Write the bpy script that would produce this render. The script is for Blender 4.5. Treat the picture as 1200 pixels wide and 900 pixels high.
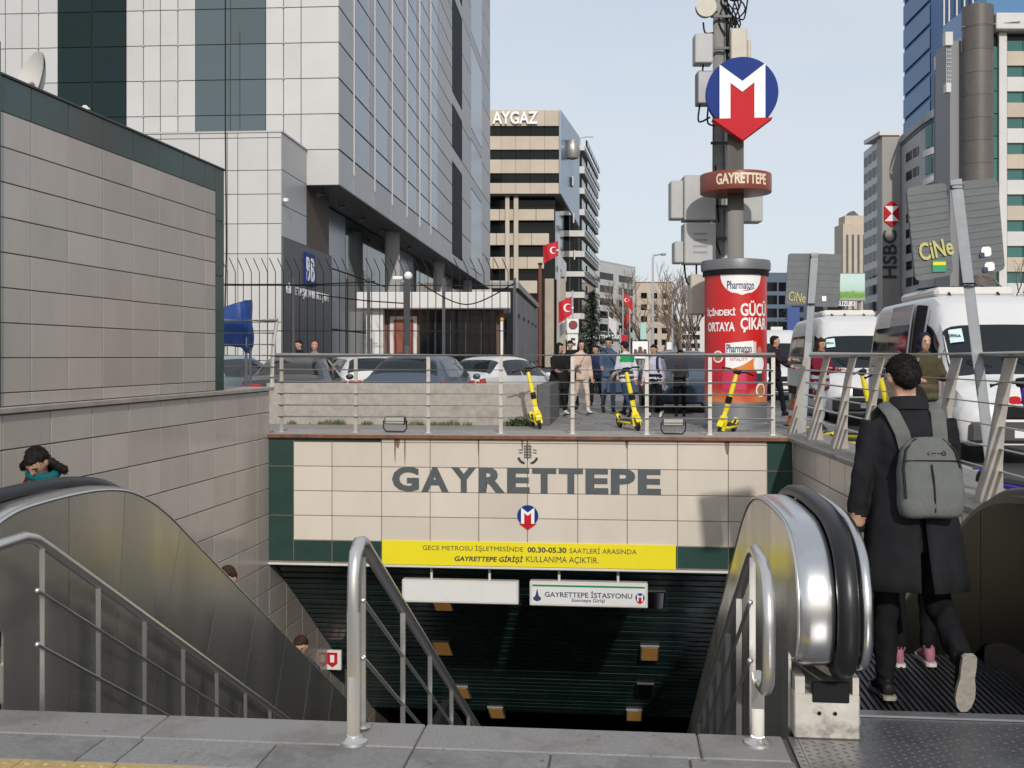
import bpy, bmesh, math, random
from mathutils import Vector, Matrix, Quaternion, noise
from mathutils.kdtree import KDTree

for o in list(bpy.data.objects):
    bpy.data.objects.remove(o)
SC = bpy.context.scene
COL = SC.collection
R = math.radians
random.seed(7)

# ------------------------------------------------------------------ camera
# station frame: +Y runs down the stairwell, +X to the right, z = 0 the near pavement
EYE, YAW, FPX, HOR = 1.62, R(5.8), 1270.0, 418.0
cd = bpy.data.cameras.new('camera')
cd.sensor_width = 36.0
cd.lens = 36.0 * FPX / 1200.0
cd.shift_y = -(450.0 - HOR) / 1200.0
cd.clip_start = 0.05
cd.clip_end = 6000.0
cam = bpy.data.objects.new('camera', cd)
cam.location = (0, 0, EYE)
cam.rotation_euler = (R(90), 0, YAW)
COL.objects.link(cam)
SC.camera = cam

# ------------------------------------------------------------------ sky
SUN_DIR = Vector((1.07, -5.1, 2.80)).normalized()
elev = math.asin(SUN_DIR.z)
azim = math.atan2(SUN_DIR.x, SUN_DIR.y)
W = bpy.data.worlds.new('World')
SC.world = W
W.use_nodes = True
nt = W.node_tree
nt.nodes.clear()
wo = nt.nodes.new('ShaderNodeOutputWorld')
bg = nt.nodes.new('ShaderNodeBackground')
sky = nt.nodes.new('ShaderNodeTexSky')
sky.sky_type = 'NISHITA'
sky.sun_disc = False
sky.sun_elevation = elev
sky.sun_rotation = azim
sky.altitude = 100
sky.air_density = 1.0
sky.dust_density = 2.0
sky.ozone_density = 1.2
# thin high veil of cloud over the whole sky
tcw = nt.nodes.new('ShaderNodeTexCoord')
mpw = nt.nodes.new('ShaderNodeMapping')
mpw.inputs['Scale'].default_value = (1.2, 1.2, 4.0)
nzw = nt.nodes.new('ShaderNodeTexNoise')
nzw.inputs['Scale'].default_value = 2.2
nzw.inputs['Detail'].default_value = 5
rmw = nt.nodes.new('ShaderNodeMapRange')
rmw.inputs['From Min'].default_value = 0.3
rmw.inputs['From Max'].default_value = 0.75
rmw.inputs['To Min'].default_value = 0.66
rmw.inputs['To Max'].default_value = 0.90
mxw = nt.nodes.new('ShaderNodeMix')
mxw.data_type = 'RGBA'
mxw.inputs['B'].default_value = (5.05, 5.3, 5.65, 1)
L = nt.links
L.new(tcw.outputs['Generated'], mpw.inputs['Vector'])
L.new(mpw.outputs['Vector'], nzw.inputs['Vector'])
L.new(nzw.outputs['Fac'], rmw.inputs['Value'])
L.new(rmw.outputs['Result'], mxw.inputs['Factor'])
L.new(sky.outputs['Color'], mxw.inputs['A'])
L.new(mxw.outputs['Result'], bg.inputs['Color'])
bg.inputs['Strength'].default_value = 0.145
L.new(bg.outputs['Background'], wo.inputs['Surface'])

sl = bpy.data.lights.new('sun', 'SUN')
sl.energy = 2.6
sl.angle = R(1.0)
sl.color = (1.0, 0.95, 0.88)
so = bpy.data.objects.new('sun', sl)
so.rotation_euler = (-SUN_DIR).to_track_quat('-Z', 'Y').to_euler()
so.location = (3, -10, 30)
COL.objects.link(so)

SC.view_settings.view_transform = 'Standard'
SC.view_settings.look = 'None'
SC.view_settings.exposure = 0.0
SC.view_settings.gamma = 1.0
SC.view_settings.use_curve_mapping = False
SC.render.resolution_x, SC.render.resolution_y = 1024, 768

# ------------------------------------------------------------------ measuring helpers
cY, sY = math.cos(YAW), math.sin(YAW)
def P(u, v, d):
    """a place seen at (u, v) in the 1200 x 900 photograph, d metres ahead"""
    xc = (u - 600.0) / FPX * d
    return Vector((xc * cY - d * sY, d * cY + xc * sY, EYE - (v - HOR) / FPX * d))
def on_y(u, y):
    """x on the plane y for photo column u"""
    t = (u - 600.0) / FPX
    return y * (t * cY - sY) / (cY + t * sY)
def on_x(u, x):
    t = (u - 600.0) / FPX
    return x * (cY + t * sY) / (t * cY - sY)
def zat(x, y, v):
    return EYE - (v - HOR) / FPX * (y * cY - x * sY)
def ground(u, v, z=0.0):
    d = FPX * (EYE - z) / (v - HOR)
    return P(u, v, d)

# ------------------------------------------------------------------ materials
MATS = {}
def mat(name, col, rough=0.6, metal=0.0, var=0.0, vscale=6.0, bump=0.0, bscale=60.0, rnd=0.0,
        spec=0.5, coat=0.0, stretch=(1, 1, 1), dirt=None, dscale=1.2, emit=None, aniso=0.0, alpha=1.0,
        trans=0.0, sheen=0.0, rvar=0.0):
    if name in MATS:
        return MATS[name]
    m = bpy.data.materials.new(name)
    m.use_nodes = True
    t = m.node_tree
    b = t.nodes['Principled BSDF']
    lk = t.links
    c4 = (col[0], col[1], col[2], 1)
    b.inputs['Base Color'].default_value = c4
    b.inputs['Roughness'].default_value = rough
    b.inputs['Metallic'].default_value = metal
    b.inputs['Specular IOR Level'].default_value = spec
    b.inputs['Coat Weight'].default_value = coat
    b.inputs['Coat Roughness'].default_value = 0.08
    b.inputs['Anisotropic'].default_value = aniso
    b.inputs['Alpha'].default_value = alpha
    b.inputs['Transmission Weight'].default_value = trans
    b.inputs['Sheen Weight'].default_value = sheen
    if emit:
        b.inputs['Emission Color'].default_value = (*emit[:3], 1)
        b.inputs['Emission Strength'].default_value = emit[3]
    if var or bump or dirt or rnd or rvar:
        tc = t.nodes.new('ShaderNodeTexCoord')
        mp = t.nodes.new('ShaderNodeMapping')
        mp.inputs['Scale'].default_value = stretch
        oi = t.nodes.new('ShaderNodeObjectInfo')
        lk.new(tc.outputs['Object'], mp.inputs['Vector'])
        # offset by a per-object random so that equal pieces do not repeat
        vm = t.nodes.new('ShaderNodeVectorMath')
        vm.operation = 'ADD'
        sc = t.nodes.new('ShaderNodeMath')
        sc.operation = 'MULTIPLY'
        sc.inputs[1].default_value = 40.0
        lk.new(oi.outputs['Random'], sc.inputs[0])
        lk.new(mp.outputs['Vector'], vm.inputs[0])
        lk.new(sc.outputs[0], vm.inputs[1])
        vec = vm.outputs[0]
        cur = None
        if var:
            n = t.nodes.new('ShaderNodeTexNoise')
            n.inputs['Scale'].default_value = vscale
            n.inputs['Detail'].default_value = 6
            n.inputs['Roughness'].default_value = 0.6
            lk.new(vec, n.inputs['Vector'])
            mr = t.nodes.new('ShaderNodeMapRange')
            mr.inputs['From Min'].default_value = 0.25
            mr.inputs['From Max'].default_value = 0.75
            mr.inputs['To Min'].default_value = 1 - var
            mr.inputs['To Max'].default_value = 1 + var * 0.7
            lk.new(n.outputs['Fac'], mr.inputs['Value'])
            mx = t.nodes.new('ShaderNodeVectorMath')
            mx.operation = 'SCALE'
            mx.inputs[0].default_value = col[:3]
            lk.new(mr.outputs['Result'], mx.inputs['Scale'])
            cur = mx.outputs[0]
        if rnd:
            mr2 = t.nodes.new('ShaderNodeMapRange')
            mr2.inputs['To Min'].default_value = 1 - rnd
            mr2.inputs['To Max'].default_value = 1 + rnd * 0.8
            lk.new(oi.outputs['Random'], mr2.inputs['Value'])
            m2 = t.nodes.new('ShaderNodeVectorMath')
            m2.operation = 'SCALE'
            if cur:
                lk.new(cur, m2.inputs[0])
            else:
                m2.inputs[0].default_value = col[:3]
            lk.new(mr2.outputs['Result'], m2.inputs['Scale'])
            cur = m2.outputs[0]
        if dirt:
            n2 = t.nodes.new('ShaderNodeTexNoise')
            n2.inputs['Scale'].default_value = dscale
            n2.inputs['Detail'].default_value = 8
            n2.inputs['Roughness'].default_value = 0.68
            lk.new(vec, n2.inputs['Vector'])
            mr3 = t.nodes.new('ShaderNodeMapRange')
            mr3.inputs['From Min'].default_value = dirt[3]
            mr3.inputs['From Max'].default_value = dirt[3] + 0.18
            mr3.inputs['To Max'].default_value = dirt[4] if len(dirt) > 4 else 0.7
            lk.new(n2.outputs['Fac'], mr3.inputs['Value'])
            mm = t.nodes.new('ShaderNodeMix')
            mm.data_type = 'RGBA'
            mm.inputs['B'].default_value = (*dirt[:3], 1)
            if cur:
                lk.new(cur, mm.inputs['A'])
            else:
                mm.inputs['A'].default_value = c4
            lk.new(mr3.outputs['Result'], mm.inputs['Factor'])
            cur = mm.outputs['Result']
        if cur:
            lk.new(cur, b.inputs['Base Color'])
        if rvar:
            n5 = t.nodes.new('ShaderNodeTexNoise')
            n5.inputs['Scale'].default_value = vscale * 0.7
            n5.inputs['Detail'].default_value = 4
            lk.new(vec, n5.inputs['Vector'])
            mr5 = t.nodes.new('ShaderNodeMapRange')
            mr5.inputs['From Min'].default_value = 0.3
            mr5.inputs['From Max'].default_value = 0.7
            mr5.inputs['To Min'].default_value = max(0.02, rough - rvar)
            mr5.inputs['To Max'].default_value = rough + rvar
            lk.new(n5.outputs['Fac'], mr5.inputs['Value'])
            lk.new(mr5.outputs['Result'], b.inputs['Roughness'])
        if bump:
            n3 = t.nodes.new('ShaderNodeTexNoise')
            n3.inputs['Scale'].default_value = bscale
            n3.inputs['Detail'].default_value = 5
            lk.new(vec, n3.inputs['Vector'])
            bp = t.nodes.new('ShaderNodeBump')
            bp.inputs['Strength'].default_value = bump
            bp.inputs['Distance'].default_value = 0.01
            lk.new(n3.outputs['Fac'], bp.inputs['Height'])
            lk.new(bp.outputs['Normal'], b.inputs['Normal'])
    MATS[name] = m
    return m

# ------------------------------------------------------------------ mesh collector
def frame(d):
    d = Vector(d).normalized()
    up = Vector((0, 0, 1)) if abs(d.z) < 0.95 else Vector((0, 1, 0))
    a = d.cross(up).normalized()
    return a, a.cross(d).normalized()

WM = {}          # world matrix of each parent used
class MB:
    def __init__(s):
        s.v, s.f, s.mi = [], [], []
        s.cur = 0
    def add(s, vs, fs):
        n = len(s.v)
        s.v.extend(Vector(p) for p in vs)
        for f in fs:
            s.f.append([i + n for i in f])
            s.mi.append(s.cur)
        return s
    def quad(s, *p):
        return s.add(p, [list(range(len(p)))])
    def box(s, x0, x1, y0, y1, z0, z1):
        return s.add([(x0, y0, z0), (x1, y0, z0), (x1, y1, z0), (x0, y1, z0), (x0, y0, z1), (x1, y0, z1), (x1, y1, z1), (x0, y1, z1)],
                     [(0, 3, 2, 1), (4, 5, 6, 7), (0, 1, 5, 4), (1, 2, 6, 5), (2, 3, 7, 6), (3, 0, 4, 7)])
    def cbox(s, x0, x1, y0, y1, z0, z1, c=0.004):
        """box with chamfered edges"""
        c = min(c, (x1 - x0) * .45, (y1 - y0) * .45, (z1 - z0) * .45)
        vs, idx = [], {}
        for i, X in enumerate((x0, x1)):
            for j, Y in enumerate((y0, y1)):
                for k, Z in enumerate((z0, z1)):
                    sx, sy, sz = (1, -1)[i] * c, (1, -1)[j] * c, (1, -1)[k] * c
                    idx[i, j, k, 0] = len(vs); vs.append((X, Y + sy, Z + sz))
                    idx[i, j, k, 1] = len(vs); vs.append((X + sx, Y, Z + sz))
                    idx[i, j, k, 2] = len(vs); vs.append((X + sx, Y + sy, Z))
        g = lambda i, j, k, a: idx[i, j, k, a]
        fs = []
        for i in (0, 1):
            q = [g(i, 0, 0, 0), g(i, 1, 0, 0), g(i, 1, 1, 0), g(i, 0, 1, 0)]
            fs.append(q if i else q[::-1])
            q = [g(0, i, 0, 1), g(1, i, 0, 1), g(1, i, 1, 1), g(0, i, 1, 1)]
            fs.append(q[::-1] if i else q)
            q = [g(0, 0, i, 2), g(1, 0, i, 2), g(1, 1, i, 2), g(0, 1, i, 2)]
            fs.append(q if i else q[::-1])
        for a in (0, 1):
            for b in (0, 1):
                fs.append([g(a, b, 0, 0), g(a, b, 1, 0), g(a, b, 1, 1), g(a, b, 0, 1)])
                fs.append([g(a, 0, b, 0), g(a, 1, b, 0), g(a, 1, b, 2), g(a, 0, b, 2)])
                fs.append([g(0, a, b, 1), g(1, a, b, 1), g(1, a, b, 2), g(0, a, b, 2)])
        for a in (0, 1):
            for b in (0, 1):
                for k in (0, 1):
                    fs.append([g(a, b, k, 0), g(a, b, k, 1), g(a, b, k, 2)])
        n = len(s.v)
        ctr = Vector(((x0 + x1) / 2, (y0 + y1) / 2, (z0 + z1) / 2))
        s.v.extend(Vector(p) for p in vs)
        for f in fs:
            p = [Vector(vs[i]) for i in f]
            nn = (p[1] - p[0]).cross(p[2] - p[0])
            m = sum(p, Vector()) / len(p) - ctr
            if nn.dot(m) < 0:
                f = f[::-1]
            s.f.append([i + n for i in f]); s.mi.append(s.cur)
        return s
    def bar(s, p0, p1, w, h, up=(0, 0, 1)):
        """rectangular bar from p0 to p1, width w across, h along up"""
        p0, p1 = Vector(p0), Vector(p1)
        d = (p1 - p0).normalized()
        a = d.cross(Vector(up))
        if a.length < 1e-4:
            a = d.cross(Vector((0, 1, 0)))
        a.normalize()
        b = a.cross(d).normalized()
        vs = []
        for p in (p0, p1):
            for i, j in ((-1, -1), (1, -1), (1, 1), (-1, 1)):
                vs.append(p + a * (i * w / 2) + b * (j * h / 2))
        return s.add(vs, [(3, 2, 1, 0), (4, 5, 6, 7), (0, 1, 5, 4), (1, 2, 6, 5), (2, 3, 7, 6), (3, 0, 4, 7)])
    def cyl(s, p0, p1, r, n=16, r2=None, caps=True):
        return s.tube([p0, p1], [r, r if r2 is None else r2], n, caps)
    def tube(s, pts, r, n=10, caps=True, closed=False):
        pts = [Vector(p) for p in pts]
        m = len(pts)
        rs = r if isinstance(r, list) else [r] * m
        rings = []
        prev = None
        for i, p in enumerate(pts):
            if closed:
                d = pts[(i + 1) % m] - pts[i - 1]
            elif i == 0:
                d = pts[1] - p
            elif i == m - 1:
                d = p - pts[-2]
            else:
                d = (pts[i + 1] - p).normalized() + (p - pts[i - 1]).normalized()
            d.normalize()
            if prev is None:
                a, b = frame(d)
            else:
                a = prev - d * prev.dot(d)
                if a.length < 1e-5:
                    a, b = frame(d)
                a.normalize()
                b = d.cross(a)
            prev = a
            rr = rs[i]
            if isinstance(rr, tuple):
                rings.append([p + a * (math.cos(2 * math.pi * k / n) * rr[0]) + b * (math.sin(2 * math.pi * k / n) * rr[1]) for k in range(n)])
            else:
                rings.append([p + (a * math.cos(2 * math.pi * k / n) + b * math.sin(2 * math.pi * k / n)) * rr for k in range(n)])
        return s.loft(rings, caps and not closed, closed)
    def loft(s, rings, caps=True, closed=False):
        n = len(rings[0])
        vs = [p for r in rings for p in r]
        fs = []
        m = len(rings)
        for i in range(m if closed else m - 1):
            for k in range(n):
                k2 = (k + 1) % n
                i2 = (i + 1) % m
                fs.append((i * n + k, i * n + k2, i2 * n + k2, i2 * n + k))
        if caps:
            fs.append(tuple(range(n - 1, -1, -1)))
            fs.append(tuple((m - 1) * n + k for k in range(n)))
        return s.add(vs, fs)
    def strip(s, rows):
        """open grid of points"""
        n = len(rows[0])
        vs = [p for r in rows for p in r]
        fs = []
        for i in range(len(rows) - 1):
            for k in range(n - 1):
                fs.append((i * n + k, i * n + k + 1, (i + 1) * n + k + 1, (i + 1) * n + k))
        return s.add(vs, fs)
    def prism(s, poly, fn, d0, d1):
        """2-D polygon extruded: fn(a, b, d) -> point"""
        n = len(poly)
        vs = [fn(a, b, d0) for a, b in poly] + [fn(a, b, d1) for a, b in poly]
        fs = [tuple(range(n)), tuple(range(2 * n - 1, n - 1, -1))]
        for k in range(n):
            k2 = (k + 1) % n
            fs.append((k2, k, k + n, k2 + n))
        return s.add(vs, fs)
    def ball(s, c, r, nu=12, nv=8, rot=None):
        c = Vector(c)
        r = (r, r, r) if not isinstance(r, (tuple, list)) else r
        rings = []
        vs = []
        for i in range(nv + 1):
            th = math.pi * i / nv
            for k in range(nu):
                ph = 2 * math.pi * k / nu
                p = Vector((r[0] * math.sin(th) * math.cos(ph), r[1] * math.sin(th) * math.sin(ph), r[2] * math.cos(th)))
                if rot is not None:
                    p = rot @ p
                vs.append(c + p)
        fs = []
        for i in range(nv):
            for k in range(nu):
                k2 = (k + 1) % nu
                a, b, c2, d = i * nu + k, (i + 1) * nu + k, (i + 1) * nu + k2, i * nu + k2
                if i == 0:
                    fs.append((a, b, c2))
                elif i == nv - 1:
                    fs.append((a, b, d))
                else:
                    fs.append((a, b, c2, d))
        return s.add(vs, fs)
    def lathe(s, prof, c=(0, 0, 0), n=32, caps=True):
        c = Vector(c)
        rings = [[c + Vector((r * math.cos(2 * math.pi * k / n), r * math.sin(2 * math.pi * k / n), z)) for k in range(n)] for r, z in prof]
        return s.loft(rings, caps)
    def xf(s, M):
        s.v = [M @ p for p in s.v]
        return s
    def mesh(s, name, mats, smooth=None, weld=False):
        me = bpy.data.meshes.new(name)
        me.from_pydata([tuple(p) for p in s.v], [], s.f)
        if not isinstance(mats, (list, tuple)):
            mats = [mats]
        for m in mats:
            me.materials.append(m)
        if len(mats) > 1:
            me.polygons.foreach_set('material_index', s.mi)
        me.validate()
        bm = bmesh.new()
        bm.from_mesh(me)
        if weld:
            bmesh.ops.remove_doubles(bm, verts=bm.verts, dist=1e-5)
        bmesh.ops.recalc_face_normals(bm, faces=bm.faces)
        bm.to_mesh(me)
        bm.free()
        if smooth is not None:
            me.polygons.foreach_set('use_smooth', [True] * len(me.polygons))
            me.set_sharp_from_angle(angle=R(smooth))
        me.update()
        return me
    def build(s, name, mats, parent=None, smooth=None, world=False, weld=False):
        if world and parent is not None and parent in WM:
            s.xf(WM[parent].inverted())
        return obj(name, s.mesh(name, mats, smooth, weld), parent)

def obj(name, me, parent=None, loc=None, rot=None):
    o = bpy.data.objects.new(name, me)
    COL.objects.link(o)
    if loc is not None:
        o.location = loc
    if rot is not None:
        o.rotation_euler = rot
    if parent is not None:
        o.parent = parent
        if parent in WM:
            WM[o] = WM[parent] @ Matrix.LocRotScale(o.location, o.rotation_euler, o.scale)
    else:
        WM[o] = Matrix.LocRotScale(o.location, o.rotation_euler, o.scale)
    return o

def tag(o, label=None, cat=None, group=None, kind=None):
    if label: o['label'] = label
    if cat: o['category'] = cat
    if group: o['group'] = group
    if kind: o['kind'] = kind
    return o

def thing(name, label, cat, loc=(0, 0, 0), rz=0.0, group=None, rot=None):
    o = bpy.data.objects.new(name, None)
    o.empty_display_size = 0.2
    COL.objects.link(o)
    o.location = loc
    o.rotation_euler = rot if rot is not None else (0, 0, rz)
    WM[o] = Matrix.LocRotScale(Vector(loc), o.rotation_euler, None)
    return tag(o, label, cat, group)

def struct(name, mb, m, smooth=None):
    return tag(mb.build(name, m, None, smooth), kind='structure')

BOXES = {}
def piece(name, parent, size, loc, m, ch=0.004, rz=0.0):
    """a chamfered slab sharing mesh data with its equals; loc = its centre"""
    key = (name, tuple(round(a, 3) for a in size), m.name, ch)
    if key not in BOXES:
        a, b, c = [q / 2 for q in size]
        BOXES[key] = MB().cbox(-a, a, -b, b, -c, c, ch).mesh(name, m)
    return obj(name, BOXES[key], parent, loc, (0, 0, rz) if rz else None)

def text_mesh(txt, size, ext=0.002, bold=0.0, align='CENTER', xs=1.0, shear=0.0, space=1.0):
    """lettering in the local x-z plane facing -y, centred"""
    cu = bpy.data.curves.new('lettering', 'FONT')
    cu.body = txt
    cu.size = size
    cu.extrude = ext
    cu.offset = bold
    cu.align_x = align
    cu.align_y = 'CENTER'
    cu.shear = shear
    cu.space_character = space
    cu.resolution_u = 3
    t = bpy.data.objects.new('lettering', cu)
    COL.objects.link(t)
    dg = bpy.context.evaluated_depsgraph_get()
    me = bpy.data.meshes.new_from_object(t.evaluated_get(dg))
    bpy.data.objects.remove(t)
    bpy.data.curves.remove(cu)
    me.transform(Matrix.Diagonal((xs, 1, 1, 1)))
    me.transform(Matrix.Rotation(R(90), 4, 'X'))
    return me
def text(name, txt, size, m, parent, loc, ext=0.002, bold=0.0, align='CENTER', xs=1.0, rz=0.0, shear=0.0, space=1.0, width=None, height=None, rot=None):
    me = text_mesh(txt, size, ext, bold, align, xs, shear, space)
    if width or height:
        xsv = [v.co.x for v in me.vertices]; zs = [v.co.z for v in me.vertices]
        w, h = max(xsv) - min(xsv), max(zs) - min(zs)
        cx, cz = (max(xsv) + min(xsv)) / 2, (max(zs) + min(zs)) / 2
        if align == 'CENTER':
            me.transform(Matrix.Translation((-cx, 0, -cz)))
        fx = width / w if width else 1
        fz = height / h if height else (fx if width else 1)
        if not width:
            fx = fz
        me.transform(Matrix.Diagonal((fx, 1, fz, 1)))
    me.materials.clear()
    me.materials.append(m)
    me.name = name
    return obj(name, me, parent, loc, rot if rot is not None else ((0, 0, rz) if rz else None))

# ------------------------------------------------------------------ shared materials
M = {}
def mk(key, *a, **k):
    M[key] = mat(key, *a, **k)
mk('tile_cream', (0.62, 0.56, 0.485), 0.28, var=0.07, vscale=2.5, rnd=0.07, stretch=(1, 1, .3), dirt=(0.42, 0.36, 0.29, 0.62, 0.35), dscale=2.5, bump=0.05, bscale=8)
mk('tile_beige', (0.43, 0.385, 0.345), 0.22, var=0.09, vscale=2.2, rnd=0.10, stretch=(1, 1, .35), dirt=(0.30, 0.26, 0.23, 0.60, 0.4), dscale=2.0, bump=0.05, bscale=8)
mk('tile_green', (0.028, 0.062, 0.052), 0.16, var=0.15, vscale=5, rnd=0.12, bump=0.03, bscale=10)
mk('grout_dark', (0.10, 0.075, 0.06), 0.9, var=0.3, vscale=12)
mk('concrete', (0.34, 0.31, 0.275), 0.9, var=0.22, vscale=9, bump=0.5, bscale=70, dirt=(0.17, 0.15, 0.13, 0.54, 0.6), dscale=2.2)
mk('granite', (0.27, 0.26, 0.25), 0.75, var=0.35, vscale=150, bump=0.3, bscale=120, dirt=(0.12, 0.105, 0.09, 0.50, 0.65), dscale=2.4, rnd=0.09)
mk('paver', (0.22, 0.215, 0.21), 0.8, var=0.2, vscale=40, bump=0.3, bscale=90, dirt=(0.10, 0.09, 0.082, 0.48, 0.65), dscale=3, rnd=0.12)
mk('tactile', (0.45, 0.33, 0.13), 0.8, var=0.2, vscale=30, bump=0.2, dirt=(0.25, 0.20, 0.12, 0.5, 0.6), dscale=5)
mk('asphalt', (0.05, 0.05, 0.052), 0.9, var=0.25, vscale=30, bump=0.5, bscale=120, dirt=(0.09, 0.088, 0.085, 0.55, 0.5), dscale=0.3)
mk('kerb', (0.30, 0.29, 0.28), 0.85, var=0.2, vscale=12, bump=0.3)
mk('steel', (0.62, 0.61, 0.59), 0.28, 0.85, var=0.03, vscale=5)
mk('steel_clad', (0.44, 0.43, 0.41), 0.30, 0.82, var=0.08, vscale=2.5, stretch=(1, 1, 0.25), bump=0.035, bscale=3.0, rvar=0.07, rnd=0.05, dirt=(0.26, 0.25, 0.24, 0.58, 0.5), dscale=1.6)
mk('steel_band', (0.60, 0.60, 0.60), 0.24, 1.0, var=0.03, vscale=30, bump=0.02, bscale=2)
mk('steel_rail', (0.60, 0.57, 0.53), 0.42, 0.85, var=0.12, vscale=10, dirt=(0.30, 0.25, 0.2, 0.62, 0.5), dscale=6)
mk('blade', (0.33, 0.305, 0.275), 0.55, 0.35, var=0.15, vscale=9, dirt=(0.25, 0.19, 0.14, 0.58, 0.5), dscale=7)
mk('rubber', (0.013, 0.013, 0.015), 0.36, var=0.2, vscale=20, spec=0.4)
mk('black', (0.008, 0.008, 0.009), 0.6, spec=0.2)
mk('black_gloss', (0.010, 0.010, 0.011), 0.1, coat=0.3)
mk('dark_metal', (0.06, 0.06, 0.065), 0.45, 0.6, var=0.1)
mk('grey_metal', (0.22, 0.225, 0.235), 0.45, 0.4, var=0.1, vscale=5)
mk('galv', (0.30, 0.32, 0.345), 0.5, 0.4, var=0.12, vscale=14, bump=0.06)
mk('white_paint', (0.72, 0.72, 0.70), 0.4, var=0.04)
mk('off_white', (0.62, 0.60, 0.56), 0.5, var=0.08, vscale=4)
mk('white_car', (0.60, 0.60, 0.60), 0.3, coat=0.3, var=0.03, vscale=3)
mk('glass_dark', (0.008, 0.010, 0.012), 0.05, spec=0.3)
mk('glass_car', (0.010, 0.014, 0.017), 0.05, spec=0.4)
mk('red', (0.50, 0.012, 0.022), 0.5, var=0.06, spec=0.15)
mk('blue', (0.010, 0.036, 0.20), 0.5, var=0.05, spec=0.12)
mk('white_print', (0.80, 0.80, 0.79), 0.45)
mk('yellow', (0.80, 0.68, 0.006), 0.5, var=0.04, vscale=3)
mk('ink', (0.035, 0.042, 0.045), 0.6)
mk('ink_blue', (0.02, 0.045, 0.11), 0.5)
mk('letter_grey', (0.075, 0.088, 0.095), 0.5, var=0.2, vscale=4, dirt=(0.40, 0.38, 0.34, 0.66, 0.5), dscale=3)
mk('copper', (0.20, 0.085, 0.05), 0.6, 0.3, var=0.35, vscale=12, dirt=(0.045, 0.035, 0.03, 0.5, 0.8), dscale=4)
# ================================================================== ground, road, pavements
FY = 12.87                 # plane of the entrance fascia
PX0, PX1, PY0, PY1 = -4.75, 2.45, 4.72, 13.05     # the stairwell opening
PLZ = 0.30                 # level of the upper plaza
g = MB()
far = 4000
for x0, x1, y0, y1 in ((-far, PX0, -far, far), (PX1, far, -far, far), (PX0, PX1, -far, PY0), (PX0, PX1, PY1, far)):
    g.quad((x0, y0, -0.03), (x1, y0, -0.03), (x1, y1, -0.03), (x0, y1, -0.03))
struct('ground', g, M['asphalt'])

mk('plaza_paving', (0.24, 0.225, 0.21), 0.85, var=0.25, vscale=25, bump=0.4, bscale=60, dirt=(0.10, 0.095, 0.09, 0.5, 0.5), dscale=0.8)
g = MB()
g.box(-34, 4.0, 13.75, 75, -0.02, PLZ)
g.box(2.47, 4.0, 4.4, 13.749, -0.02, PLZ)
g.box(-34, -4.9, 5.0, 13.749, -0.02, PLZ)
plaza = struct('plaza_pavement', g, M['plaza_paving'])
# paving courses that can be told apart just behind the railing
for j in range(9):
    for i in range(16):
        x0 = -1.0 + i * 0.32 + (j % 2) * 0.16
        piece('paving_slab', plaza, (0.312, 0.612, 0.03), (x0, 17.6 + j * 0.62, PLZ - 0.004), M['paver'], 0.004)
kerb = MB()
kerb.cbox(4.0, 4.16, 4.0, 75, -0.02, PLZ + 0.004, 0.02)
struct('kerb', kerb, M['kerb'])
g = MB()
g.box(4.17, 22, -30, 420, -0.025, 0.10)
struct('road', g, M['asphalt'])
g = MB()
for k in range(24):
    g.box(8.0, 8.12, 6 + k * 6, 9 + k * 6, 0.101, 0.104)
    g.box(12.0, 12.12, 6 + k * 6, 9 + k * 6, 0.101, 0.104)
g.box(4.45, 4.57, 5, 160, 0.101, 0.104)
struct('road_marking', g, M['white_print'])
g = MB()
g.box(22.01, 60, -30, 420, -0.02, 0.26)
struct('far_pavement', g, M['plaza_paving'])

# near pavement: one bed and the slabs that show
g = MB()
g.box(-14, 0.70, -12, PY0 - 0.005, -0.028, -0.03 + 0.018)
pave = struct('pavement', g, M['grout_dark'])
widths = []
x = -4.4
k = 0
while x < 0.66:
    w = 1.18 if x + 1.18 < 0.6 else 0.68 - x
    piece('granite_slab', pave, (w - 0.006, 0.288, 0.05), (x + w / 2, 4.575, -0.025), M['granite'], 0.006)
    x += w
xs = [-4.62, -3.92, -3.35, -2.78, -2.19, -2.02, -1.44, -0.86, -0.29, 0.27, 0.69]
for a, b in zip(xs[:-1], xs[1:]):
    piece('paving_slab', pave, (b - a - 0.007, 0.283, 0.05), ((a + b) / 2, 4.285, -0.026), M['paver'], 0.005)
for i in range(14):
    p = piece('tactile_slab', pave, (0.393, 0.393, 0.05), (-4.6 + i * 0.4, 3.942, -0.024), M['tactile'], 0.005)
TAC = MB()
for a in range(5):
    for b in range(5):
        TAC.lathe([(0.014, 0), (0.011, 0.005), (0.004, 0.0055)], (-0.155 + a * 0.0775, -0.155 + b * 0.0775, 0), 8)
tac_me = TAC.mesh('tactile_studs', M['tactile'])
for i in range(14):
    obj('tactile_studs', tac_me, pave, (-4.6 + i * 0.4, 3.942, 0.0005))
for j in range(5):
    for i in range(9):
        piece('paving_slab', pave, (0.573, 0.573, 0.05), (-4.4 + i * 0.58, 3.45 - j * 0.58, -0.026), M['paver'], 0.005)
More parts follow.
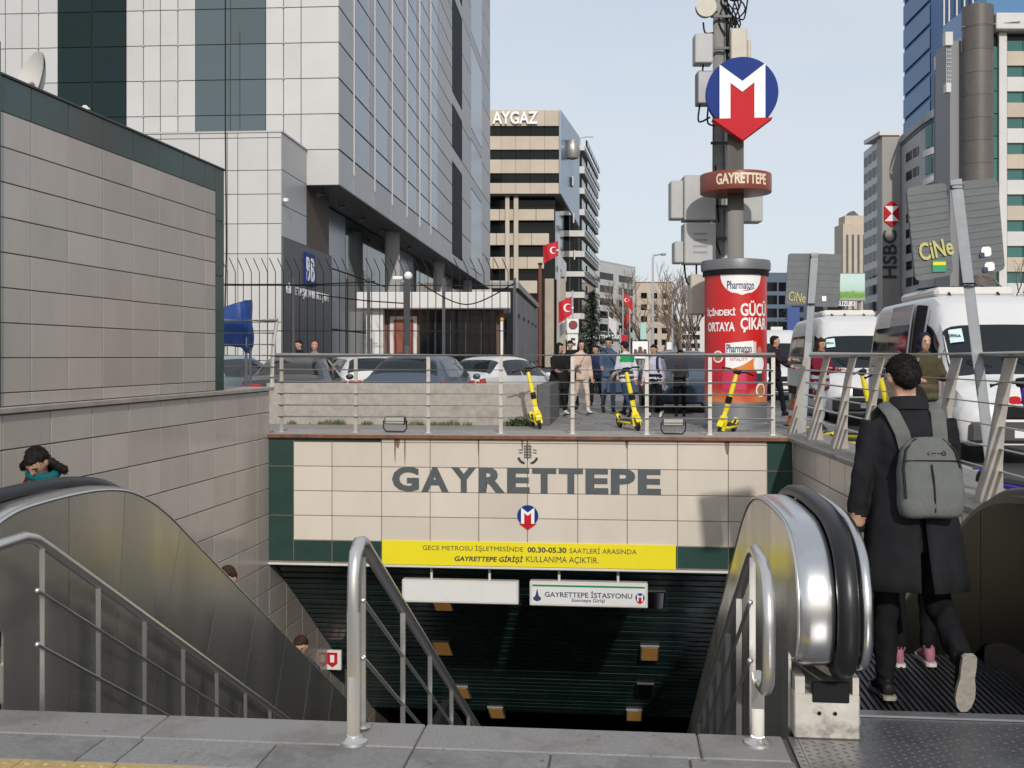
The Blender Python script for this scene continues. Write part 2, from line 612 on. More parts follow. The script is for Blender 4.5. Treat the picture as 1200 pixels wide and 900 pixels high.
# old chewing gum and grit trodden into the slabs
gum = MB()
rg_ = random.Random(21)
for k_ in range(34):
    x_, y_ = rg_.uniform(-4.0, .6), rg_.uniform(4.15, 4.70)
    r_ = abs(rg_.gauss(0, .004)) + .003
    n_ = 7
    gum.add([(x_ + r_ * rg_.uniform(.7, 1.3) * math.cos(6.283 * q_ / n_), y_ + r_ * rg_.uniform(.7, 1.3) * math.sin(6.283 * q_ / n_), .0012) for q_ in range(n_)], [tuple(range(n_))])
tag(gum.build('gum_spots', mat('gum', (.14, .135, .13), .9), pave), kind='stuff')
g = MB()
g.box(-14, -4.96, -12, 4.6, -0.029, -0.004)
g.box(3.2, 4.0, -12, 4.3, -0.029, -0.004)
g.box(-4.9, 3.2, -12, 0.75, -0.029, -0.004)
struct('near_pavement_sheet', g, M['paver'])

# ================================================================== stairs and the passage below
mk('stair', (0.16, 0.155, 0.15), 0.8, var=0.25, vscale=30, bump=0.2)
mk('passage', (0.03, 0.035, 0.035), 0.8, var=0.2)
s = MB()
for i in range(46):
    y0 = PY0 + i * 0.30
    z = -0.173 * (i + 1)
    s.box(-2.86, 0.70, y0, y0 + 0.33, z - 0.25, z)
struct('stairs', s, M['stair'])
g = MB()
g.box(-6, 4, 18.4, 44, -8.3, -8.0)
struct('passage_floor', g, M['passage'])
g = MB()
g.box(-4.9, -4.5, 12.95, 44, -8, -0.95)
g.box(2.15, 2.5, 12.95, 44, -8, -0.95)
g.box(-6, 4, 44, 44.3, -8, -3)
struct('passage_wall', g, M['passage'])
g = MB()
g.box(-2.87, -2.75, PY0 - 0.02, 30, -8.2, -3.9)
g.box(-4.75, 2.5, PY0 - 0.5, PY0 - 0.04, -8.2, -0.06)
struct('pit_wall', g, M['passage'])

# sloping ceiling of dark green slats
CS = 0.70
def ceil_z(y):
    return -0.905 - CS * (y - 13.0)
mk('slat_green', (0.018, 0.046, 0.042), 0.28, var=0.3, vscale=3, rvar=0.08, bump=0.1, bscale=2.5)
g = MB()
ang = math.atan(CS)
for i in range(34):
    y = 13.02 + i * 0.14
    z = ceil_z(y)
    jit = random.uniform(-.006, .006)
    g.bar((-4.3, y, z + jit), (2.1, y, z + random.uniform(-.006, .006)), 0.125, 0.03, (0, math.sin(ang), math.cos(ang)))
g.quad((-4.4, 13.0, -0.80), (2.2, 13.0, -0.80), (2.2, 17.8, ceil_z(17.8) + 0.1), (-4.4, 17.8, ceil_z(17.8) + 0.1))
g.box(-4.5, 2.3, 17.8, 44, ceil_z(17.8) + 0.02, ceil_z(17.8) + 0.2)
tag(g.build('ceiling', M['slat_green']), kind='structure')
mk('lamp_amber', (0.42, 0.22, 0.07), 0.4, emit=(1.0, 0.48, 0.12, 0.10))
def on_ceiling(u, v):
    d = 14.0
    for _ in range(30):
        p = P(u, v, d)
        e = p.z - ceil_z(p.y)
        d -= e * 1.5
    return P(u, v, d)
CL = [(519, 757, 1, 'amber ceiling light panel, larger of the two beside the sloping stair handrail'),
      (541, 809, 1, 'amber ceiling light panel lower down beside the end of the stair handrail'),
      (582, 833, 1, 'small amber ceiling light deepest down the stairwell, left of centre'),
      (518, 703, 1, 'amber ceiling light panel half hidden behind the blank hanging sign'),
      (767, 700, 0, 'unlit ceiling light frame just right of the station name sign'),
      (761, 763, 1, 'amber ceiling light panel below the station name sign, right side'),
      (756, 806, 0, 'unlit ceiling light frame in the right row, between two amber panels'),
      (743, 836, 1, 'small amber ceiling light at the bottom right of the stairwell')]
for u, v, lit, lab in CL:
    p = on_ceiling(u, v)
    t = thing('ceiling_light', lab, 'light', p + Vector((0, -0.02, -0.035)), rot=(-ang, 0, 0), group='lights in the sloping stairwell ceiling')
    fr = MB()
    w, l = 0.13, 0.27
    fr.cbox(-w, w, -l, l, 0.0, 0.03, 0.004)
    fr.build('frame', M['dark_metal'] if not lit else M['grey_metal'], t)
    fr = MB()
    fr.cbox(-w + .02, w - .02, -l + .02, l - .02, -0.006, -0.0005, 0.002)
    fr.build('diffuser', M['lamp_amber'] if lit else M['black_gloss'], t)

# ================================================================== entrance fascia
fas = thing('entrance_fascia', 'cream tiled station fascia with dark green border over the stairwell', 'wall', (-1.16, FY, -0.89))
b = MB()
b.box(-4.36, 1.97, FY + 0.007, FY + 0.42, -0.885, 0.63)
b.build('backing', mat('grout_mid', (.22, .17, .135), .9, var=.3, vscale=12), fas, world=True)
def fasx(u):
    return on_y(u, FY)
us = [316, 344, 389, 447, 504, 561, 618, 677, 735, 794, 853.5, 899, 929]
fx = [fasx(u) for u in us]
fx[0] -= .05
rows = [0.585, 0.288, -0.012, -0.312, -0.612]
ZB = -0.872
org = Vector((-1.16, FY, -0.89))
def ftile(nm, x0, x1, z0, z1, m):
    piece(nm, fas, (x1 - x0 - 0.009, 0.03, z1 - z0 - 0.009), Vector(((x0 + x1) / 2, FY + 0.015, (z0 + z1) / 2)) - org, m, 0.003)
for i in range(1, 11):
    for j in range(4):
        ftile('tile', fx[i], fx[i + 1], rows[j + 1], rows[j], M['tile_cream'])
for i in range(3, 11):
    ftile('tile', fx[i], fx[i + 1], rows[0], 0.63, M['tile_cream'])
for i in (1, 2):
    ftile('green_tile', fx[i], fx[i + 1], rows[0], 0.63, M['tile_green'])
for i in (0, 11):
    for z0, z1 in ((ZB, rows[3]), (rows[3], rows[1]), (rows[1], 0.63)):
        ftile('green_tile', fx[i], fx[i + 1], z0, z1, M['tile_green'])
for i in range(1, 11):
    ftile('green_tile', fx[i], fx[i + 1], ZB, rows[4], M['tile_green'])
b = MB()
b.cbox(-4.30, 2.0, FY - 0.03, FY + 0.10, -0.915, -0.888, 0.006)
b.build('edge_trim', M['off_white'], fas, world=True)
b = MB()
b.cbox(-4.34, 2.05, FY - 0.055, FY - 0.02, 0.632, 0.678, 0.008)
b.build('drip_edge', M['copper'], fas, world=True)
b = MB()
b.box(-4.30, 2.0, FY - 0.019, 13.30, 0.636, 0.682)
b.box(-4.40, 2.0, 13.301, 13.748, 0.25, 0.681)
b.build('coping', M['concrete'], fas, world=True)
# big lettering
word = 'GAYRETTEPE'
lx0, lx1 = fasx(459), fasx(775)
zc = (zat(-1, FY, 548) + zat(-1, FY, 577.5)) / 2
lw = [1.12, 1.12, 1.05, 1.05, 0.92, 0.98, 0.98, 0.92, 0.98, 0.92]
gap = 0.02
unit = ((lx1 - lx0) - gap * 9) / sum(lw)
x = lx0
for ch, w in zip(word, lw):
    wd = w * unit
    text('letter', ch, 0.4, M['letter_grey'], fas, Vector((x + wd / 2, FY - 0.003, zc - 0.003)) - org, ext=0.003, bold=0.018, width=wd * 0.97, height=0.30)
    x += wd + gap
def metro_mark(parent, loc, r, th=0.012, back=True, rz=0.0, sub=False):
    """round blue sign, white M, red arrow pointing down; faces -y"""
    h = r
    def fn(a, b, d):
        return Vector((a, d, b))
    fr = lambda mb: mb.xf(Matrix.Translation(loc) @ Matrix.Rotation(rz, 4, 'Z'))
    arc = [(r * math.cos(a), r * math.sin(a)) for a in [R(-44 + k * (268 / 40)) for k in range(41)]]
    mb = MB()
    mb.prism(arc, fn, 0, th)
    disc = fr(mb).build('disc', M['blue'], parent)
    e = th * 0.25 + 0.002
    # white M
    Mo = [(-.62 * r, -.72 * r), (-.62 * r, .78 * r), (0, .30 * r), (.62 * r, .78 * r), (.62 * r, -.72 * r)]
    mb = MB()
    mb.prism([(-.63 * r, -.74 * r), (-.33 * r, -.74 * r), (-.33 * r, .26 * r), (0, .0 * r), (.33 * r, .26 * r), (.33 * r, -.74 * r), (.63 * r, -.74 * r),
              (.63 * r, .78 * r), (0, .30 * r), (-.63 * r, .78 * r)], fn, -e, th * 0.5)
    fr(mb).build('letter', M['white_print'], parent)
    mb = MB()
    mb.prism([(-.33 * r, -.735 * r), (.33 * r, -.735 * r), (.33 * r, .245 * r), (0, -.015 * r), (-.33 * r, .245 * r)], fn, -e * 0.8, th * 0.5)
    mb.prism([(-.83 * r, -.745 * r), (0, -1.36 * r), (.83 * r, -.745 * r)], fn, -e * 1.6, th)
    fr(mb).build('arrow', M['red'], parent)
metro_mark(fas, Vector((fasx(618.5), FY - 0.006, zat(-1, FY, 604.5))) - org, 0.126, 0.006)
# municipal emblem: tulip-shaped lattice over two arcs
em = MB()
ex, ez = fasx(618.5), zat(-1, FY, 531)
for k in range(5):
    xx = (k - 2) * 0.018
    top = 0.135 - abs(k - 2) * 0.022
    em.box(ex + xx - .0045, ex + xx + .0045, FY - .004, FY + .001, ez - 0.075 + abs(k - 2) * .012, ez + top)
for k in range(5):
    zz = ez - 0.06 + k * 0.034
    em.box(ex - 0.046, ex + 0.046, FY - .005, FY + .001, zz, zz + 0.009)
for sgn in (-1, 1):
    pts = [(ex + sgn * (0.022 + 0.09 * math.sin(a)), FY - 0.002, ez - 0.035 - 0.085 * math.cos(a) + 0.0) for a in [R(8 + 10 * q) for q in range(8)]]
    em.tube(pts, (0.016), 6)
    for q in range(2):
        em.bar((ex + sgn * 0.062, FY - .002, ez + 0.005 + q * 0.035), (ex + sgn * 0.105, FY - .002, ez + 0.0 + q * 0.032), 0.005, 0.012)
em.build('emblem', M['ink'], fas, world=True)

# rust drips below the coping
mk('rust_streak', (0.20, 0.11, 0.06), 0.9, alpha=0.38)
for u_, l_, w_ in ((463, .30, .012), (474.5, .34, .010), (466, .12, .03), (734.5, .10, .02), (852, .16, .03), (612, .14, .012), (560.5, .2, .008)):
    xs_ = fasx(u_)
    mb = MB(); mb.prism([(xs_ - w_, .628), (xs_ + w_, .628), (xs_ + w_ * .8, .628 - l_ * .5), (xs_ + w_ * .3, .628 - l_), (xs_ - w_ * .3, .628 - l_ * .9), (xs_ - w_ * .9, .628 - l_ * .4)], lambda a, b_, d: Vector((a, d, b_)), FY - .0015, FY - .0005)
    mb.build('rust_streak', M['rust_streak'], fas, world=True)
# yellow banner
ban = thing('notice_banner', 'yellow night metro notice banner across the lower edge of the fascia', 'banner', (fasx(620), FY - 0.02, -0.87))
bx0, bx1 = fasx(448), fasx(792)
bz0, bz1 = -0.884, -0.594
b = MB()
b.cbox(bx0, bx1, FY - 0.022, FY - 0.004, bz0, bz1, 0.004)
b.build('sheet', M['yellow'], ban, world=True)
bl = Vector((fasx(620), FY - 0.02, -0.87))
wm = (bx1 - bx0)
text('lettering', 'GECE METROSU İŞLETMESİNDE', 0.1, M['ink'], ban, Vector((bx0 + wm * 0.315, FY - 0.0235, -0.672)) - bl, ext=.001, bold=0, width=wm * 0.345, height=0.088)
text('lettering', '00.30-05.30', 0.1, M['ink'], ban, Vector((bx0 + wm * 0.568, FY - 0.0235, -0.676)) - bl, ext=.001, bold=.003, width=wm * 0.132, height=0.066)
text('lettering', 'SAATLERİ ARASINDA', 0.1, M['ink'], ban, Vector((bx0 + wm * 0.757, FY - 0.0235, -0.670)) - bl, ext=.001, bold=0, width=wm * 0.225, height=0.078)
text('lettering', 'GAYRETTEPE GİRİŞİ', 0.1, M['ink'], ban, Vector((bx0 + wm * 0.37, FY - 0.0235, -0.796)) - bl, ext=.001, bold=.003, shear=0.18, width=wm * 0.235, height=0.094)
text('lettering', 'KULLANIMA AÇIKTIR.', 0.1, M['ink'], ban, Vector((bx0 + wm * 0.62, FY - 0.0235, -0.796)) - bl, ext=.001, bold=0, width=wm * 0.245, height=0.088)

# two hanging light-box signs
def hang_sign(u0, u1, v0, v1, label, yy=13.0):
    x0, x1 = on_y(u0, yy), on_y(u1, yy)
    z0, z1 = zat((x0 + x1) / 2, yy, v1), zat((x0 + x1) / 2, yy, v0)
    t = thing('hanging_sign', label, 'sign', ((x0 + x1) / 2, yy, z0))
    c = MB()
    c.cbox(x0, x1, yy - 0.06, yy + 0.06, z0, z1, 0.01)
    c.build('case', M['off_white'], t, world=True)
    c = MB()
    c.box(x0 + .03, x1 - .03, yy - 0.0635, yy - 0.0605, z0 + .025, z1 - .025)
    c.build('face', mat('sign_face', (0.70, 0.70, 0.69), 0.35, var=0.05, vscale=3, dirt=(0.42, 0.33, 0.22, 0.66, 0.6), dscale=3.5), t, world=True)
    for f in (0.25, 0.75):
        c = MB()
        xx = x0 + (x1 - x0) * f
        c.cyl((xx, yy, z1 - 0.005), (xx, yy, -0.78), 0.016, 10)
        c.build('rod', M['off_white'], t, world=True)
    return t, x0, x1, z0, z1
t, x0, x1, z0, z1 = hang_sign(472, 608, 679, 706, 'blank white hanging sign, dirty, under the fascia')
t, x0, x1, z0, z1 = hang_sign(621, 759, 681, 710, 'white station name sign with green stripe hanging under the fascia')
o0 = Vector(((x0 + x1) / 2, 13.0, z0))
c = MB(); c.box(x0 + .035, x1 - .035, 12.9345, 12.936, z1 - .062, z1 - .04)
c.build('stripe', mat('sign_green', (0.01, 0.22, 0.11), 0.4), t, world=True)
W_, H_ = x1 - x0, z1 - z0
text('lettering', 'GAYRETTEPE İSTASYONU', 0.1, M['ink_blue'], t, Vector((0, -0.0645, H_ * 0.51)), ext=.001, bold=.0015, width=W_ * 0.74, height=0.082)
text('lettering', 'Esentepe Girişi', 0.1, M['ink_blue'], t, Vector((0, -0.0645, H_ * 0.245)), ext=.001, bold=.001, width=W_ * 0.28, height=0.055)
metro_mark(t, Vector((W_ * 0.435, -0.067, H_ * 0.42)), 0.055, 0.003)
c = MB()
c.prism([(-.05, -.03), (-.04, -.055), (0, -.07), (.04, -.055), (.05, -.03), (.02, .0), (0, .085), (-.02, .0)], lambda a, b, d: Vector((-W_ * 0.435 + a, d, H_ * 0.42 + b)), -0.0655, -0.064)
c.build('emblem', M['ink_blue'], t)

# small red and white plate beyond the escalator
p = P(390, 773, 15.6)
t = thing('direction_plate', 'small white plate with red shield beyond the left escalator', 'sign', p)
c = MB(); c.cbox(-0.13, 0.13, -0.03, 0.03, -0.14, 0.14, 0.006); c.build('case', M['white_paint'], t)
c = MB(); c.prism([(-.075, .11), (.075, .11), (.075, -.05), (0, -.105), (-.075, -.05)], lambda a, b, d: Vector((a, d, b)), -0.034, -0.029); c.build('shield', M['red'], t)
c = MB(); c.box(-.03, .03, -.0365, -.0335, -.03, .075); c.build('mark', M['white_print'], t)
c = MB(); c.cyl((-0.15, 0.0, 0.05), (-1.15, 0.0, 0.05), 0.015, 8); c.build('bracket', M['grey_metal'], t)
c = MB(); c.cbox(-0.33, -0.17, -0.025, 0.025, -0.13, 0.13, 0.006); c.build('side_panel', mat('plate_pink', (0.45, 0.2, 0.18), 0.4), t)

# ================================================================== side walls of the stairwell
def hidden(y, ztop):
    return ztop < -(y - 6.3) * 0.577 - 0.25
la = R(-1.82)
lw_ = thing('retaining_wall', 'long beige tiled retaining wall beside the left escalator', 'wall', (-4.29, FY, 1.25), la)
b = MB()
b.box(-0.62, -0.007, -9.5, 6.0, -9.2, -2.2)
b.box(-0.62, -0.007, -9.5, 0.02, -2.2, -0.001)
b.build('core', M['grout_dark'], lw_)
ycols = [0.0, -0.40] + [-0.40 - 0.63 * k for k in range(1, 15)]
ycols2 = [0.63 * k for k in range(0, 9)]
for j in range(22):
    z1 = 1.25 - 0.31 * j - (0.05 if j == 0 else 0)
    z0 = 1.25 - 0.31 * (j + 1)
    for a, c in zip(ycols[1:], ycols[:-1]):
        yw = FY + c
        if hidden(yw, z1): continue
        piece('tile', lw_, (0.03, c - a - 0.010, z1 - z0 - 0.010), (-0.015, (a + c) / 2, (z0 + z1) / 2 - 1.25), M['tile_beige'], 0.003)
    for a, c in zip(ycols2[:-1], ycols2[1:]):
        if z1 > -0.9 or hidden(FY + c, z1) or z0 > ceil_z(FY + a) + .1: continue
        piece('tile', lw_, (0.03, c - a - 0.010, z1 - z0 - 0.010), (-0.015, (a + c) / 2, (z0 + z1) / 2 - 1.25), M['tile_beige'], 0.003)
b = MB()
b.cbox(-0.66, 0.03, -9.5, 0.1, -0.045, 0.0, 0.006)
b.build('ledge', M['concrete'], lw_)

ra = R(2.3)
rw = thing('retaining_wall', 'beige tiled stairwell wall on the right, under the bladed railing', 'wall', (1.97, FY, 0.685), ra)
b = MB()
b.box(0.007, 0.42, -8.6, 0.02, -9.2, -0.051)
b.build('core', M['grout_dark'], rw)
for j in range(14):
    z1 = -0.052 - 0.31 * j
    for k in range(14):
        y1 = -0.005 - 0.62 * k
        if hidden(FY + y1, z1 + .685): continue
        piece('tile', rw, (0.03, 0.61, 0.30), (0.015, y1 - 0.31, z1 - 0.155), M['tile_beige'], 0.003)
b = MB()
b.cbox(-0.05, 0.50, -8.7, 0.43, -0.05, 0.0, 0.008)
b.build('coping', mat('coping_grey', (0.24, 0.22, 0.20), 0.7, var=0.25, vscale=8, bump=0.2, dirt=(0.10, 0.085, 0.07, 0.52, 0.6), dscale=3), rw)

# ---- upper tiled wall on the ledge
uw = thing('tiled_wall', 'tall beige tiled wall with dark green top course above the left ledge', 'wall', (-4.29, FY, 1.25), la)
def uy(u):
    return on_x(u, -4.46) - FY
yA, yB = -5.42, uy(253)
ZT = 3.67
b = MB()
b.box(-0.55, -0.042, yA, yB - 0.004, 0.002, ZT - 1.25 - 0.02)
b.build('core', M['grout_dark'], uw)
cols = [yA] + [uy(u) for u in (40, 81, 119, 152, 181, 208, 232, 243.5)]
rws = [3.41 - 0.257 * k for k in range(9)] + [1.252]
for a, c in zip(cols[:-1], cols[1:]):
    for z1, z0 in zip(rws[:-1], rws[1:]):
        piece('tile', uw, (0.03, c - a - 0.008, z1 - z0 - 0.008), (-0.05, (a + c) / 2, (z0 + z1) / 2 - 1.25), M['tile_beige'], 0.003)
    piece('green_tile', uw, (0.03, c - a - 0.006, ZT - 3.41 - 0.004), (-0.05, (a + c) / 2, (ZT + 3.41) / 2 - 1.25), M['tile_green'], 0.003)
c0, c1 = cols[-1], yB
for z0, z1 in ((1.252, 1.9), (1.9, 2.5), (2.5, 3.1), (3.1, 3.67)):
    piece('green_tile', uw, (0.03, c1 - c0 - 0.006, z1 - z0 - 0.006), (-0.05, (c0 + c1) / 2, (z0 + z1) / 2 - 1.25), M['tile_green'], 0.003)
    piece('green_tile', uw, (0.50, 0.03, z1 - z0 - 0.006), (-0.30, yB + 0.012, (z0 + z1) / 2 - 1.25), M['tile_green'], 0.003)
b = MB()
b.cbox(-0.57, -0.02, yA, yB + 0.03, ZT - 1.25 - 0.001, ZT - 1.25 + 0.02, 0.004)
b.build('cap', M['dark_metal'], uw)
b = MB()
b.cbox(-0.56, -0.02, yA - 0.62, yA - 0.003, 0.003, 2.66, 0.006)
b.build('end_pier', M['tile_green'], uw)

# satellite dish and twin spotlight on that wall
p = P(47, 118, 8.9)
t = thing('satellite_dish', 'white satellite dish standing on top of the tiled wall', 'dish', (p.x - .12, p.y, 3.69))
c = MB()
rings = []
for q in range(7):
    rr = 0.30 * q / 6
    rings.append([Vector((rr * math.cos(a) * 0.92, -0.10 * (1 - (q / 6) ** 2) * -1, rr * math.sin(a))) for a in [2 * math.pi * k / 28 for k in range(28)]])
c.loft(rings, False)
rings = [[p_ + Vector((0, 0.015, 0)) for p_ in r_] for r_ in rings]
c.loft(rings, False)
c.xf(Matrix.Translation((0, 0, 0.16)) @ Matrix.Rotation(R(-38), 4, 'Z') @ Matrix.Rotation(R(-14), 4, 'X') @ Matrix.Rotation(R(22), 4, 'Y'))
c.build('reflector', M['off_white'], t, 40)
c = MB(); c.cyl((0, 0.1, 0), (0, 0.09, 0.2), 0.02, 10); c.cyl((0, .09, .2), (.02, -.02, .16), .014, 8); c.build('mount', M['grey_metal'], t)
p = P(110, 128, 9.3)
t = thing('spotlight', 'twin white spotlight heads on top of the tiled wall', 'light', (p.x - .1, p.y, 3.69))
for q in (-.035, .035):
    c = MB(); c.cyl((q, 0.02, .055), (q + .01, -0.05, .05), .022, 12, .03); c.build('lamp_head', M['white_paint'], t, 40)
c = MB(); c.cbox(-.06, .06, -.0, .04, 0, .035); c.build('bracket', M['grey_metal'], t)

# ================================================================== railings
RZ = [1.46, 1.312, 1.168, 1.025, 0.882]
rl = thing('railing', 'steel railing with thin horizontal bars along the top of the station fascia', 'railing', (-1.2, 13.08, 0.682))
yR = 13.08
xL, xR = on_y(322, yR), on_y(908, yR)
b = MB(); b.cyl((xL, yR, 1.638), (xR, yR, 1.638), 0.03, 14); b.build('top_rail', M['steel_rail'], rl, 40, world=True)
for z in RZ:
    b = MB(); b.cyl((xL + .05, yR - 0.03, z), (xR - .02, yR - 0.03, z), 0.010, 8); b.build('bar', M['steel_rail'], rl, 40, world=True)
for u in (330, 417, 502, 587, 671, 758, 832, 906):
    x = on_y(u, yR)
    b = MB(); b.bar((x, yR, 0.67), (x, yR, 1.62), 0.045, 0.016, (0, 1, 0)); b.cbox(x - .05, x + .05, yR - .04, yR + .04, .68, .692)
    b.build('post', M['steel_rail'], rl, world=True)

rl = thing('railing', 'short steel railing on the ledge beside the green corner of the tiled wall', 'railing', (-4.7, 12.95, 1.25))
yS = 12.95
x0, x1 = on_y(249, yS), on_y(319, yS)
b = MB(); b.cyl((x0 - .02, yS, 2.065), (x1 + .07, yS, 2.065), 0.026, 12); b.build('top_rail', M['steel_rail'], rl, 40, world=True)
for z in (1.91, 1.77, 1.635, 1.50, 1.37):
    b = MB(); b.cyl((x0, yS - .02, z), (x1 + .03, yS - .02, z), 0.010, 8); b.build('bar', M['steel_rail'], rl, 40, world=True)
for x in (x0, x1):
    b = MB(); b.tube([(x, yS, 1.245), (x, yS, 1.55), (x + .02, yS, 1.85), (x + .06, yS, 2.06)], (.026, .012), 8); b.build('post', M['steel_rail'], rl, 40, world=True)
b = MB(); b.box(-6.0, -4.88, 11.6, 13.4, PLZ, 1.247); b.build('plinth', M['concrete'], rl, world=True)

rr_ = thing('railing', 'railing of leaning flat blades and a round top rail along the right wall', 'railing', (1.97, FY, 0.685), ra)
b = MB(); b.cyl((0.30, 0.36, .955), (0.30, -8.6, .955), 0.036, 14); b.build('top_rail', M['steel_rail'], rr_, 40)
for z in RZ:
    b = MB(); b.cyl((0.23, 0.36, z - .685), (0.23, -8.6, z - .685), 0.0125, 8); b.build('bar', M['steel_rail'], rr_, 40)
prof = [(0.07, 0.0), (0.26, 0.0), (0.245, 0.10), (0.243, 0.25), (0.258, 0.5), (0.295, 0.75), (0.335, 0.925), (0.268, 0.925), (0.222, 0.72), (0.178, 0.46), (0.140, 0.25), (0.095, 0.09)]
BL = MB()
BL.prism(prof, lambda a, b_, d: Vector((a, d, b_)), -0.022, 0.022)
bm_ = BL.mesh('blade', M['blade'])
for yy in (13.55, 12.45, 11.3, 10.28, 9.28, 8.27, 7.27, 6.27, 5.27):
    obj('blade', bm_, rr_, (0, (yy - FY) / math.cos(ra), 0.0005))

# low wall, weeds and floodlights behind the railing
lwall = MB()
WY = 20.7
lwall.cbox(on_y(312, WY), on_y(629, WY), WY, WY + .25, PLZ - .01, 1.10, 0.012)
t = thing('low_wall', 'low rough concrete wall behind the fascia railing, cars behind it', 'wall', (on_y(470, 20.7), 20.8, PLZ))
lwall.build('wall', M['concrete'], t, world=True)
lwall = MB()
xe = on_y(629, WY)
lwall.cbox(xe + .003, xe + .25, WY + .05, WY + 3.2, PLZ - .005, 1.08, 0.012)
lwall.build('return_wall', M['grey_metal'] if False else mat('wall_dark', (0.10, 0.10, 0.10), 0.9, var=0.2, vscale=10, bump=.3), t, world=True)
mk('weed', (0.07, 0.12, 0.03), 0.7, var=0.4, vscale=20)
mk('weed_dry', (0.20, 0.17, 0.09), 0.8, var=0.3, vscale=20)
gr = MB()
rg = random.Random(3)
for k in range(2600):
    x = rg.uniform(on_y(325, WY), on_y(625, WY))
    dens = noise.noise(Vector((x * 1.7, 3.1, 0))) + noise.noise(Vector((x * 6, 1.1, 0))) * .6
    if dens < 0.02: continue
    y = WY - .01 - abs(rg.gauss(0, .08))
    h = rg.uniform(.03, .13) * (0.6 + dens)
    a = rg.uniform(0, 6.28)
    dx, dy = math.cos(a) * .009, math.sin(a) * .009
    ln = Vector((rg.uniform(-.03, .03), rg.uniform(-.03, .01), h))
    gr.cur = 0 if rg.random() < .6 else 1
    gr.add([(x - dx, y - dy, PLZ), (x + dx, y + dy, PLZ), Vector((x, y, PLZ)) + ln], [(0, 1, 2)])
tag(gr.build('weeds', [M['weed'], M['weed_dry']]), 'thin weeds growing along the foot of the low wall', 'weeds', kind='stuff')
def leafy(name, label, c, rad, n, size, m, cat='plant', seed=1, stem=None):
    rg = random.Random(seed)
    t = thing(name, label, cat, (c[0], c[1], c[2]))
    l = MB()
    for k in range(n):
        while True:
            q = Vector((rg.uniform(-1, 1), rg.uniform(-1, 1), rg.uniform(0, 1)))
            if q.length < 1: break
        q = Vector((q.x * rad[0], q.y * rad[1], q.z * rad[2]))
        d = Vector((rg.gauss(0, 1), rg.gauss(0, 1), rg.gauss(0, .6))).normalized()
        a, b2 = frame(d)
        s_ = size * rg.uniform(.6, 1.3)
        l.add([q - a * s_ * .5, q + d * s_, q + a * s_ * .5, q - d * s_ * .3], [(0, 1, 2, 3)])
    l.build('foliage', m, t)
    st = MB()
    for k in range(5):
        st.cyl((0, 0, 0), (rg.uniform(-.6, .6) * rad[0], rg.uniform(-.6, .6) * rad[1], rad[2] * .7), .006, 5)
    st.build('stem', M['weed_dry'], t)
    return t
leafy('weed_clump', 'leafy green weed clump at the right end of the low wall', (on_y(607, WY - .15), WY - .15, PLZ), (.24, .12, .20), 300, .045, M['weed'], seed=5)
def floodlight(u, label):
    y = 13.2
    x = on_y(u, y)
    t = thing('floodlight', label, 'light', (x, y, .683), R(180), group='floodlights on the fascia coping')
    c = MB(); c.cbox(-.13, .13, -.06, .03, .10, .20, .012); c.build('housing', M['dark_metal'], t)
    c = MB(); c.cbox(-.115, .115, .0305, .036, .112, .19, .003); c.build('glass', mat('lamp_glass', (.42, .42, .38), .15), t)
    c = MB(); c.tube([(-.145, 0, .15), (-.145, 0, .05), (-.11, 0, .008), (.11, 0, .008), (.145, 0, .05), (.145, 0, .15)], .008, 6); c.build('bracket', M['black'], t)
floodlight(463, 'black floodlight on a bracket at the coping, below the parked hatchback')
floodlight(789, 'floodlight at the coping in front of the advertising column')
# ================================================================== escalators
def smooth_path(pts, n=6):
    """Catmull-Rom through (y, z) points"""
    out = []
    for i in range(len(pts) - 1):
        p0 = Vector(pts[max(i - 1, 0)]); p1 = Vector(pts[i]); p2 = Vector(pts[i + 1]); p3 = Vector(pts[min(i + 2, len(pts) - 1)])
        for k in range(n):
            t = k / n
            out.append(0.5 * ((2 * p1) + (p2 - p0) * t + (2 * p0 - 5 * p1 + 4 * p2 - p3) * t * t + (3 * p1 - p0 - 3 * p2 + p3) * t ** 3))
    out.append(Vector(pts[-1]))
    return out
SLP = 0.577
HP = [(4.66, 0.27), (4.53, 0.32), (4.455, 0.43), (4.44, 0.56), (4.465, 0.69), (4.545, 0.82), (4.68, 0.905), (4.88, 0.955), (5.15, 0.968), (5.5, 0.966),
      (5.8, 0.948), (6.1, 0.90), (6.4, 0.80), (6.7, 0.655), (7.0, 0.483), (8.0, -0.094), (9.0, -0.671), (11.0, -1.825), (13.0, -2.979), (17.0, -5.287)]
PATH = smooth_path(HP, 5)
def offs(path, d):
    out = []
    for i, p in enumerate(path):
        a = path[max(i - 1, 0)]; b = path[min(i + 1, len(path) - 1)]
        t = (b - a).normalized()
        n = Vector((-t.y, t.x))        # left of travel = up/outside
        out.append(p + n * d)
    return out
def path_z(y, path):
    best = None
    for a, b in zip(path[:-1], path[1:]):
        if a.y > 0.6 or a.x > 5.0:
            if a.x <= y <= b.x and b.x > a.x:
                return a.y + (b.y - a.y) * (y - a.x) / (b.x - a.x)
    return path[-1].y
mk('inner_panel', (0.010, 0.010, 0.010), 0.42, var=0.2, vscale=2, spec=0.10)
mk('step_metal', (0.055, 0.057, 0.062), 0.45, 0.7, var=0.25, vscale=8)
mk('newel_base', (0.55, 0.52, 0.47), 0.5, 0.5, var=0.2, vscale=14, dirt=(0.06, 0.05, 0.04, 0.52, 0.85), dscale=7)
mk('plate', (0.235, 0.235, 0.245), 0.42, 0.75, var=0.15, vscale=10, dirt=(0.10, 0.095, 0.09, 0.52, 0.6), dscale=4)
STEP = MB()
STEP.box(-0.49, 0.49, 0, 0.395, -0.22, -0.012)
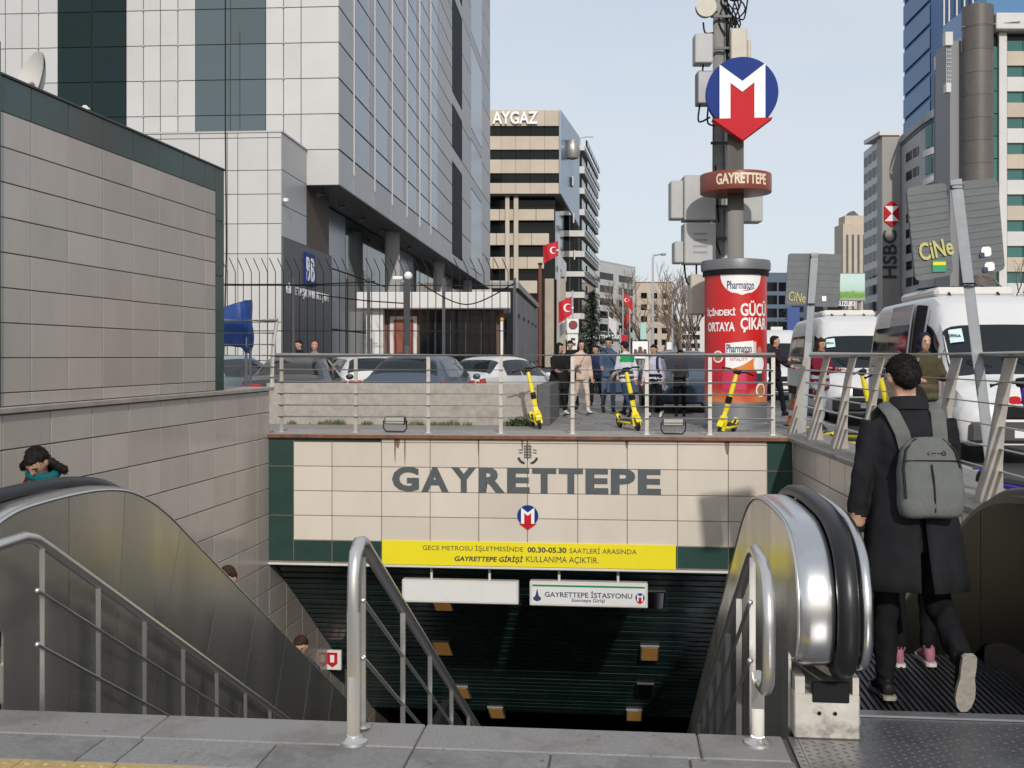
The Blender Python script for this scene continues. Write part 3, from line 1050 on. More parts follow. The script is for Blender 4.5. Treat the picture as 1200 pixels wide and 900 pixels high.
for k in range(32):
    xx = -0.48 + k * 0.031
    STEP.box(xx - 0.006, xx + 0.006, 0.0, 0.395, -0.0121, 0.0)
    STEP.box(xx - 0.006, xx + 0.006, -0.008, 0.0, -0.21, -0.005)
step_me = STEP.mesh('step', M['step_metal'])
def escalator(label, mx, loc):
    """mx maps the right-hand x to this escalator's x"""
    e = thing('escalator', label, 'escalator', loc, group='escalators beside the stairs')
    sgn = 1 if mx(1) > mx(0) else -1
    V = lambda x, p: Vector((mx(x), p[0], p[1]))
    def band(name, x0, x1, d0, d1, m, path=PATH, rnd=0.0, par=None):
        pa, pb = offs(path, d0), offs(path, d1)
        rings = []
        for a, b in zip(pa, pb):
            if rnd:
                c = a.lerp(b, 1 - rnd)
                rings.append([V(x0, a), V(x1, a), V(x1, c), V(x1 + (x0 - x1) * .12, a.lerp(b, 1 - rnd * .35)), V(x1 + (x0 - x1) * .3, b), V(x1 + (x0 - x1) * .7, b), V(x1 + (x0 - x1) * .88, a.lerp(b, 1 - rnd * .35)), V(x0, c)])
            else:
                rings.append([V(x0, a), V(x1, a), V(x1, b), V(x0, b)])
        return MB().loft(rings).build(name, m, par or e, 50, world=True)
    # inner (stair side) balustrade: deck, handrail, inner trim
    band('deck', 0.722, 0.862, -0.085, -0.050, M['steel_band'], rnd=.3)
    band('handrail', 0.866, 0.952, -0.052, 0.0, M['rubber'], rnd=.6)
    band('inner_deck', 0.956, 1.012, -0.085, -0.035, M['steel_band'], rnd=.5)
    # far balustrade
    band('inner_deck', 1.995, 2.035, -0.085, -0.045, M['dark_metal'])
    band('handrail', 2.038, 2.122, -0.052, 0.0, M['rubber'], rnd=.6)
    band('outer_deck', 2.126, 2.20, -0.085, -0.045, M['grey_metal'])
    # side cladding in separate sheets
    top = offs(PATH, -0.080)
    ys = [None, 5.38, 6.02, 6.82, 7.56, 8.30, 9.05, 9.8, 10.55, 11.3, 12.05, 12.8, 13.6, 14.4, 15.2]
    def joint(y):
        z = path_z(y, top)
        f = min(max((y - 5.7) / 1.4, 0), 1)
        d = Vector((-0.5 * f, -1 + 0.134 * f)).normalized()
        return Vector((y, z)), d
    def sub(y0, y1):
        pts = [p for p in top if (p.x > 5.05 or p.y > 0) and y0 + 1e-4 < p.x < y1 - 1e-4 and not (p.x < 5.05 and y0 > 5.05)]
        return pts
    for k in range(len(ys) - 1):
        g2 = 0.003
        if ys[k] is None:
            y1 = ys[1]
            pts = [p for p in top if p.x < y1 - g2 and not p.x > y1]
            pts = [p for i, p in enumerate(top) if i < 60 and p.x < y1 - g2]
            q, d = joint(y1 - g2)
            poly = [Vector((4.78, pts[0].y)), *pts, q, Vector((y1 - g2, -1.4)), Vector((4.78, -1.4))]
        else:
            q0, d0 = joint(ys[k] + g2); q1, d1 = joint(ys[k + 1] - g2)
            pts = [p for p in top if p.x > 5.1 and ys[k] + g2 < p.x < ys[k + 1] - g2]
            L_ = 2.5
            poly = [q0, *pts, q1, q1 + d1 * L_, q0 + d0 * L_]
        for xx, nm, m in ((0.715, 'side_panel', M['steel_clad']),):
            mb = MB()
            mb.prism([(p.x, p.y) for p in poly], lambda a, b_, dd: Vector((mx(dd), a, b_)), xx, xx + 0.012)
            mb.build(nm, m, e, world=True)
    # edge bead along the top of the cladding
    tb = offs(PATH, -0.073)
    MB().tube([V(0.718, p) for p in tb], 0.009, 6).build('edge_bead', M['steel'], e, 60, world=True)
    # inner black panels on both sides, with joint strips
    for xx, th in ((1.004, 0.012), (1.992, -0.012)):
        ysn = [4.80, 5.45, 6.25, 7.1, 8.0, 9.0, 10.0, 11.0, 12.0, 13.0, 14.0, 15.0]
        for a, b_ in zip(ysn[:-1], ysn[1:]):
            pts = [p for p in offs(PATH, -0.083) if p.y > -9 and (p.x > 5.1 or p.y > .7) and a + .004 < p.x < b_ - .004]
            def low(y): return max(-0.0, 0) + (0.10 if y < 5.95 else 0.10 - SLP * (y - 5.95)) - 0.02
            q0 = Vector((a + .004, path_z(max(a + .004, 4.9), offs(PATH, -0.083)))); q1 = Vector((b_ - .004, path_z(b_ - .004, offs(PATH, -0.083))))
            if a < 4.9: q0.y = 0.80
            mid = [Vector((5.95, low(5.95)))] if a < 5.95 < b_ else []
            poly = [q0, *pts, q1, Vector((b_ - .004, low(b_))), *mid, Vector((a + .004, low(a)))]
            MB().prism([(p.x, p.y) for p in poly], lambda A, B, D: Vector((mx(D), A, B)), xx, xx + th).build('inner_panel', M['inner_panel'], e, world=True)
    # skirts: rounded strip along the step line
    sk = [Vector((4.9, 0.0)), Vector((4.95, 0.07)), Vector((5.1, 0.13)), Vector((5.4, 0.15)), Vector((5.75, 0.14)), Vector((6.0, 0.09)), Vector((6.3, -0.05)), Vector((7.0, -0.455)), Vector((16.0, -5.65))]
    sk = smooth_path([tuple(p) for p in sk], 4)
    for x0, x1 in ((1.017, 1.045), (1.955, 1.979)):
        rings = [[V(x0, p), V(x1, p), V(x1, p - Vector((0, 0.45))), V(x0, p - Vector((0, 0.45)))] for p in sk]
        MB().loft(rings).build('skirt', M['dark_metal'], e, 40, world=True)
    # newel bases
    for xa, xb in ((0.727, 1.0), (2.0, 2.19)):
        mb = MB()
        x0, x1 = sorted((mx(xa), mx(xb)))
        mb.cbox(x0, x1, 4.70, 5.30, 0.0, 0.19, 0.006)
        mb.box(x0 + .004, x0 + .045, 4.704, 5.30, 0.1901, 0.262)
        mb.box(x1 - .03, x1 - .004, 4.704, 5.30, 0.1901, 0.262)
        base = mb.build('newel_base', M['newel_base'], e, world=True)
        mb = MB()
        for f in (0.38, 0.62):
            mb.cyl((x0 + (x1 - x0) * f, 4.695, 0.11), (x0 + (x1 - x0) * f, 4.705, 0.11), 0.009, 8)
        for q in range(1):
            mb.cbox(x0 + .075, x1 - .045, 4.694, 4.72, .155, .24, .004)
        mb.build('opening', M['black'], base, world=True)
    # steps
    xc = mx(1.5)
    y, z = 5.06, -0.005
    k = 0
    while y < 15.5:
        obj('step', step_me, e, Vector((xc, y, z)) - Vector(loc))
        y += 0.40
        k += 1
        z -= (0.0, 0.0, 0.035, 0.11)[k] if k < 4 else (0.19 if k == 4 else 0.2308)
    # dark truss pan below the steps
    mb = MB()
    xa, xb = sorted((mx(0.74), mx(2.19)))
    mb.prism([(4.8, -0.24), (5.9, -0.26), (15.5, -5.9), (15.5, -6.5), (5.7, -1.2), (4.8, -1.2)], lambda a, b_, d: Vector((d, a, b_)), xa, xb)
    mb.build('truss_pan', M['black'], e, world=True)
    # landing plate
    xa, xb = sorted((mx(0.702), mx(2.30)))
    xp, xq = sorted((mx(0.738), mx(2.30)))
    mb = MB(); mb.cbox(xp, xq, 2.2, 5.05, -0.028, 0.0, 0.003)
    xp, xq = sorted((mx(0.702), mx(0.7375)))
    mb.box(xp, xq, 2.2, 4.715, -0.028, 0.0)
    lp = mb.build('landing_plate', M['plate'], e, world=True)
    mb = MB()
    x = xa + 0.02; i = 0
    while x < xb - 0.02:
        yy = 4.22 + (0.022 if i % 2 else 0)
        j = 0
        while yy < 4.98:
            if yy > 4.69 and abs(x - mx(0.72)) < .045: yy += 0.044; j += 1; continue
            if not (mx(0.72) - .02 < x < mx(1.0) + .02 and sgn > 0 and yy > 4.68):
                a = R(38) if (i + j) % 2 else R(-38)
                c, s_ = math.cos(a), math.sin(a)
                ln, wd = 0.017, 0.0052
                mb.add([(x + c * ln, yy + s_ * ln, 0.0004), (x - s_ * wd, yy + c * wd, 0.0004), (x - c * ln, yy - s_ * ln, 0.0004), (x + s_ * wd, yy - c * wd, 0.0004),
                        (x, yy, 0.0034)], [(0, 1, 4), (1, 2, 4), (2, 3, 4), (3, 0, 4)])
            yy += 0.044; j += 1
        x += 0.038; i += 1
    tag(mb.build('tread_pattern', M['plate'], lp, world=True), kind='stuff')
    mb = MB()
    mb.cbox(xa + .30, xb - .30, 5.0, 5.075, 0.0005, 0.012, .003)
    mb.build('comb', M['grey_metal'], e, world=True)
    return e
escalator('right escalator with bright steel newel end and a man stepping on', lambda x: x, (1.45, 4.9, 0.0))
escalator('left escalator clad in dull steel sheets along the stairs', lambda x: -2.15 - x, (-3.6, 4.9, 0.0))

# ================================================================== stair handrails
def stair_rail(label, x, side, posts, thick, mid=False, y_end=11.5, yo=0.0):
    t = thing('stair_handrail', label, 'handrail', (x, 4.6, 0))
    zr = lambda y: 0.775 - 0.555 * (y - 4.82)
    if mid:
        pts = [(4.455, 0.0), (4.455, 0.55), (4.46, 0.70), (4.49, 0.785), (4.55, 0.822), (4.62, 0.812), (4.70, 0.765), (4.9, 0.654), (5.5, 0.32), (y_end, 0.32 - .555 * (y_end - 5.5))]
        pp = [Vector((x, a, b)) for a, b in pts]
        MB().tube(pp[:8] + pp[8:], thick, 14).build('rail', M['steel'], t, 45, world=True)
        lower = lambda y: 0.655 - 0.556 * (y - 4.9)
    else:
        pts = [(4.61, 0.285), (4.50, 0.283), (4.38, 0.30), (4.30, 0.35), (4.275, 0.43), (4.272, 0.58), (4.29, 0.67), (4.36, 0.745), (4.47, 0.785), (4.70, 0.795), (4.80, 0.77), (4.95, 0.69), (5.5, 0.385), (y_end, 0.385 - .556 * (y_end - 5.5))]
        pp = [Vector((x, a + (yo if a < 4.6 else (yo if b < .5 and a < 4.7 else 0)), b)) for a, b in pts]
        MB().tube(pp, thick, 14).build('rail', M['steel'], t, 45, world=True)
        lower = lambda y: 0.69 - 0.556 * (y - 4.95)
    for y in posts:
        zt = min(lower(y), .76) - 0.01
        zb = 0.0 if y < PY0 - .02 else -0.173 * (int((y - PY0) / .30) + 1)
        mb = MB(); mb.cyl((x, y, zb), (x, y, zt), 0.0135, 10)
        mb.cyl((x, y, zb + .002), (x, y, zb + .012), 0.035, 14)
        mb.build('post', M['steel'], t, 45, world=True)
    for dz in (0.25, 0.50):
        y0 = posts[0] - 0.08 if not mid else posts[0]
        mb = MB()
        mb.tube([(x + side * .02, y0, lower(y0) - dz), (x + side * .02, y_end, lower(y_end) - dz)], 0.0095, 8)
        mb.ball((x + side * .02, y0, lower(y0) - dz), .013, 8, 6)
        mb.build('bar', M['steel'], t, 45, world=True)
    # main foot post
    yb = 4.455 if mid else 4.61 + yo
    mb = MB()
    if not mid:
        mb.cyl((x, yb, 0.0), (x, yb, 0.295), thick * 1.02, 14)
    mb.lathe([(0.06, 0.0), (0.058, 0.012), (0.04, 0.02), (thick + .002, 0.035)], (x, yb, 0.0), 20)
    mb.build('foot_flange', M['steel'], t, 45, world=True)
    return t
stair_rail('steel handrail standing alone in the middle of the stairs', -1.12, 0, [4.62, 5.48, 6.27, 7.07, 7.87, 8.67], 0.029, mid=True)
stair_rail('steel handrail in front of the left escalator cladding', -2.72, 1, [4.86, 5.41, 5.96, 6.51, 7.07, 7.63, 8.18, 8.75], 0.026, yo=-.5)
stair_rail('steel handrail with looped end beside the right escalator newel', 0.565, -1, [4.80, 5.35, 5.9, 6.45, 7.0, 7.55, 8.1, 8.7], 0.026)
# ================================================================== vehicles
def crom(vals, t):
    """Catmull-Rom through rows of numbers at float index t"""
    n = len(vals)
    i = min(int(t), n - 2)
    f = t - i
    p0, p1, p2, p3 = vals[max(i - 1, 0)], vals[i], vals[i + 1], vals[min(i + 2, n - 1)]
    return [0.5 * ((2 * b) + (c - a) * f + (2 * a - 5 * b + 4 * c - d) * f * f + (3 * b - a - 3 * c + d) * f ** 3) for a, b, c, d in zip(p0, p1, p2, p3)]
class Shell:
    """vehicle body: sections (y, z_sill, w_sill, z_mid, w_mid, z_belt, w_belt, z_roof, w_roof), front at +y"""
    def __init__(s, secs):
        s.secs = sorted(secs, key=lambda a: a[0])
    def prm(s, y):
        ys = [a[0] for a in s.secs]
        y = min(max(y, ys[0]), ys[-1])
        for i in range(len(ys) - 1):
            if ys[i] <= y <= ys[i + 1]:
                f = (y - ys[i]) / (ys[i + 1] - ys[i])
                r = crom(s.secs, i + f)
                l = [a + (b - a) * f for a, b in zip(s.secs[i], s.secs[i + 1])]
                r = [a * .6 + b * .4 for a, b in zip(r, l)]
                return r
    def prof(s, y):
        _, zs, ws, zm, wm, zb, wb, zt, wt = s.prm(y)
        h = zt - zb
        return [(ws * .9, zs), (ws, zs + .05), (wm, zm), (wb, zb), (wb + (wt - wb) * .55, zb + h * .55), (wt, zt - h * .12 - .012), (wt * .90, zt - .022 - .02 * h), (wt * .62, zt - .006), (0, zt)]
    def pt(s, y, k, side=1):
        p = s.prof(y)
        k = min(max(k, 0), 8)
        i = min(int(k), 7)
        f = k - i
        x = p[i][0] + (p[i + 1][0] - p[i][0]) * f
        z = p[i][1] + (p[i + 1][1] - p[i][1]) * f
        return Vector((x * side, y, z))
    def body(s, n=34):
        y0, y1 = s.secs[0][0], s.secs[-1][0]
        ys = sorted(set([y0 + (y1 - y0) * i / n for i in range(n + 1)] + [a[0] for a in s.secs]))
        rings = []
        for y in ys:
            p = s.prof(y)
            rings.append([Vector((a, y, b)) for a, b in p] + [Vector((-a, y, b)) for a, b in p[-2::-1]])
        return MB().loft(rings)
    def patch(s, y0, y1, k0, k1, side=1, off=0.006, ny=6, nk=4, skew=0.0):
        rows = []
        for i in range(ny + 1):
            row = []
            for j in range(nk + 1):
                k = k0 + (k1 - k0) * j / nk
                y = y0 + (y1 - y0) * i / ny + skew * (j / nk)
                p = s.pt(y, k, side)
                a = s.pt(y + .02, k, side) - s.pt(y - .02, k, side)
                b = s.pt(y, min(k + .05, 8), side) - s.pt(y, max(k - .05, 0), side)
                nn = a.cross(b) * side
                if nn.length > 1e-9: nn.normalize()
                if nn.dot(p - Vector((0, y, .8))) < 0: nn = -nn
                row.append(p + nn * off)
            rows.append(row)
        return rows
    def top_patch(s, y0, y1, kmin=4.2, off=0.006, ny=7, kmin1=None):
        """window across the body (windscreen, rear window)"""
        rows = []
        kmin1 = kmin if kmin1 is None else kmin1
        for i in range(ny + 1):
            y = y0 + (y1 - y0) * i / ny
            ka = kmin + (kmin1 - kmin) * i / ny
            row = []
            for side in (1, -1):
                ks = [ka + (8 - ka) * j / 5 for j in range(6)]
                if side == -1: ks = ks[-2::-1]
                for k in ks:
                    p = s.pt(y, k, side)
                    a = s.pt(y + .02, 8, 1) - s.pt(y - .02, 8, 1)
                    nn = Vector((0, -a.z, a.y))
                    if nn.length > 1e-9: nn.normalize()
                    if nn.z < 0: nn = -nn
                    row.append(p + nn * off + Vector((side * off * .3, 0, 0)))
            rows.append(row)
        return rows
TY = MB(); TY.lathe([(0.19, -.10), (0.29, -.105), (0.325, -.08), (0.33, 0), (0.325, .08), (0.29, .105), (0.19, .10)], (0, 0, 0), 24)
TY.xf(Matrix.Rotation(R(90), 4, 'Y')); tyre_me = TY.mesh('tyre', M['rubber'], 40)
RM = MB(); RM.lathe([(0.03, -.07), (0.2, -.085), (0.21, -.06), (0.21, .06), (0.2, .085), (0.03, .07)], (0, 0, 0), 20)
for k in range(5):
    a = 2 * math.pi * k / 5
    RM.bar((0.02 * math.cos(a), .02 * math.sin(a), .088), (.19 * math.cos(a), .19 * math.sin(a), .088), .05, .012)
    RM.bar((0.02 * math.cos(a), .02 * math.sin(a), -.088), (.19 * math.cos(a), .19 * math.sin(a), -.088), .05, .012)
RM.xf(Matrix.Rotation(R(90), 4, 'Y')); rim_me = RM.mesh('rim', M['galv'], 40)
def wheels(t, hw, yf, yr, r=0.33):
    for sx in (-1, 1):
        for y in (yf, yr):
            w = obj('wheel', tyre_me, t, (sx * hw, y, r))
            w.scale = (1, r / .33, r / .33)
            obj('rim', rim_me, w)
mk('tail_red', (0.35, 0.008, 0.01), 0.2, coat=0.4)
mk('head_glass', (0.45, 0.47, 0.5), 0.12, 0.3)
mk('plate_white', (0.7, 0.7, 0.7), 0.4)
HATCH = [(-2.12, .30, .70, .55, .78, .86, .76, .92, .60), (-2.06, .24, .78, .55, .86, .92, .82, .985, .66), (-1.95, .22, .84, .55, .89, .95, .84, 1.10, .62), (-1.62, .20, .86, .55, .90, .97, .85, 1.36, .58),
         (-1.25, .20, .86, .55, .90, .97, .85, 1.44, .60), (-.4, .20, .86, .55, .90, .95, .86, 1.475, .62), (.35, .20, .86, .55, .90, .93, .86, 1.44, .61), (.8, .20, .86, .55, .90, .92, .85, 1.26, .62),
         (1.25, .20, .86, .55, .89, .90, .84, 1.00, .70), (1.6, .20, .85, .55, .88, .82, .80, .90, .62), (1.95, .22, .80, .52, .84, .70, .74, .78, .55), (2.12, .28, .68, .48, .72, .60, .62, .66, .45)]
SEDAN = [(-2.25, .30, .70, .55, .78, .84, .74, .90, .58), (-2.18, .24, .78, .55, .86, .90, .80, .985, .66), (-1.9, .22, .84, .55, .89, .94, .83, 1.03, .66), (-1.6, .20, .86, .55, .90, .95, .84, 1.08, .62), (-1.15, .20, .86, .55, .90, .96, .85, 1.30, .57),
         (-.7, .20, .86, .55, .90, .95, .86, 1.42, .58), (-.1, .20, .86, .55, .90, .94, .86, 1.445, .60), (.35, .20, .86, .55, .90, .93, .86, 1.40, .60), (.85, .20, .86, .55, .90, .92, .85, 1.20, .62),
         (1.25, .20, .86, .55, .89, .90, .84, 1.00, .70), (1.65, .20, .85, .55, .88, .82, .80, .90, .62), (2.05, .22, .80, .52, .84, .70, .74, .78, .55), (2.25, .28, .68, .48, .72, .60, .62, .66, .45)]
def car(label, loc, rz, col, secs=HATCH, nm='parked_car', group='cars in the car park behind the low wall'):
    t = thing(nm, label, 'car', loc, rz, group)
    sh = Shell(secs)
    body = sh.body().build('body', col, t, 35)
    sed = secs is SEDAN
    rw0, rw1 = (-1.62, -.98) if sed else (-1.97, -1.50)
    MB().strip(sh.top_patch(rw0 + .03, rw1, 4.0, kmin1=4.9)).build('rear_window', M['glass_car'], t, 40)
    MB().strip(sh.top_patch(.52, 1.16, 4.6, kmin1=4.0)).build('windscreen', M['glass_car'], t, 40)
    for sd in (1, -1):
        ya, yb, yc = (-1.0, -.28, .62) if sed else (-1.42, -.45, .55)
        MB().strip(sh.patch(ya, yb - .04, 3.12, 4.9, sd, skew=.10)).build('side_window', M['glass_car'], t, 40)
        MB().strip(sh.patch(yb + .04, yc + .25, 3.12, 4.9, sd, skew=-.16)).build('side_window', M['glass_car'], t, 40)
        yl = secs[0][0]
        mb = MB(); mb.strip(sh.patch(yl + .01, yl + .30, 2.45, 3.05, sd, .008, 4, 3))
        z0 = .76
        mb.cbox(*sorted((sd * .42, sd * .73)), yl - .018, yl + .05, z0, z0 + .13, .02)
        mb.build('tail_light', M['tail_red'], t, 40)
        yf = secs[-1][0]
        mb = MB(); mb.strip(sh.patch(yf - .42, yf - .06, 2.3, 3.0, sd, .008, 4, 3)); mb.build('headlight', M['head_glass'], t, 40)
        mb = MB(); mb.ball((sd * .99, .72, .98), (.09, .05, .065), 10, 6); mb.build('mirror', col, t, 40)
    mb = MB(); mb.cbox(-.27, .27, secs[0][0] - .02, secs[0][0] + .03, .70, .80, .004); mb.build('number_plate', M['plate_white'], t)
    mb = MB(); mb.cbox(-.70, .70, secs[0][0] - .05, secs[0][0] + .10, .28, .50, .04); mb.build('rear_bumper', M['black'], t)
    wheels(t, .80, secs[-1][0] - .82, secs[0][0] + .80, .31)
    return t
def paint(nm, c, metal=0.3):
    return mat('paint_' + nm, c, 0.35, metal, coat=0.25, var=0.03, spec=.3)
def on_plaza(u, d, z=PLZ - .11):
    p = P(u, 418, d)
    return (p.x, p.y, z)
car('dark grey saloon with red tail lights behind the low wall, left of the blue hatchback', on_plaza(352, 23.6), R(8), paint('graphite', (0.055, 0.055, 0.06)), SEDAN)
car('dark blue hatchback seen from behind, in front of the guardhouse door', on_plaza(500, 24.2), R(-4), paint('navy', (0.075, 0.095, 0.13)))
car('white car half hidden left of the dark blue hatchback', on_plaza(424, 27.0), R(25), M['white_car'])
car('white car showing right of the dark blue hatchback', on_plaza(585, 27.0), R(-25), M['white_car'], SEDAN)
car('pale blue car beside the blue tarpaulin', on_plaza(262, 24.0), R(-8), paint('sky', (0.30, 0.38, 0.42)))

VAN = [(-2.75, .34, .90, .9, .97, 1.3, .98, 2.36, .80), (-2.68, .32, .96, .9, 1.01, 1.3, 1.0, 2.44, .84), (-2.4, .32, .98, .9, 1.02, 1.3, 1.0, 2.48, .86), (-.5, .32, .98, .9, 1.02, 1.3, 1.0, 2.50, .87), (.4, .32, .98, .9, 1.02, 1.3, 1.0, 2.50, .87),
       (.85, .32, .98, .9, 1.02, 1.3, 1.0, 2.45, .85), (1.12, .32, .98, .9, 1.02, 1.3, .99, 2.33, .82), (1.35, .32, .98, .9, 1.02, 1.28, .98, 2.08, .82), (1.75, .32, .98, .9, 1.01, 1.25, .97, 1.58, .84), (2.0, .32, .98, .9, 1.0, 1.18, .95, 1.30, .84),
       (2.15, .32, .97, .85, 1.0, 1.12, .93, 1.22, .80), (2.45, .30, .95, .8, .98, 1.02, .90, 1.12, .72), (2.66, .28, .90, .7, .94, .88, .84, .97, .62), (2.75, .30, .80, .6, .84, .74, .74, .80, .5)]
def van(label, loc, rz, door=False, roof=True):
    t = thing('minibus', label, 'minibus', loc, rz, 'white minibuses queuing along the kerb')
    sh = Shell(VAN)
    body = sh.body(44).build('body', M['white_car'], t, 35)
    ws = MB().strip(sh.top_patch(1.42, 2.06, 4.95, kmin1=4.4, ny=8)).build('windscreen', M['glass_car'], t, 40)
    for sd in (1, -1):
        # sd = +1 is the driver's left in local coords; flipped by rz when facing the camera
        MB().strip(sh.patch(.98, 1.55, 3.15, 4.25, sd, .007, 6, 4, skew=-.10)).build('cab_window', M['glass_car'], t, 40)
        if door and sd == door:
            MB().strip(sh.patch(.22, .78, .5, 5.0, sd, .007, 4, 10)).build('door_opening', M['black'], t, 40)
            MB().strip(sh.patch(.10, .20, .5, 5.05, sd, .045, 2, 10)).build('door_edge', M['white_car'], t, 40)
            MB().strip(sh.patch(-1.25, .10, .5, 5.05, sd, .04, 6, 10)).build('sliding_door', mat('grey_paint', (.34, .34, .35), .4, coat=.4), t, 40)
            MB().strip(sh.patch(-1.2, .04, 3.05, 4.2, sd, .05, 6, 4)).build('side_window', M['glass_car'], t, 40)
            MB().strip(sh.patch(-2.55, -1.3, 3.05, 4.2, sd, .007, 6, 4)).build('side_window', M['glass_car'], t, 40)
        else:
            for a, b in ((-2.55, -1.5), (-1.42, -.35), (-.27, .72)):
                MB().strip(sh.patch(a, b, 3.05, 4.2, sd, .007, 6, 4)).build('side_window', M['glass_car'], t, 40)
        MB().strip(sh.patch(1.98, 2.52, 2.2, 3.0, sd, .010, 6, 4, skew=-.1)).build('headlight', M['head_glass'], t, 40)
        mb = MB(); mb.ball((sd * 1.15, 1.62, 1.42), (.09, .07, .19), 10, 8); mb.cyl((sd * .98, 1.6, 1.3), (sd * 1.12, 1.62, 1.33), .03, 8); mb.build('mirror', M['black'], t, 40)
        MB().strip(sh.patch(-2.5, 2.3, 1.35, 1.75, sd, .012, 20, 2)).build('side_moulding', M['black'], t, 40)
    mb = MB(); mb.cbox(-.85, .85, 2.60, 2.80, .32, .62, .05); mb.build('bumper', mat('grey_plastic', (.05, .05, .052), .6), t)
    mb = MB(); mb.cbox(-.42, .42, 2.69, 2.785, .66, .84, .02); mb.build('grille', M['black'], t)
    mb = MB()
    mb.tube([(-.5, 2.03, 1.37), (-.1, 1.86, 1.50), (.1, 1.84, 1.51)], .012, 6); mb.tube([(.3, 2.03, 1.37), (.6, 1.87, 1.47)], .012, 6); mb.build('wiper', M['black'], t)
    for sd in (1, -1):
        for yy in (.90, 1.62):
            rows_ = sh.patch(yy, yy + .012, .8, 4.9, sd, .003, 1, 10)
            MB().strip(rows_).build('door_seam', M['black'], t, 40)
        MB().strip(sh.patch(1.08, 1.22, 2.5, 2.62, sd, .02, 2, 1)).build('door_handle', M['black'], t, 40)
    mb = MB(); mb.cbox(-.26, .26, 2.785, 2.812, .40, .51, .004); mb.build('number_plate', M['plate_white'], t)
    wheels(t, .90, 1.78, -1.75, .34)
    if roof:
        mb = MB()
        mb.cbox(-.62, .62, -1.9, .30, 2.47, 2.64, .06)
        mb.build('roof_unit', M['off_white'], t, 30)
        mb = MB()
        for sx in (-.35, .1, .4):
            mb.tube([(sx, .36, 2.5), (sx + .02, .22, 2.62), (sx + .12, -.1, 2.66), (sx + .2, -.8, 2.665)], .018, 6)
        mb.build('roof_pipe', M['black'], t)
    return t
v1 = van('large white minibus at the front with its side door open', (5.62, 18.3, .10), R(180), door=1)
v2 = van('second white minibus behind the front one', (5.42, 27.0, .10), R(180), door=0)
v3 = van('white minibus furthest back, half hidden by the advertising column', (5.6, 41.0, .10), R(180), roof=False)
# route cards in the windscreens (upper corner on the kerb side)
mk('card', (0.55, 0.70, 0.72), 0.5)
def windscreen_card(t, label_txt, k0=5.75, k1=6.75, y0=1.47, y1=1.62):
    sh = Shell(VAN)
    rows = []
    for i in range(5):
        y = y0 + (y1 - y0) * i / 4
        rows.append([sh.pt(y, k0 + (k1 - k0) * j / 4 , 1) + Vector((0, .022, .022)) for j in range(5)])
    MB().strip(rows).build('route_card', M['card'], t, 40)
    a, b = rows[2][1], rows[2][3]
    ctr = (rows[2][2] + Vector((0, .006, .006)))
    sl = (rows[4][2] - rows[0][2])
    tilt = math.atan2(-sl.z, sl.y)
    text('lettering', label_txt, .1, M['ink'], t, ctr, ext=.001, bold=.003, width=(a - b).length * 1.5, height=.075, rot=(R(90) - tilt - R(90) + R(0), 0, R(180)))
windscreen_card(v1, 'KAVACIK')
windscreen_card(v2, 'KAVACIK')
mb = MB(); mb.cbox(-.42, .42, 2.70, 2.80, .86, 1.10, .01)
mb.xf(Matrix.Translation((.0, .02, -.03))); mb.build('name_board', M['white_paint'], v1)
text('lettering', 'alb', .2, M['red'], v1, (0.13, 2.825, .945), ext=.002, bold=.012, width=.42, height=.15, rz=R(180))
# more traffic beyond the column
car('dark blue car among the traffic left of the advertising column', P(722, 418, 40).xy.to_3d() + Vector((0, 0, .1)), R(188), paint('blue', (0.04, 0.07, 0.13)), HATCH, 'car', 'traffic on the street')
car('white car among the traffic beyond the pedestrians', P(781, 418, 52).xy.to_3d() + Vector((0, 0, .1)), R(180), M['white_car'], SEDAN, 'car', 'traffic on the street')
car('blue-grey car close to the left side of the advertising column', P(800, 418, 27).xy.to_3d() + Vector((0, 0, .3)), R(186), paint('bluegrey', (0.035, 0.055, 0.085)), HATCH, 'car', 'traffic on the street')
car('silver car further up the street under the bare trees', P(757, 418, 62).xy.to_3d() + Vector((0, 0, .1)), R(180), paint('silver', (0.4, 0.41, 0.42)), HATCH, 'car', 'traffic on the street')
car('dark car behind the furthest minibus', P(944, 418, 56).xy.to_3d() + Vector((0, 0, .1)), R(180), paint('dark', (0.03, 0.03, 0.035)), HATCH, 'car', 'traffic on the street')
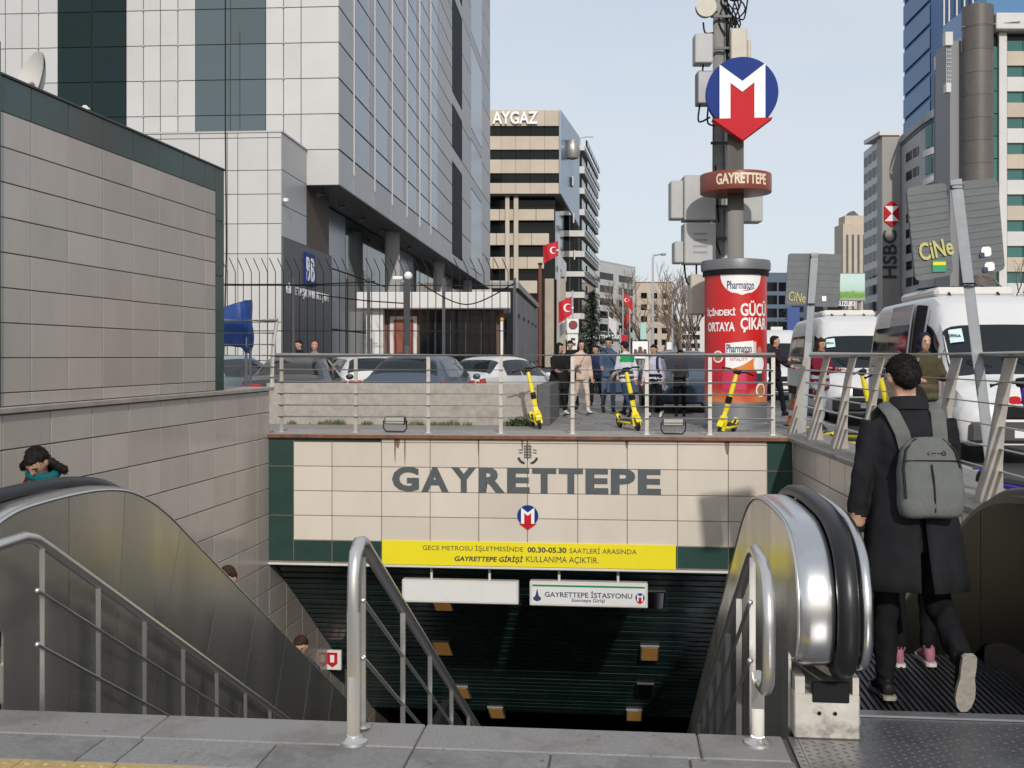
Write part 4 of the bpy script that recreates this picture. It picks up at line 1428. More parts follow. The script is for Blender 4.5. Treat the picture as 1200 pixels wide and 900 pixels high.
# ================================================================== people
mk('skin', (0.50, 0.29, 0.20), 0.5, var=0.08, vscale=20)
mk('hair_dark', (0.010, 0.008, 0.007), 0.65, var=0.4, vscale=60, bump=0.6, bscale=140, stretch=(1, 1, .25), spec=.2)
mk('hair_brown', (0.045, 0.022, 0.012), 0.65, var=0.4, vscale=60, bump=0.6, bscale=140, stretch=(1, 1, .25), spec=.2)
mk('eye', (0.02, 0.015, 0.012), 0.2)
mk('lip', (0.36, 0.13, 0.11), 0.5)
def cloth(nm, c, rough=0.85):
    return mat('cloth_' + nm, c, rough, var=0.14, vscale=9, bump=0.5, bscale=11, spec=0.12)
def remesh(mb, voxel, tags, mats, smooth_it=4, extra=None):
    """fuse overlapping closed pieces into one continuous skin; materials follow the nearest source piece"""
    me = mb.mesh('body', mats[0])
    o = bpy.data.objects.new('tmp', me)
    COL.objects.link(o)
    m = o.modifiers.new('r', 'REMESH'); m.mode = 'VOXEL'; m.voxel_size = voxel; m.adaptivity = 0
    s = o.modifiers.new('s', 'SMOOTH'); s.iterations = smooth_it; s.factor = 0.5
    dg = bpy.context.evaluated_depsgraph_get()
    out = bpy.data.meshes.new_from_object(o.evaluated_get(dg))
    bpy.data.objects.remove(o)
    kd = KDTree(len(mb.v))
    for i, p in enumerate(mb.v):
        kd.insert(p, i)
    kd.balance()
    out.materials.clear()
    for q in mats:
        out.materials.append(q)
    mi = []
    for p in out.polygons:
        mi.append(tags[kd.find(p.center)[1]])
    out.polygons.foreach_set('material_index', mi)
    out.polygons.foreach_set('use_smooth', [True] * len(out.polygons))
    out.update()
    return out
def rotx(v, a):
    return Vector((v.x, v.y * math.cos(a) - v.z * math.sin(a), v.y * math.sin(a) + v.z * math.cos(a)))
def person(label, loc, rz, H=1.72, top='c1', bottom='c2', shoe=None, hair=None, hairstyle='short', lean=0.0, head_p=0.0, head_y=0.0,
           legs=((0.08, 0.05), (-0.08, 0.1)), arms=((0.1, 0.12, 0.25), (-0.1, 0.12, 0.25)), bulk=1.0, coat_len=0.80, coat=None, voxel=0.0165, hood=None, sole=None,
           skin=None, group=None, foot_pitch=(0, 0), female=False, no_hand=False, twist=0.0, legspread=0.0):
    """figure facing local +y; legs: (thigh forward, knee bend); arms: (forward, outward, elbow bend); right side first"""
    k = H / 1.75
    t = thing('person', label, 'person', loc, rz, group)
    skin = skin or M['skin']
    shoe = shoe or cloth('shoe', (0.02, 0.02, 0.022), .5)
    hair = hair or M['hair_dark']
    mats = [skin, top, bottom, shoe]
    mb = MB(); tags = []
    def add(fn, tg):
        n = len(mb.v); fn(); tags.extend([tg] * (len(mb.v) - n))
    hip = Vector((0, 0, 0.93)) * k
    # legs
    feet = []
    soles = []
    ank = []
    for i, sx in ((0, 1), (1, -1)):
        th, kn = legs[i]
        h = hip + Vector((sx * .088 * k, 0, -.03 * k))
        d1 = Vector((sx * (.015 + legspread), math.sin(th), -math.cos(th))).normalized()
        a2 = th - kn
        d2 = Vector((sx * .0, math.sin(a2), -math.cos(a2)))
        kne = h + d1 * .43 * k
        an = kne + d2 * .42 * k
        b = 1.0 if not female else .94
        add(lambda: mb.tube([h + Vector((0, 0, .05 * k)), h.lerp(kne, .35), kne, kne.lerp(an, .3), an + d2 * -.03 * k],
                            [.098 * k * b, .090 * k * b, .066 * k, .064 * k, .052 * k], 12), 2)
        fp = a2 * 0.9 + foot_pitch[i]
        f = Vector((0, math.cos(fp), math.sin(fp)))
        up = Vector((0, -math.sin(fp), math.cos(fp)))
        heel = an - f * .05 * k - up * .045 * k
        ball = an + f * .13 * k - up * .055 * k
        toe = an + f * .20 * k - up * .058 * k
        add(lambda: mb.tube([heel - f * .012 * k, heel, an + f * .05 * k - up * .025 * k, ball, toe], [.03 * k, (.037 * k, .042 * k), (.040 * k, .046 * k), (.046 * k, .032 * k), (.030 * k, .022 * k)], 10), 3)
        add(lambda: mb.tube([an + up * .02 * k, an - up * .03 * k], .046 * k, 10), 3)
        ank.append((an, f, up))
        out_ = [(-.082, .020), (-.07, .033), (-.02, .036), (.04, .034), (.10, .044), (.15, .046), (.20, .034), (.224, .014)]
        poly_ = out_ + [(a_, -b_) for a_, b_ in out_[::-1]]
        soles.append((poly_, an.copy(), f.copy(), up.copy()))
    zmin = min(p.z for p in mb.v)
    # torso
    def tp(z, y=0.0, x=0.0):
        p = Vector((x, y, z)) * k - hip
        p = rotx(p, -lean)
        p = Matrix.Rotation(twist * max(0, z - 1.0), 3, 'Z') @ p
        return hip + p
    sw = (.188 if not female else .168) * bulk
    def ring(z, rx, ry, y=0.0, n=16):
        return [tp(z, y + ry * math.sin(a), rx * math.cos(a)) for a in [2 * math.pi * q / n for q in range(n)]]
    add(lambda: mb.loft([ring(.86, .12, .10), ring(.90, .165, .118), ring(.98, .165 * bulk, .118)]), 2)
    add(lambda: mb.loft([ring(coat_len, .168 * bulk, .118 * bulk), ring(.93, .178 * bulk, .128 * bulk), ring(1.08, .160 * bulk, .115 * bulk), ring(1.25, .178 * bulk, .125 * bulk, .0), ring(1.34, sw, .118 * bulk, -.005),
                          ring(1.40, sw * .90, .104, -.01), ring(1.435, sw * .70, .09, -.012), ring(1.465, .105, .078, -.012), ring(1.50, .066, .062, -.005)]), 1)
    # neck and head
    nb = tp(1.47, -.005)
    hp = lean - head_p
    hq = Matrix.Rotation(head_y, 3, 'Z') @ Matrix.Rotation(-(lean * .5 + head_p), 3, 'X')
    hb = tp(1.52, 0.0)
    def hd(x, y, z):
        return hb + hq @ (Vector((x, y, z)) * k)
    hc = hd(0, .012, .125)
    add(lambda: mb.tube([nb, hd(0, .0, .06)], [.058 * k, .054 * k], 12), 0)
    add(lambda: mb.ball(hc, (.076 * k, .094 * k, .104 * k), 16, 12, hq), 0)
    add(lambda: mb.ball(hd(0, .035, .055), (.055 * k, .058 * k, .066 * k), 14, 10, hq), 0)
    add(lambda: mb.tube([hd(0, .098, .135), hd(0, .118, .098), hd(0, .098, .085)], [.010 * k, .016 * k, .012 * k], 8), 0)
    for sx in (-1, 1):
        add(lambda: mb.ball(hd(sx * .079, .0, .112), (.012 * k, .022 * k, .033 * k), 8, 8, hq), 0)
    # arms
    hands = []
    for i, sx in ((0, 1), (1, -1)):
        fw, ow, eb = arms[i]
        sh_ = tp(1.372, -.005, sx * (sw - .022))
        d1 = Vector((sx * math.sin(ow), math.sin(fw) * math.cos(ow), -math.cos(fw) * math.cos(ow)))
        d1 = rotx(d1, -lean * .6)
        a2 = fw + eb
        d2 = Vector((sx * math.sin(ow * .4) - sx * .10 * math.sin(eb), math.sin(a2), -math.cos(a2))).normalized()
        d2 = rotx(d2, -lean * .6)
        el = sh_ + d1 * .29 * k
        wr = el + d2 * .255 * k
        rb = bulk
        add(lambda: mb.tube([sh_ + Vector((-sx * .05 * k, 0, .012 * k)), sh_, sh_.lerp(el, .4), el, el.lerp(wr, .4), wr], [.050 * k * rb, .060 * k * rb, .055 * k * rb, .049 * k * rb, .046 * k * rb, .038 * k * rb], 12), 1)
        add(lambda: mb.tube([wr - d2 * .02 * k, wr + d2 * .03 * k, wr + d2 * .085 * k], [(.026 * k, .026 * k), (.036 * k, .020 * k), (.034 * k, .016 * k)], 10), 0)
        hands.append((wr, d2, sx))
    me = remesh(mb, voxel, tags, mats)
    # separate fingers
    fm = MB()
    for wr, d, sx in hands:
        if no_hand: continue
        side = d.cross(Vector((0, 0, 1)) if abs(d.z) < .9 else Vector((0, 1, 0))).normalized()
        palm = d.cross(side).normalized()
        inward = Vector((-sx, 0, 0))
        if palm.dot(inward) < 0: palm = -palm
        for q, ln in enumerate((.068, .078, .074, .058)):
            o_ = wr + d * .08 * k + side * ((q - 1.5) * .0185 * k)
            fm.tube([o_, o_ + d * ln * .45 * k + palm * .008 * k, o_ + d * ln * .8 * k + palm * .026 * k, o_ + d * ln * .9 * k + palm * .042 * k], [.0088 * k, .0085 * k, .0078 * k, .006 * k], 7)
        sg = 1 if side.y > 0 else -1
        o_ = wr + d * .025 * k + side * (sg * .030 * k)
        fm.tube([o_, o_ + d * .03 * k + side * (sg * .020 * k) + palm * .01 * k, o_ + d * .062 * k + side * (sg * .022 * k) + palm * .024 * k], [.011 * k, .0098 * k, .007 * k], 7)
    bm = bmesh.new()
    bm.from_mesh(me)
    if fm.v:
        tmp = fm.mesh('f', skin, 60)
        bm.from_mesh(tmp)
    # folds in the clothing
    bm.verts.ensure_lookup_table()
    bm.normal_update()
    sd_ = Vector((loc[0] * 3.1, loc[1] * 1.7, 0))
    for f_ in bm.faces:
        if f_.material_index in (1, 2):
            for v_ in f_.verts: v_.tag = True
    for v_ in bm.verts:
        if v_.tag:
            q_ = Vector((v_.co.x * 9, v_.co.y * 9, v_.co.z * 5.5)) + sd_
            v_.co += v_.normal * (noise.noise(q_) * .015 + noise.noise(Vector((q_.x * 2.2, q_.y * 2.2, q_.z * 3.2))) * .008)
    off = -min(min(v.co.z for v in bm.verts), min((a_[1] - a_[3] * .088 * k + a_[2] * q_ * k).z for a_ in soles for q_ in (-.08, .2)))
    bmesh.ops.translate(bm, verts=bm.verts, vec=(0, 0, off))
    bm.to_mesh(me); bm.free()
    body = obj('body', me, t)
    O = Vector((0, 0, off))
    for poly_, an, f, up in soles:
        sm_ = MB(); sm_.prism(poly_, lambda a_, b_, d_: an + f * a_ * k + Vector((b_ * k, 0, 0)) - up * d_ * k + O, .066, .088)
        sm_.build('shoe_sole', sole or mat('sole_dark', (.03, .03, .03), .8), body)
    # face
    fc = MB()
    for sx in (-1, 1):
        fc.ball(hd(sx * .032, .092, .122) + O, (.014 * k, .008 * k, .0075 * k), 8, 6, hq)
    fc.build('eyes', M['eye'], body, 60)
    fc = MB()
    for sx in (-1, 1):
        fc.tube([hd(sx * .016, .102, .143) + O, hd(sx * .034, .099, .149) + O, hd(sx * .052, .086, .143) + O], .0045 * k, 6)
    fc.build('eyebrows', hair, body, 60)
    fc = MB(); fc.tube([hd(-.024, .086, .052) + O, hd(0, .098, .054) + O, hd(.024, .086, .052) + O], [.004 * k, .008 * k, .004 * k], 6); fc.build('mouth', M['lip'], body, 60)
    # hair
    hm = MB()
    def hball(x, y, z, r):
        hm.ball(hd(x, y, z) + O, tuple(a * k for a in r), 14, 10, hq)
    if hairstyle != 'none':
        hball(0, -.014, .158, (.084, .094, .084))
        hball(0, -.045, .125, (.080, .066, .090))
        hball(0, .050, .195, (.060, .045, .034))
    if hairstyle == 'long':
        hball(0, -.055, .04, (.082, .05, .12)); hball(0, -.06, -.06, (.075, .04, .11))
        for sx in (-1, 1): hball(sx * .074, .012, .03, (.028, .045, .16))
    elif hairstyle == 'bob':
        hball(0, -.05, .06, (.084, .056, .08))
        for sx in (-1, 1): hball(sx * .074, .0, .07, (.02, .045, .085))
    elif hairstyle == 'blown':
        hball(0, -.05, .06, (.080, .05, .09))
        for sx in (-1, 1):
            for q in range(4):
                hball(sx * (.085 + .028 * q), -.03 + .004 * q, .07 - .022 * q + (.03 if sx > 0 else 0), (.04 - .004 * q, .035, .045 - .004 * q))
    if hm.v:
        hme = remesh(hm, max(voxel * .55, .008), [0] * len(hm.v), [hair], 2)
        rg = random.Random(int(abs(loc[0]) * 100))
        for v in hme.vertices:
            n_ = (noise.noise(v.co * 42) * .006 + noise.noise(v.co * 110) * .003) * (.45 if hairstyle == 'short' else 1)
            v.co += v.normal * n_
        ho = obj('hair', hme, body)
        if voxel < .0155:
            # loose strands over the cap of hair
            st = MB()
            fs = hme.polygons
            grav = Vector((0, -.35, -1))
            for q in range(3800 if voxel < .0115 else 1600):
                f_ = fs[rg.randrange(len(fs))]
                nn = f_.normal.copy()
                dr_ = grav + Vector((rg.gauss(0, .35), rg.gauss(0, .35), rg.gauss(0, .25)))
                dr_ = (dr_ - nn * dr_.dot(nn))
                if dr_.length < 1e-3: continue
                dr_.normalize()
                ln = rg.uniform(.010, .022) * (1.7 if hairstyle == 'blown' else 1)
                w_ = dr_.cross(nn).normalized() * rg.uniform(.0012, .0026)
                c_ = f_.center - nn * .002
                m_ = c_ + dr_ * ln * .55 + nn * rg.uniform(.002, .0035)
                e_ = c_ + dr_ * ln + nn * rg.uniform(.0, .004)
                st.add([c_ - w_, c_ + w_, m_ + w_ * .8, e_, m_ - w_ * .8], [(0, 1, 2, 3, 4)])
            tag(st.build('hair_strands', hair, ho), kind='stuff')
    if hood:
        hm = MB()
        hball(0, -.02, .14, (.102, .108, .118)); hball(0, -.05, .03, (.11, .085, .09))
        hme = remesh(hm, max(voxel * .6, .008), [0] * len(hm.v), [hood], 2)
        bmm = bmesh.new(); bmm.from_mesh(hme)
        fwd = hq @ Vector((0, 1, 0))
        kill = [f for f in bmm.faces if (f.calc_center_median() - (hd(0, 0, .11) + O)).dot(fwd) > .062 * k]
        bmesh.ops.delete(bmm, geom=kill, context='FACES')
        bmesh.ops.solidify(bmm, geom=bmm.faces[:], thickness=.012)
        bmm.to_mesh(hme); bmm.free()
        obj('hood', hme, body)
    if coat:
        # open skirt of a long coat hung from the waist, split at the back
        zend, flare, ms = coat
        cm = MB()
        n = 44
        rows = []
        for q in range(9):
            z = 1.09 - (1.09 - zend) * q / 8
            f = q / 8
            row = []
            for j in range(n + 1):
                a = R(-90) + R(2 + 4 * f) + (2 * math.pi - R(4 + 8 * f)) * j / n
                wv = 1 + .06 * f * math.sin(a * 5 + 1.3 + f) + .04 * f * math.sin(a * 9 + 2 * f) + .03 * math.sin(a * 3 + 4 * f)
                g_ = min(1, f * 2.2)
                row.append(tp(z, (.128 + .018 * g_ + flare * f) * math.sin(a) * wv * bulk + .02 * f, (.166 + .022 * g_ + flare * .75 * f) * math.cos(a) * wv * bulk) + O)
            rows.append(row)
        cm.strip(rows)
        cme = cm.mesh('coat_skirt', ms, 60)
        bmm = bmesh.new(); bmm.from_mesh(cme); bmesh.ops.solidify(bmm, geom=bmm.faces[:], thickness=.008); bmm.to_mesh(cme); bmm.free()
        cme.polygons.foreach_set('use_smooth', [True] * len(cme.polygons))
        obj('coat_skirt', cme, body)
    return t, dict(tp=tp, hd=hd, O=O, hands=hands, k=k, hq=hq, body=body)
# ================================================================== the people in the picture
coat_black = mat('cloth_coat_black', (0.016, 0.0165, 0.019), 0.9, var=0.3, vscale=7, bump=0.9, bscale=8, spec=0.14)
trs_black = cloth('trousers_black', (0.010, 0.010, 0.012))
man, mi = person('man in a black knee-length coat stepping onto the right escalator', (1.365, 5.31, -0.003), R(3), 1.60, coat_black, trs_black,
                 cloth('shoe_man', (0.014, 0.013, 0.013), .45), lean=0.12, head_p=0.34, legs=((-0.02, 1.02), (0.06, 0.10)),
                 arms=((0.35, 0.20, 0.9), (-0.02, 0.20, 0.22)), bulk=1.16, coat_len=.72, coat=(0.53, 0.055, coat_black), voxel=0.011, foot_pitch=(-0.35, 0), legspread=.075, head_y=R(8), sole=mat('sole', (.30, .27, .23), .8, var=.2, vscale=30, bump=.5, bscale=45))
# sole of the raised shoe and collar
tp, hd, O, k = mi['tp'], mi['hd'], mi['O'], mi['k']
c = MB()
ring = lambda z, rx, ry, y: [tp(z, y + ry * math.sin(a), rx * math.cos(a)) + O for a in [R(-200) + R(220) * q / 16 for q in range(17)]]
c.strip([ring(1.46, .098, .088, -.005), ring(1.505, .082, .080, -.008), ring(1.525, .080, .078, -.010), ring(1.52, .090, .088, -.012), ring(1.455, .115, .100, -.008)])
c.build('collar', coat_black, mi['body'], 60)
for wr, d2, sx in mi['hands']:
    c = MB(); c.tube([wr - d2 * .05 * k + O, wr - d2 * .01 * k + O, wr + d2 * .012 * k + O, wr + d2 * .012 * k + O], [.046 * k, .049 * k, .047 * k, .036 * k], 16, False); c.build('cuff', coat_black, mi['body'], 60)
# something small and pale in his left hand
wr, d2, sx = mi['hands'][1]
ph = thing('phone', 'small pale phone held in the hand of the man on the escalator', 'phone', (0, 0, 0))
ph.matrix_world = WM[man]; ph.location = (1.365, 5.31, -.003); ph.rotation_euler = (0, 0, R(3)); WM[ph] = WM[man]
q = wr + d2 * .10 * k + Vector((.012, .01, 0)) + O
c = MB(); c.cbox(-.006, .006, -.035, .035, -.065, .065, .004); c.xf(Matrix.Translation(q)); c.build('case', M['galv'], ph)
c = MB(); c.cbox(.0062, .0072, -.031, .031, -.058, .058, .0004); c.xf(Matrix.Translation(q)); c.build('screen', M['black_gloss'], ph)
# backpack
bag_m = mat('cloth_bag', (0.115, 0.122, 0.115), 0.9, var=0.16, vscale=40, bump=0.5, bscale=22, dirt=(.075, .08, .075, .5, .5), dscale=5)
bp = thing('backpack', 'grey fabric backpack worn by the man on the escalator', 'backpack', (1.365, 5.31, -.003), R(3))
c = MB(); tg = []
def bx(z): return z
prof = [(0.90, .125, .05), (0.915, .15, .075), (0.96, .158, .082), (1.05, .158, .078), (1.14, .154, .068), (1.22, .140, .056), (1.275, .112, .044), (1.305, .065, .030)]
rings = []
for z, rx, ry in prof:
    ring_ = []
    for q in range(24):
        a = 2 * math.pi * q / 24
        ca, sa = math.cos(a), math.sin(a)
        e = 0.55
        ring_.append(tp(z, -.20 + ry * (abs(sa) ** e) * (1 if sa > 0 else -1) - (.02 if z < 1.1 else .005), rx * (abs(ca) ** e) * (1 if ca > 0 else -1) + .03) + O)
    rings.append(ring_)
c.loft(rings)
bme = remesh(c, .012, [0] * len(c.v), [bag_m], 3)
for v in bme.vertices:
    v.co += v.normal * noise.noise(v.co * 9) * .006
bagb = obj('pouch', bme, bp)
def bagp(x, z, o=0.0):
    # point on the rear face of the bag
    for (z0, rx0, ry0), (z1, rx1, ry1) in zip(prof[:-1], prof[1:]):
        if z0 <= z <= z1:
            f = (z - z0) / (z1 - z0); ry = ry0 + (ry1 - ry0) * f
            return tp(z, -.20 - ry - (.02 if z < 1.1 else .005 + .0) - o, x + .03) + O
    return tp(z, -.26 - o, x + .03) + O
c = MB(); c.tube([bagp(-.005, .93, .001), bagp(-.005, 1.0, .003), bagp(-.005, 1.09, .003), bagp(-.005, 1.165, .002)], .0045, 6); c.build('zip', M['black'], bagb)
c = MB(); c.tube([bagp(x, 1.185, .0) for x in (-.14, -.08, 0, .08, .14)], .0035, 6); c.build('seam', M['black'], bagb)
c = MB(); c.tube([bagp(x, z, -.012) for x, z in ((-.142, 1.0), (-.14, 1.15), (-.12, 1.24), (-.07, 1.29), (0, 1.298), (.07, 1.29), (.12, 1.24), (.14, 1.15))], .006, 6); c.build('top_zip', M['black'], bagb)
c = MB()
c.tube([bagp(.0, 1.222, .003), bagp(.02, 1.222, .003)], .002, 4); c.tube([bagp(.028, 1.222, .003), bagp(.05, 1.222, .003)], .002, 4)
c.tube([bagp(-.012, 1.231, .003), bagp(-.02, 1.222, .003), bagp(-.012, 1.213, .003)], .002, 4)
c.tube([bagp(.06 + .009 * math.cos(a), 1.222 + .009 * math.sin(a), .003) for a in [6.28 * q / 10 for q in range(11)]], .002, 4)
c.build('mark', M['black'], bagb)
for sx in (-1, 1):
    xs = [sx * .085 + .03, sx * .095 + .02, sx * .115 + .005, sx * .125, sx * .13]
    pts = [tp(1.235, -.150, xs[0]) + O, tp(1.33, -.147, xs[1]) + O, tp(1.43, -.112, xs[2]) + O, tp(1.487, -.02, xs[3]) + O, tp(1.455, .09, xs[4]) + O, tp(1.30, .158, xs[4]) + O, tp(1.10, .145, sx * .15) + O]
    c = MB(); c.tube(pts, (.034, .009), 10); c.build('strap', bag_m, bagb, 60)

pink_shoe = cloth('shoe_pink', (0.36, 0.15, 0.19), .6)
person('person in dark clothes and pink shoes ahead of the man on the escalator', (1.555, 6.02, -0.04), 0, 1.46, cloth('charcoal', (.02, .02, .024)), trs_black, pink_shoe, sole=M['off_white'], legs=((.03, .03), (-.03, .03)), arms=((.3, .1, .5), (.3, .1, .5)), female=True, hairstyle='bob', legspread=.02)

# rider coming up on the left
beige = cloth('beige_coat', (.50, .43, .36))
wl, wi = person('woman with blown dark hair looking down on the left escalator', (-4.0, 7.26, -0.571), R(176), 1.55, beige, cloth('jeans', (.05, .07, .12)), hairstyle='blown', head_p=.70, lean=.16, female=True, voxel=.012, arms=((.25, .15, .5), (.3, .15, .9)))
tp2, O2 = wi['tp'], wi['O']
c = MB()
c.tube([tp2(1.50 + .012 * math.sin(a * 2), .0 + .098 * math.sin(a), .100 * math.cos(a)) + O2 for a in [6.28318 * q / 20 for q in range(20)]], [.034] * 20, 10, closed=True)
c.tube([tp2(1.49, .095, .03) + O2, tp2(1.40, .145, .045) + O2, tp2(1.28, .155, .05) + O2], [.03, .038, .03], 8)
c.build('scarf', cloth('teal', (.008, .11, .13)), wi['body'], 60)
c = MB(); c.tube([tp2(1.17, -.12, .15) + O2, tp2(1.46, -.06, .135) + O2, tp2(1.478, .01, .13) + O2, tp2(1.40, .11, .12) + O2, tp2(1.15, .15, .14) + O2], (.022, .006), 8); c.build('bag_strap', cloth('maroon', (.12, .012, .02)), wi['body'], 60)
navy = cloth('navy', (.02, .03, .06))
person('rider lower down the left escalator, only brown hair and a dark shoulder showing', (-3.72, 9.98, -2.187), R(178), 1.76, navy, trs_black, hair=M['hair_brown'], head_p=.3)
person('lowest rider on the left escalator, hair just above the handrail', (-3.62, 12.0, -3.341), R(180), 1.74, cloth('slate', (.05, .06, .08)), trs_black, hair=M['hair_brown'], head_p=.3)

RW_ = random.Random(5)
def walker(label, u, d, H, top, bottom, face=180, **kw):
    if u < 950:
        a_ = RW_.uniform(.16, .36); g_ = ((a_, .10), (-a_ * .85, .32))
        kw['legs'] = g_ if RW_.random() < .5 else g_[::-1]
        kw.setdefault('lean', RW_.uniform(0, .07)); kw.setdefault('head_y', RW_.uniform(-.5, .5)); kw.setdefault('head_p', RW_.uniform(-.05, .3))
        face += RW_.uniform(-28, 28)
        if 'arms' not in kw:
            s_ = RW_.uniform(.2, .45); kw['arms'] = ((-s_, .10, .25), (s_, .10, .5)) if RW_.random() < .5 else ((s_, .10, RW_.uniform(.4, 1.4)), (-s_, .12, .2))
    p = P(u, 418, d)
    return person(label, (p.x, p.y, kw.pop('z', PLZ)), R(face) + YAW, H, top, bottom, group='pedestrians on the plaza', **kw)
white_shoe = cloth('shoe_white', (.6, .6, .58), .6)
blackc = cloth('black', (.014, .014, .016))
walker('woman in long black coat with white shoes, leftmost of the pedestrians', 654, 23.90, 1.585, blackc, trs_black, shoe=white_shoe, hairstyle='long', female=True, coat=(.62, .05, blackc), legs=((.14, .05), (-.12, .12)), arms=((.4, .1, 1.0), (.4, .1, 1.0)), bulk=1.1)
walker('dark-haired person in black just behind the woman in pale pink', 669, 26.80, 1.662, blackc, trs_black, legs=((-.1, .1), (.12, .05)))
pink = cloth('pale_pink', (.56, .43, .37))
W = {}
W['pink'] = walker('woman in a short pale pink coat and cream trousers', 681, 24.30, 1.643, pink, cloth('cream', (.55, .45, .37)), shoe=white_shoe, hairstyle='long', female=True, bulk=1.22, legs=((.12, .04), (-.1, .1)), arms=((.3, .12, 1.5), (.1, .12, .3)))
walker('person in a dark padded jacket behind the pedestrians, centre', 699, 28.30, 1.585, navy, trs_black, bulk=1.1)
W['denim'] = walker('young man in denim jacket and jeans beside the yellow scooter', 713, 25.30, 1.719, cloth('denim', (.055, .09, .15)), cloth('denim_pale', (.09, .13, .19)), legs=((.1, .05), (-.12, .1)), arms=((.3, .1, .9), (.1, .1, .3)))
wj = cloth('white_jacket', (.56, .57, .62))
wg, wgi = walker('person seen from behind in a white jacket with green yoke', 734, 23.90, 1.623, wj, cloth('jeans_dark', (.03, .05, .08)), face=8, legs=((-.1, .05), (.1, .05)), bulk=1.12)
c = MB(); t3, o3 = wgi['tp'], wgi['O']
rg_ = lambda z, rx, ry: [t3(z, -.005 + ry * math.sin(a), rx * math.cos(a)) + o3 for a in [6.28318 * q / 24 for q in range(25)]]
c.strip([rg_(1.26, .21, .155), rg_(1.33, .226, .154), rg_(1.39, .222, .142)]); c.build('yoke', cloth('green', (.02, .30, .10)), wgi['body'], 60)
lil = cloth('lilac_shirt', (.50, .49, .60))
wm_, wmi = walker('man in a pale lilac shirt with dark rucksack straps walking this way', 767, 23.20, 1.528, lil, trs_black, shoe=white_shoe, legs=((.18, .1), (-.15, .2)), arms=((.15, .16, .3), (-.15, .16, .2)), bulk=1.12, head_p=.25)
t4, o4 = wmi['tp'], wmi['O']
for sx in (-1, 1):
    c = MB(); c.tube([t4(1.46, -.05, sx * .11) + o4, t4(1.475, .03, sx * .115) + o4, t4(1.40, .13, sx * .12) + o4, t4(1.2, .15, sx * .13) + o4, t4(1.08, .12, sx * .165) + o4], (.03, .010), 8); c.build('rucksack_strap', navy, wmi['body'], 60)
walker('person in grey and black close to the left of the advertising column', 797, 23.70, 1.432, cloth('grey', (.12, .12, .13)), blackc, legs=((.2, .2), (-.1, .1)), arms=((.5, .1, .8), (.3, .1, .5)))
walker('person in dark clothes half hidden by the right edge of the advertising column', 908, 23.50, 1.720, cloth('plum', (.03, .018, .022)), trs_black, face=220, arms=((.9, .1, .8), (.5, .1, .8)))
mar = cloth('maroon_coat', (.17, .012, .035))
walker('woman in a maroon coat looking at her phone behind the bladed railing', 961, 19.40, 1.600, mar, cloth('jeans_light', (.30, .38, .45)), face=205, hair=M['hair_brown'], hairstyle='bob', female=True, arms=((.4, .05, 1.4), (.4, .05, 1.3)), bulk=1.2, head_p=.25, coat_len=.74, voxel=.016)
olive = cloth('olive', (.065, .055, .028))
wo_, woi = walker('man in olive jacket and dark hood holding a phone beside the front minibus', 1083, 13.90, 1.560, olive, cloth('khaki', (.10, .085, .05)), face=185, hood=cloth('hood', (.014, .02, .035)), hairstyle='none', arms=((.25, .12, 1.35), (.4, .12, 1.3)), bulk=1.22, voxel=.014, head_p=.1)
walker('dark-haired person among the parked cars, left of the other', 352, 27.50, 1.700, blackc, trs_black)
walker('person with a pale pink cap among the parked cars', 369, 27.20, 1.660, cloth('grey2', (.2, .2, .21)), trs_black, hair=cloth('cap_pink', (.55, .22, .18)))

def shoulder_bag(label, info, t, m, side=1):
    tp_, o_ = info['tp'], info['O']
    g_ = thing('shoulder_bag', label, 'bag', t.location, t.rotation_euler.z)
    c = MB(); c.cbox(-.05, .05, -.15, .15, -.12, .12, .03); c.xf(Matrix.Translation(tp_(.93, .02, side * .26) + o_)); c.build('pouch', m, g_, 50)
    c = MB(); c.tube([tp_(1.03, -.08, side * .25) + o_, tp_(1.30, -.13, side * .06) + o_, tp_(1.475, -.05, -side * .10) + o_, tp_(1.44, .08, -side * .09) + o_, tp_(1.25, .15, side * .05) + o_, tp_(1.03, .10, side * .25) + o_], (.014, .006), 8); c.build('strap', m, g_, 60)
shoulder_bag('dark shoulder bag of the woman in the pale pink coat', W['pink'][1], W['pink'][0], cloth('bag_brown', (.03, .018, .014)))
shoulder_bag('black shoulder bag of the young man in denim', W['denim'][1], W['denim'][0], blackc, -1)
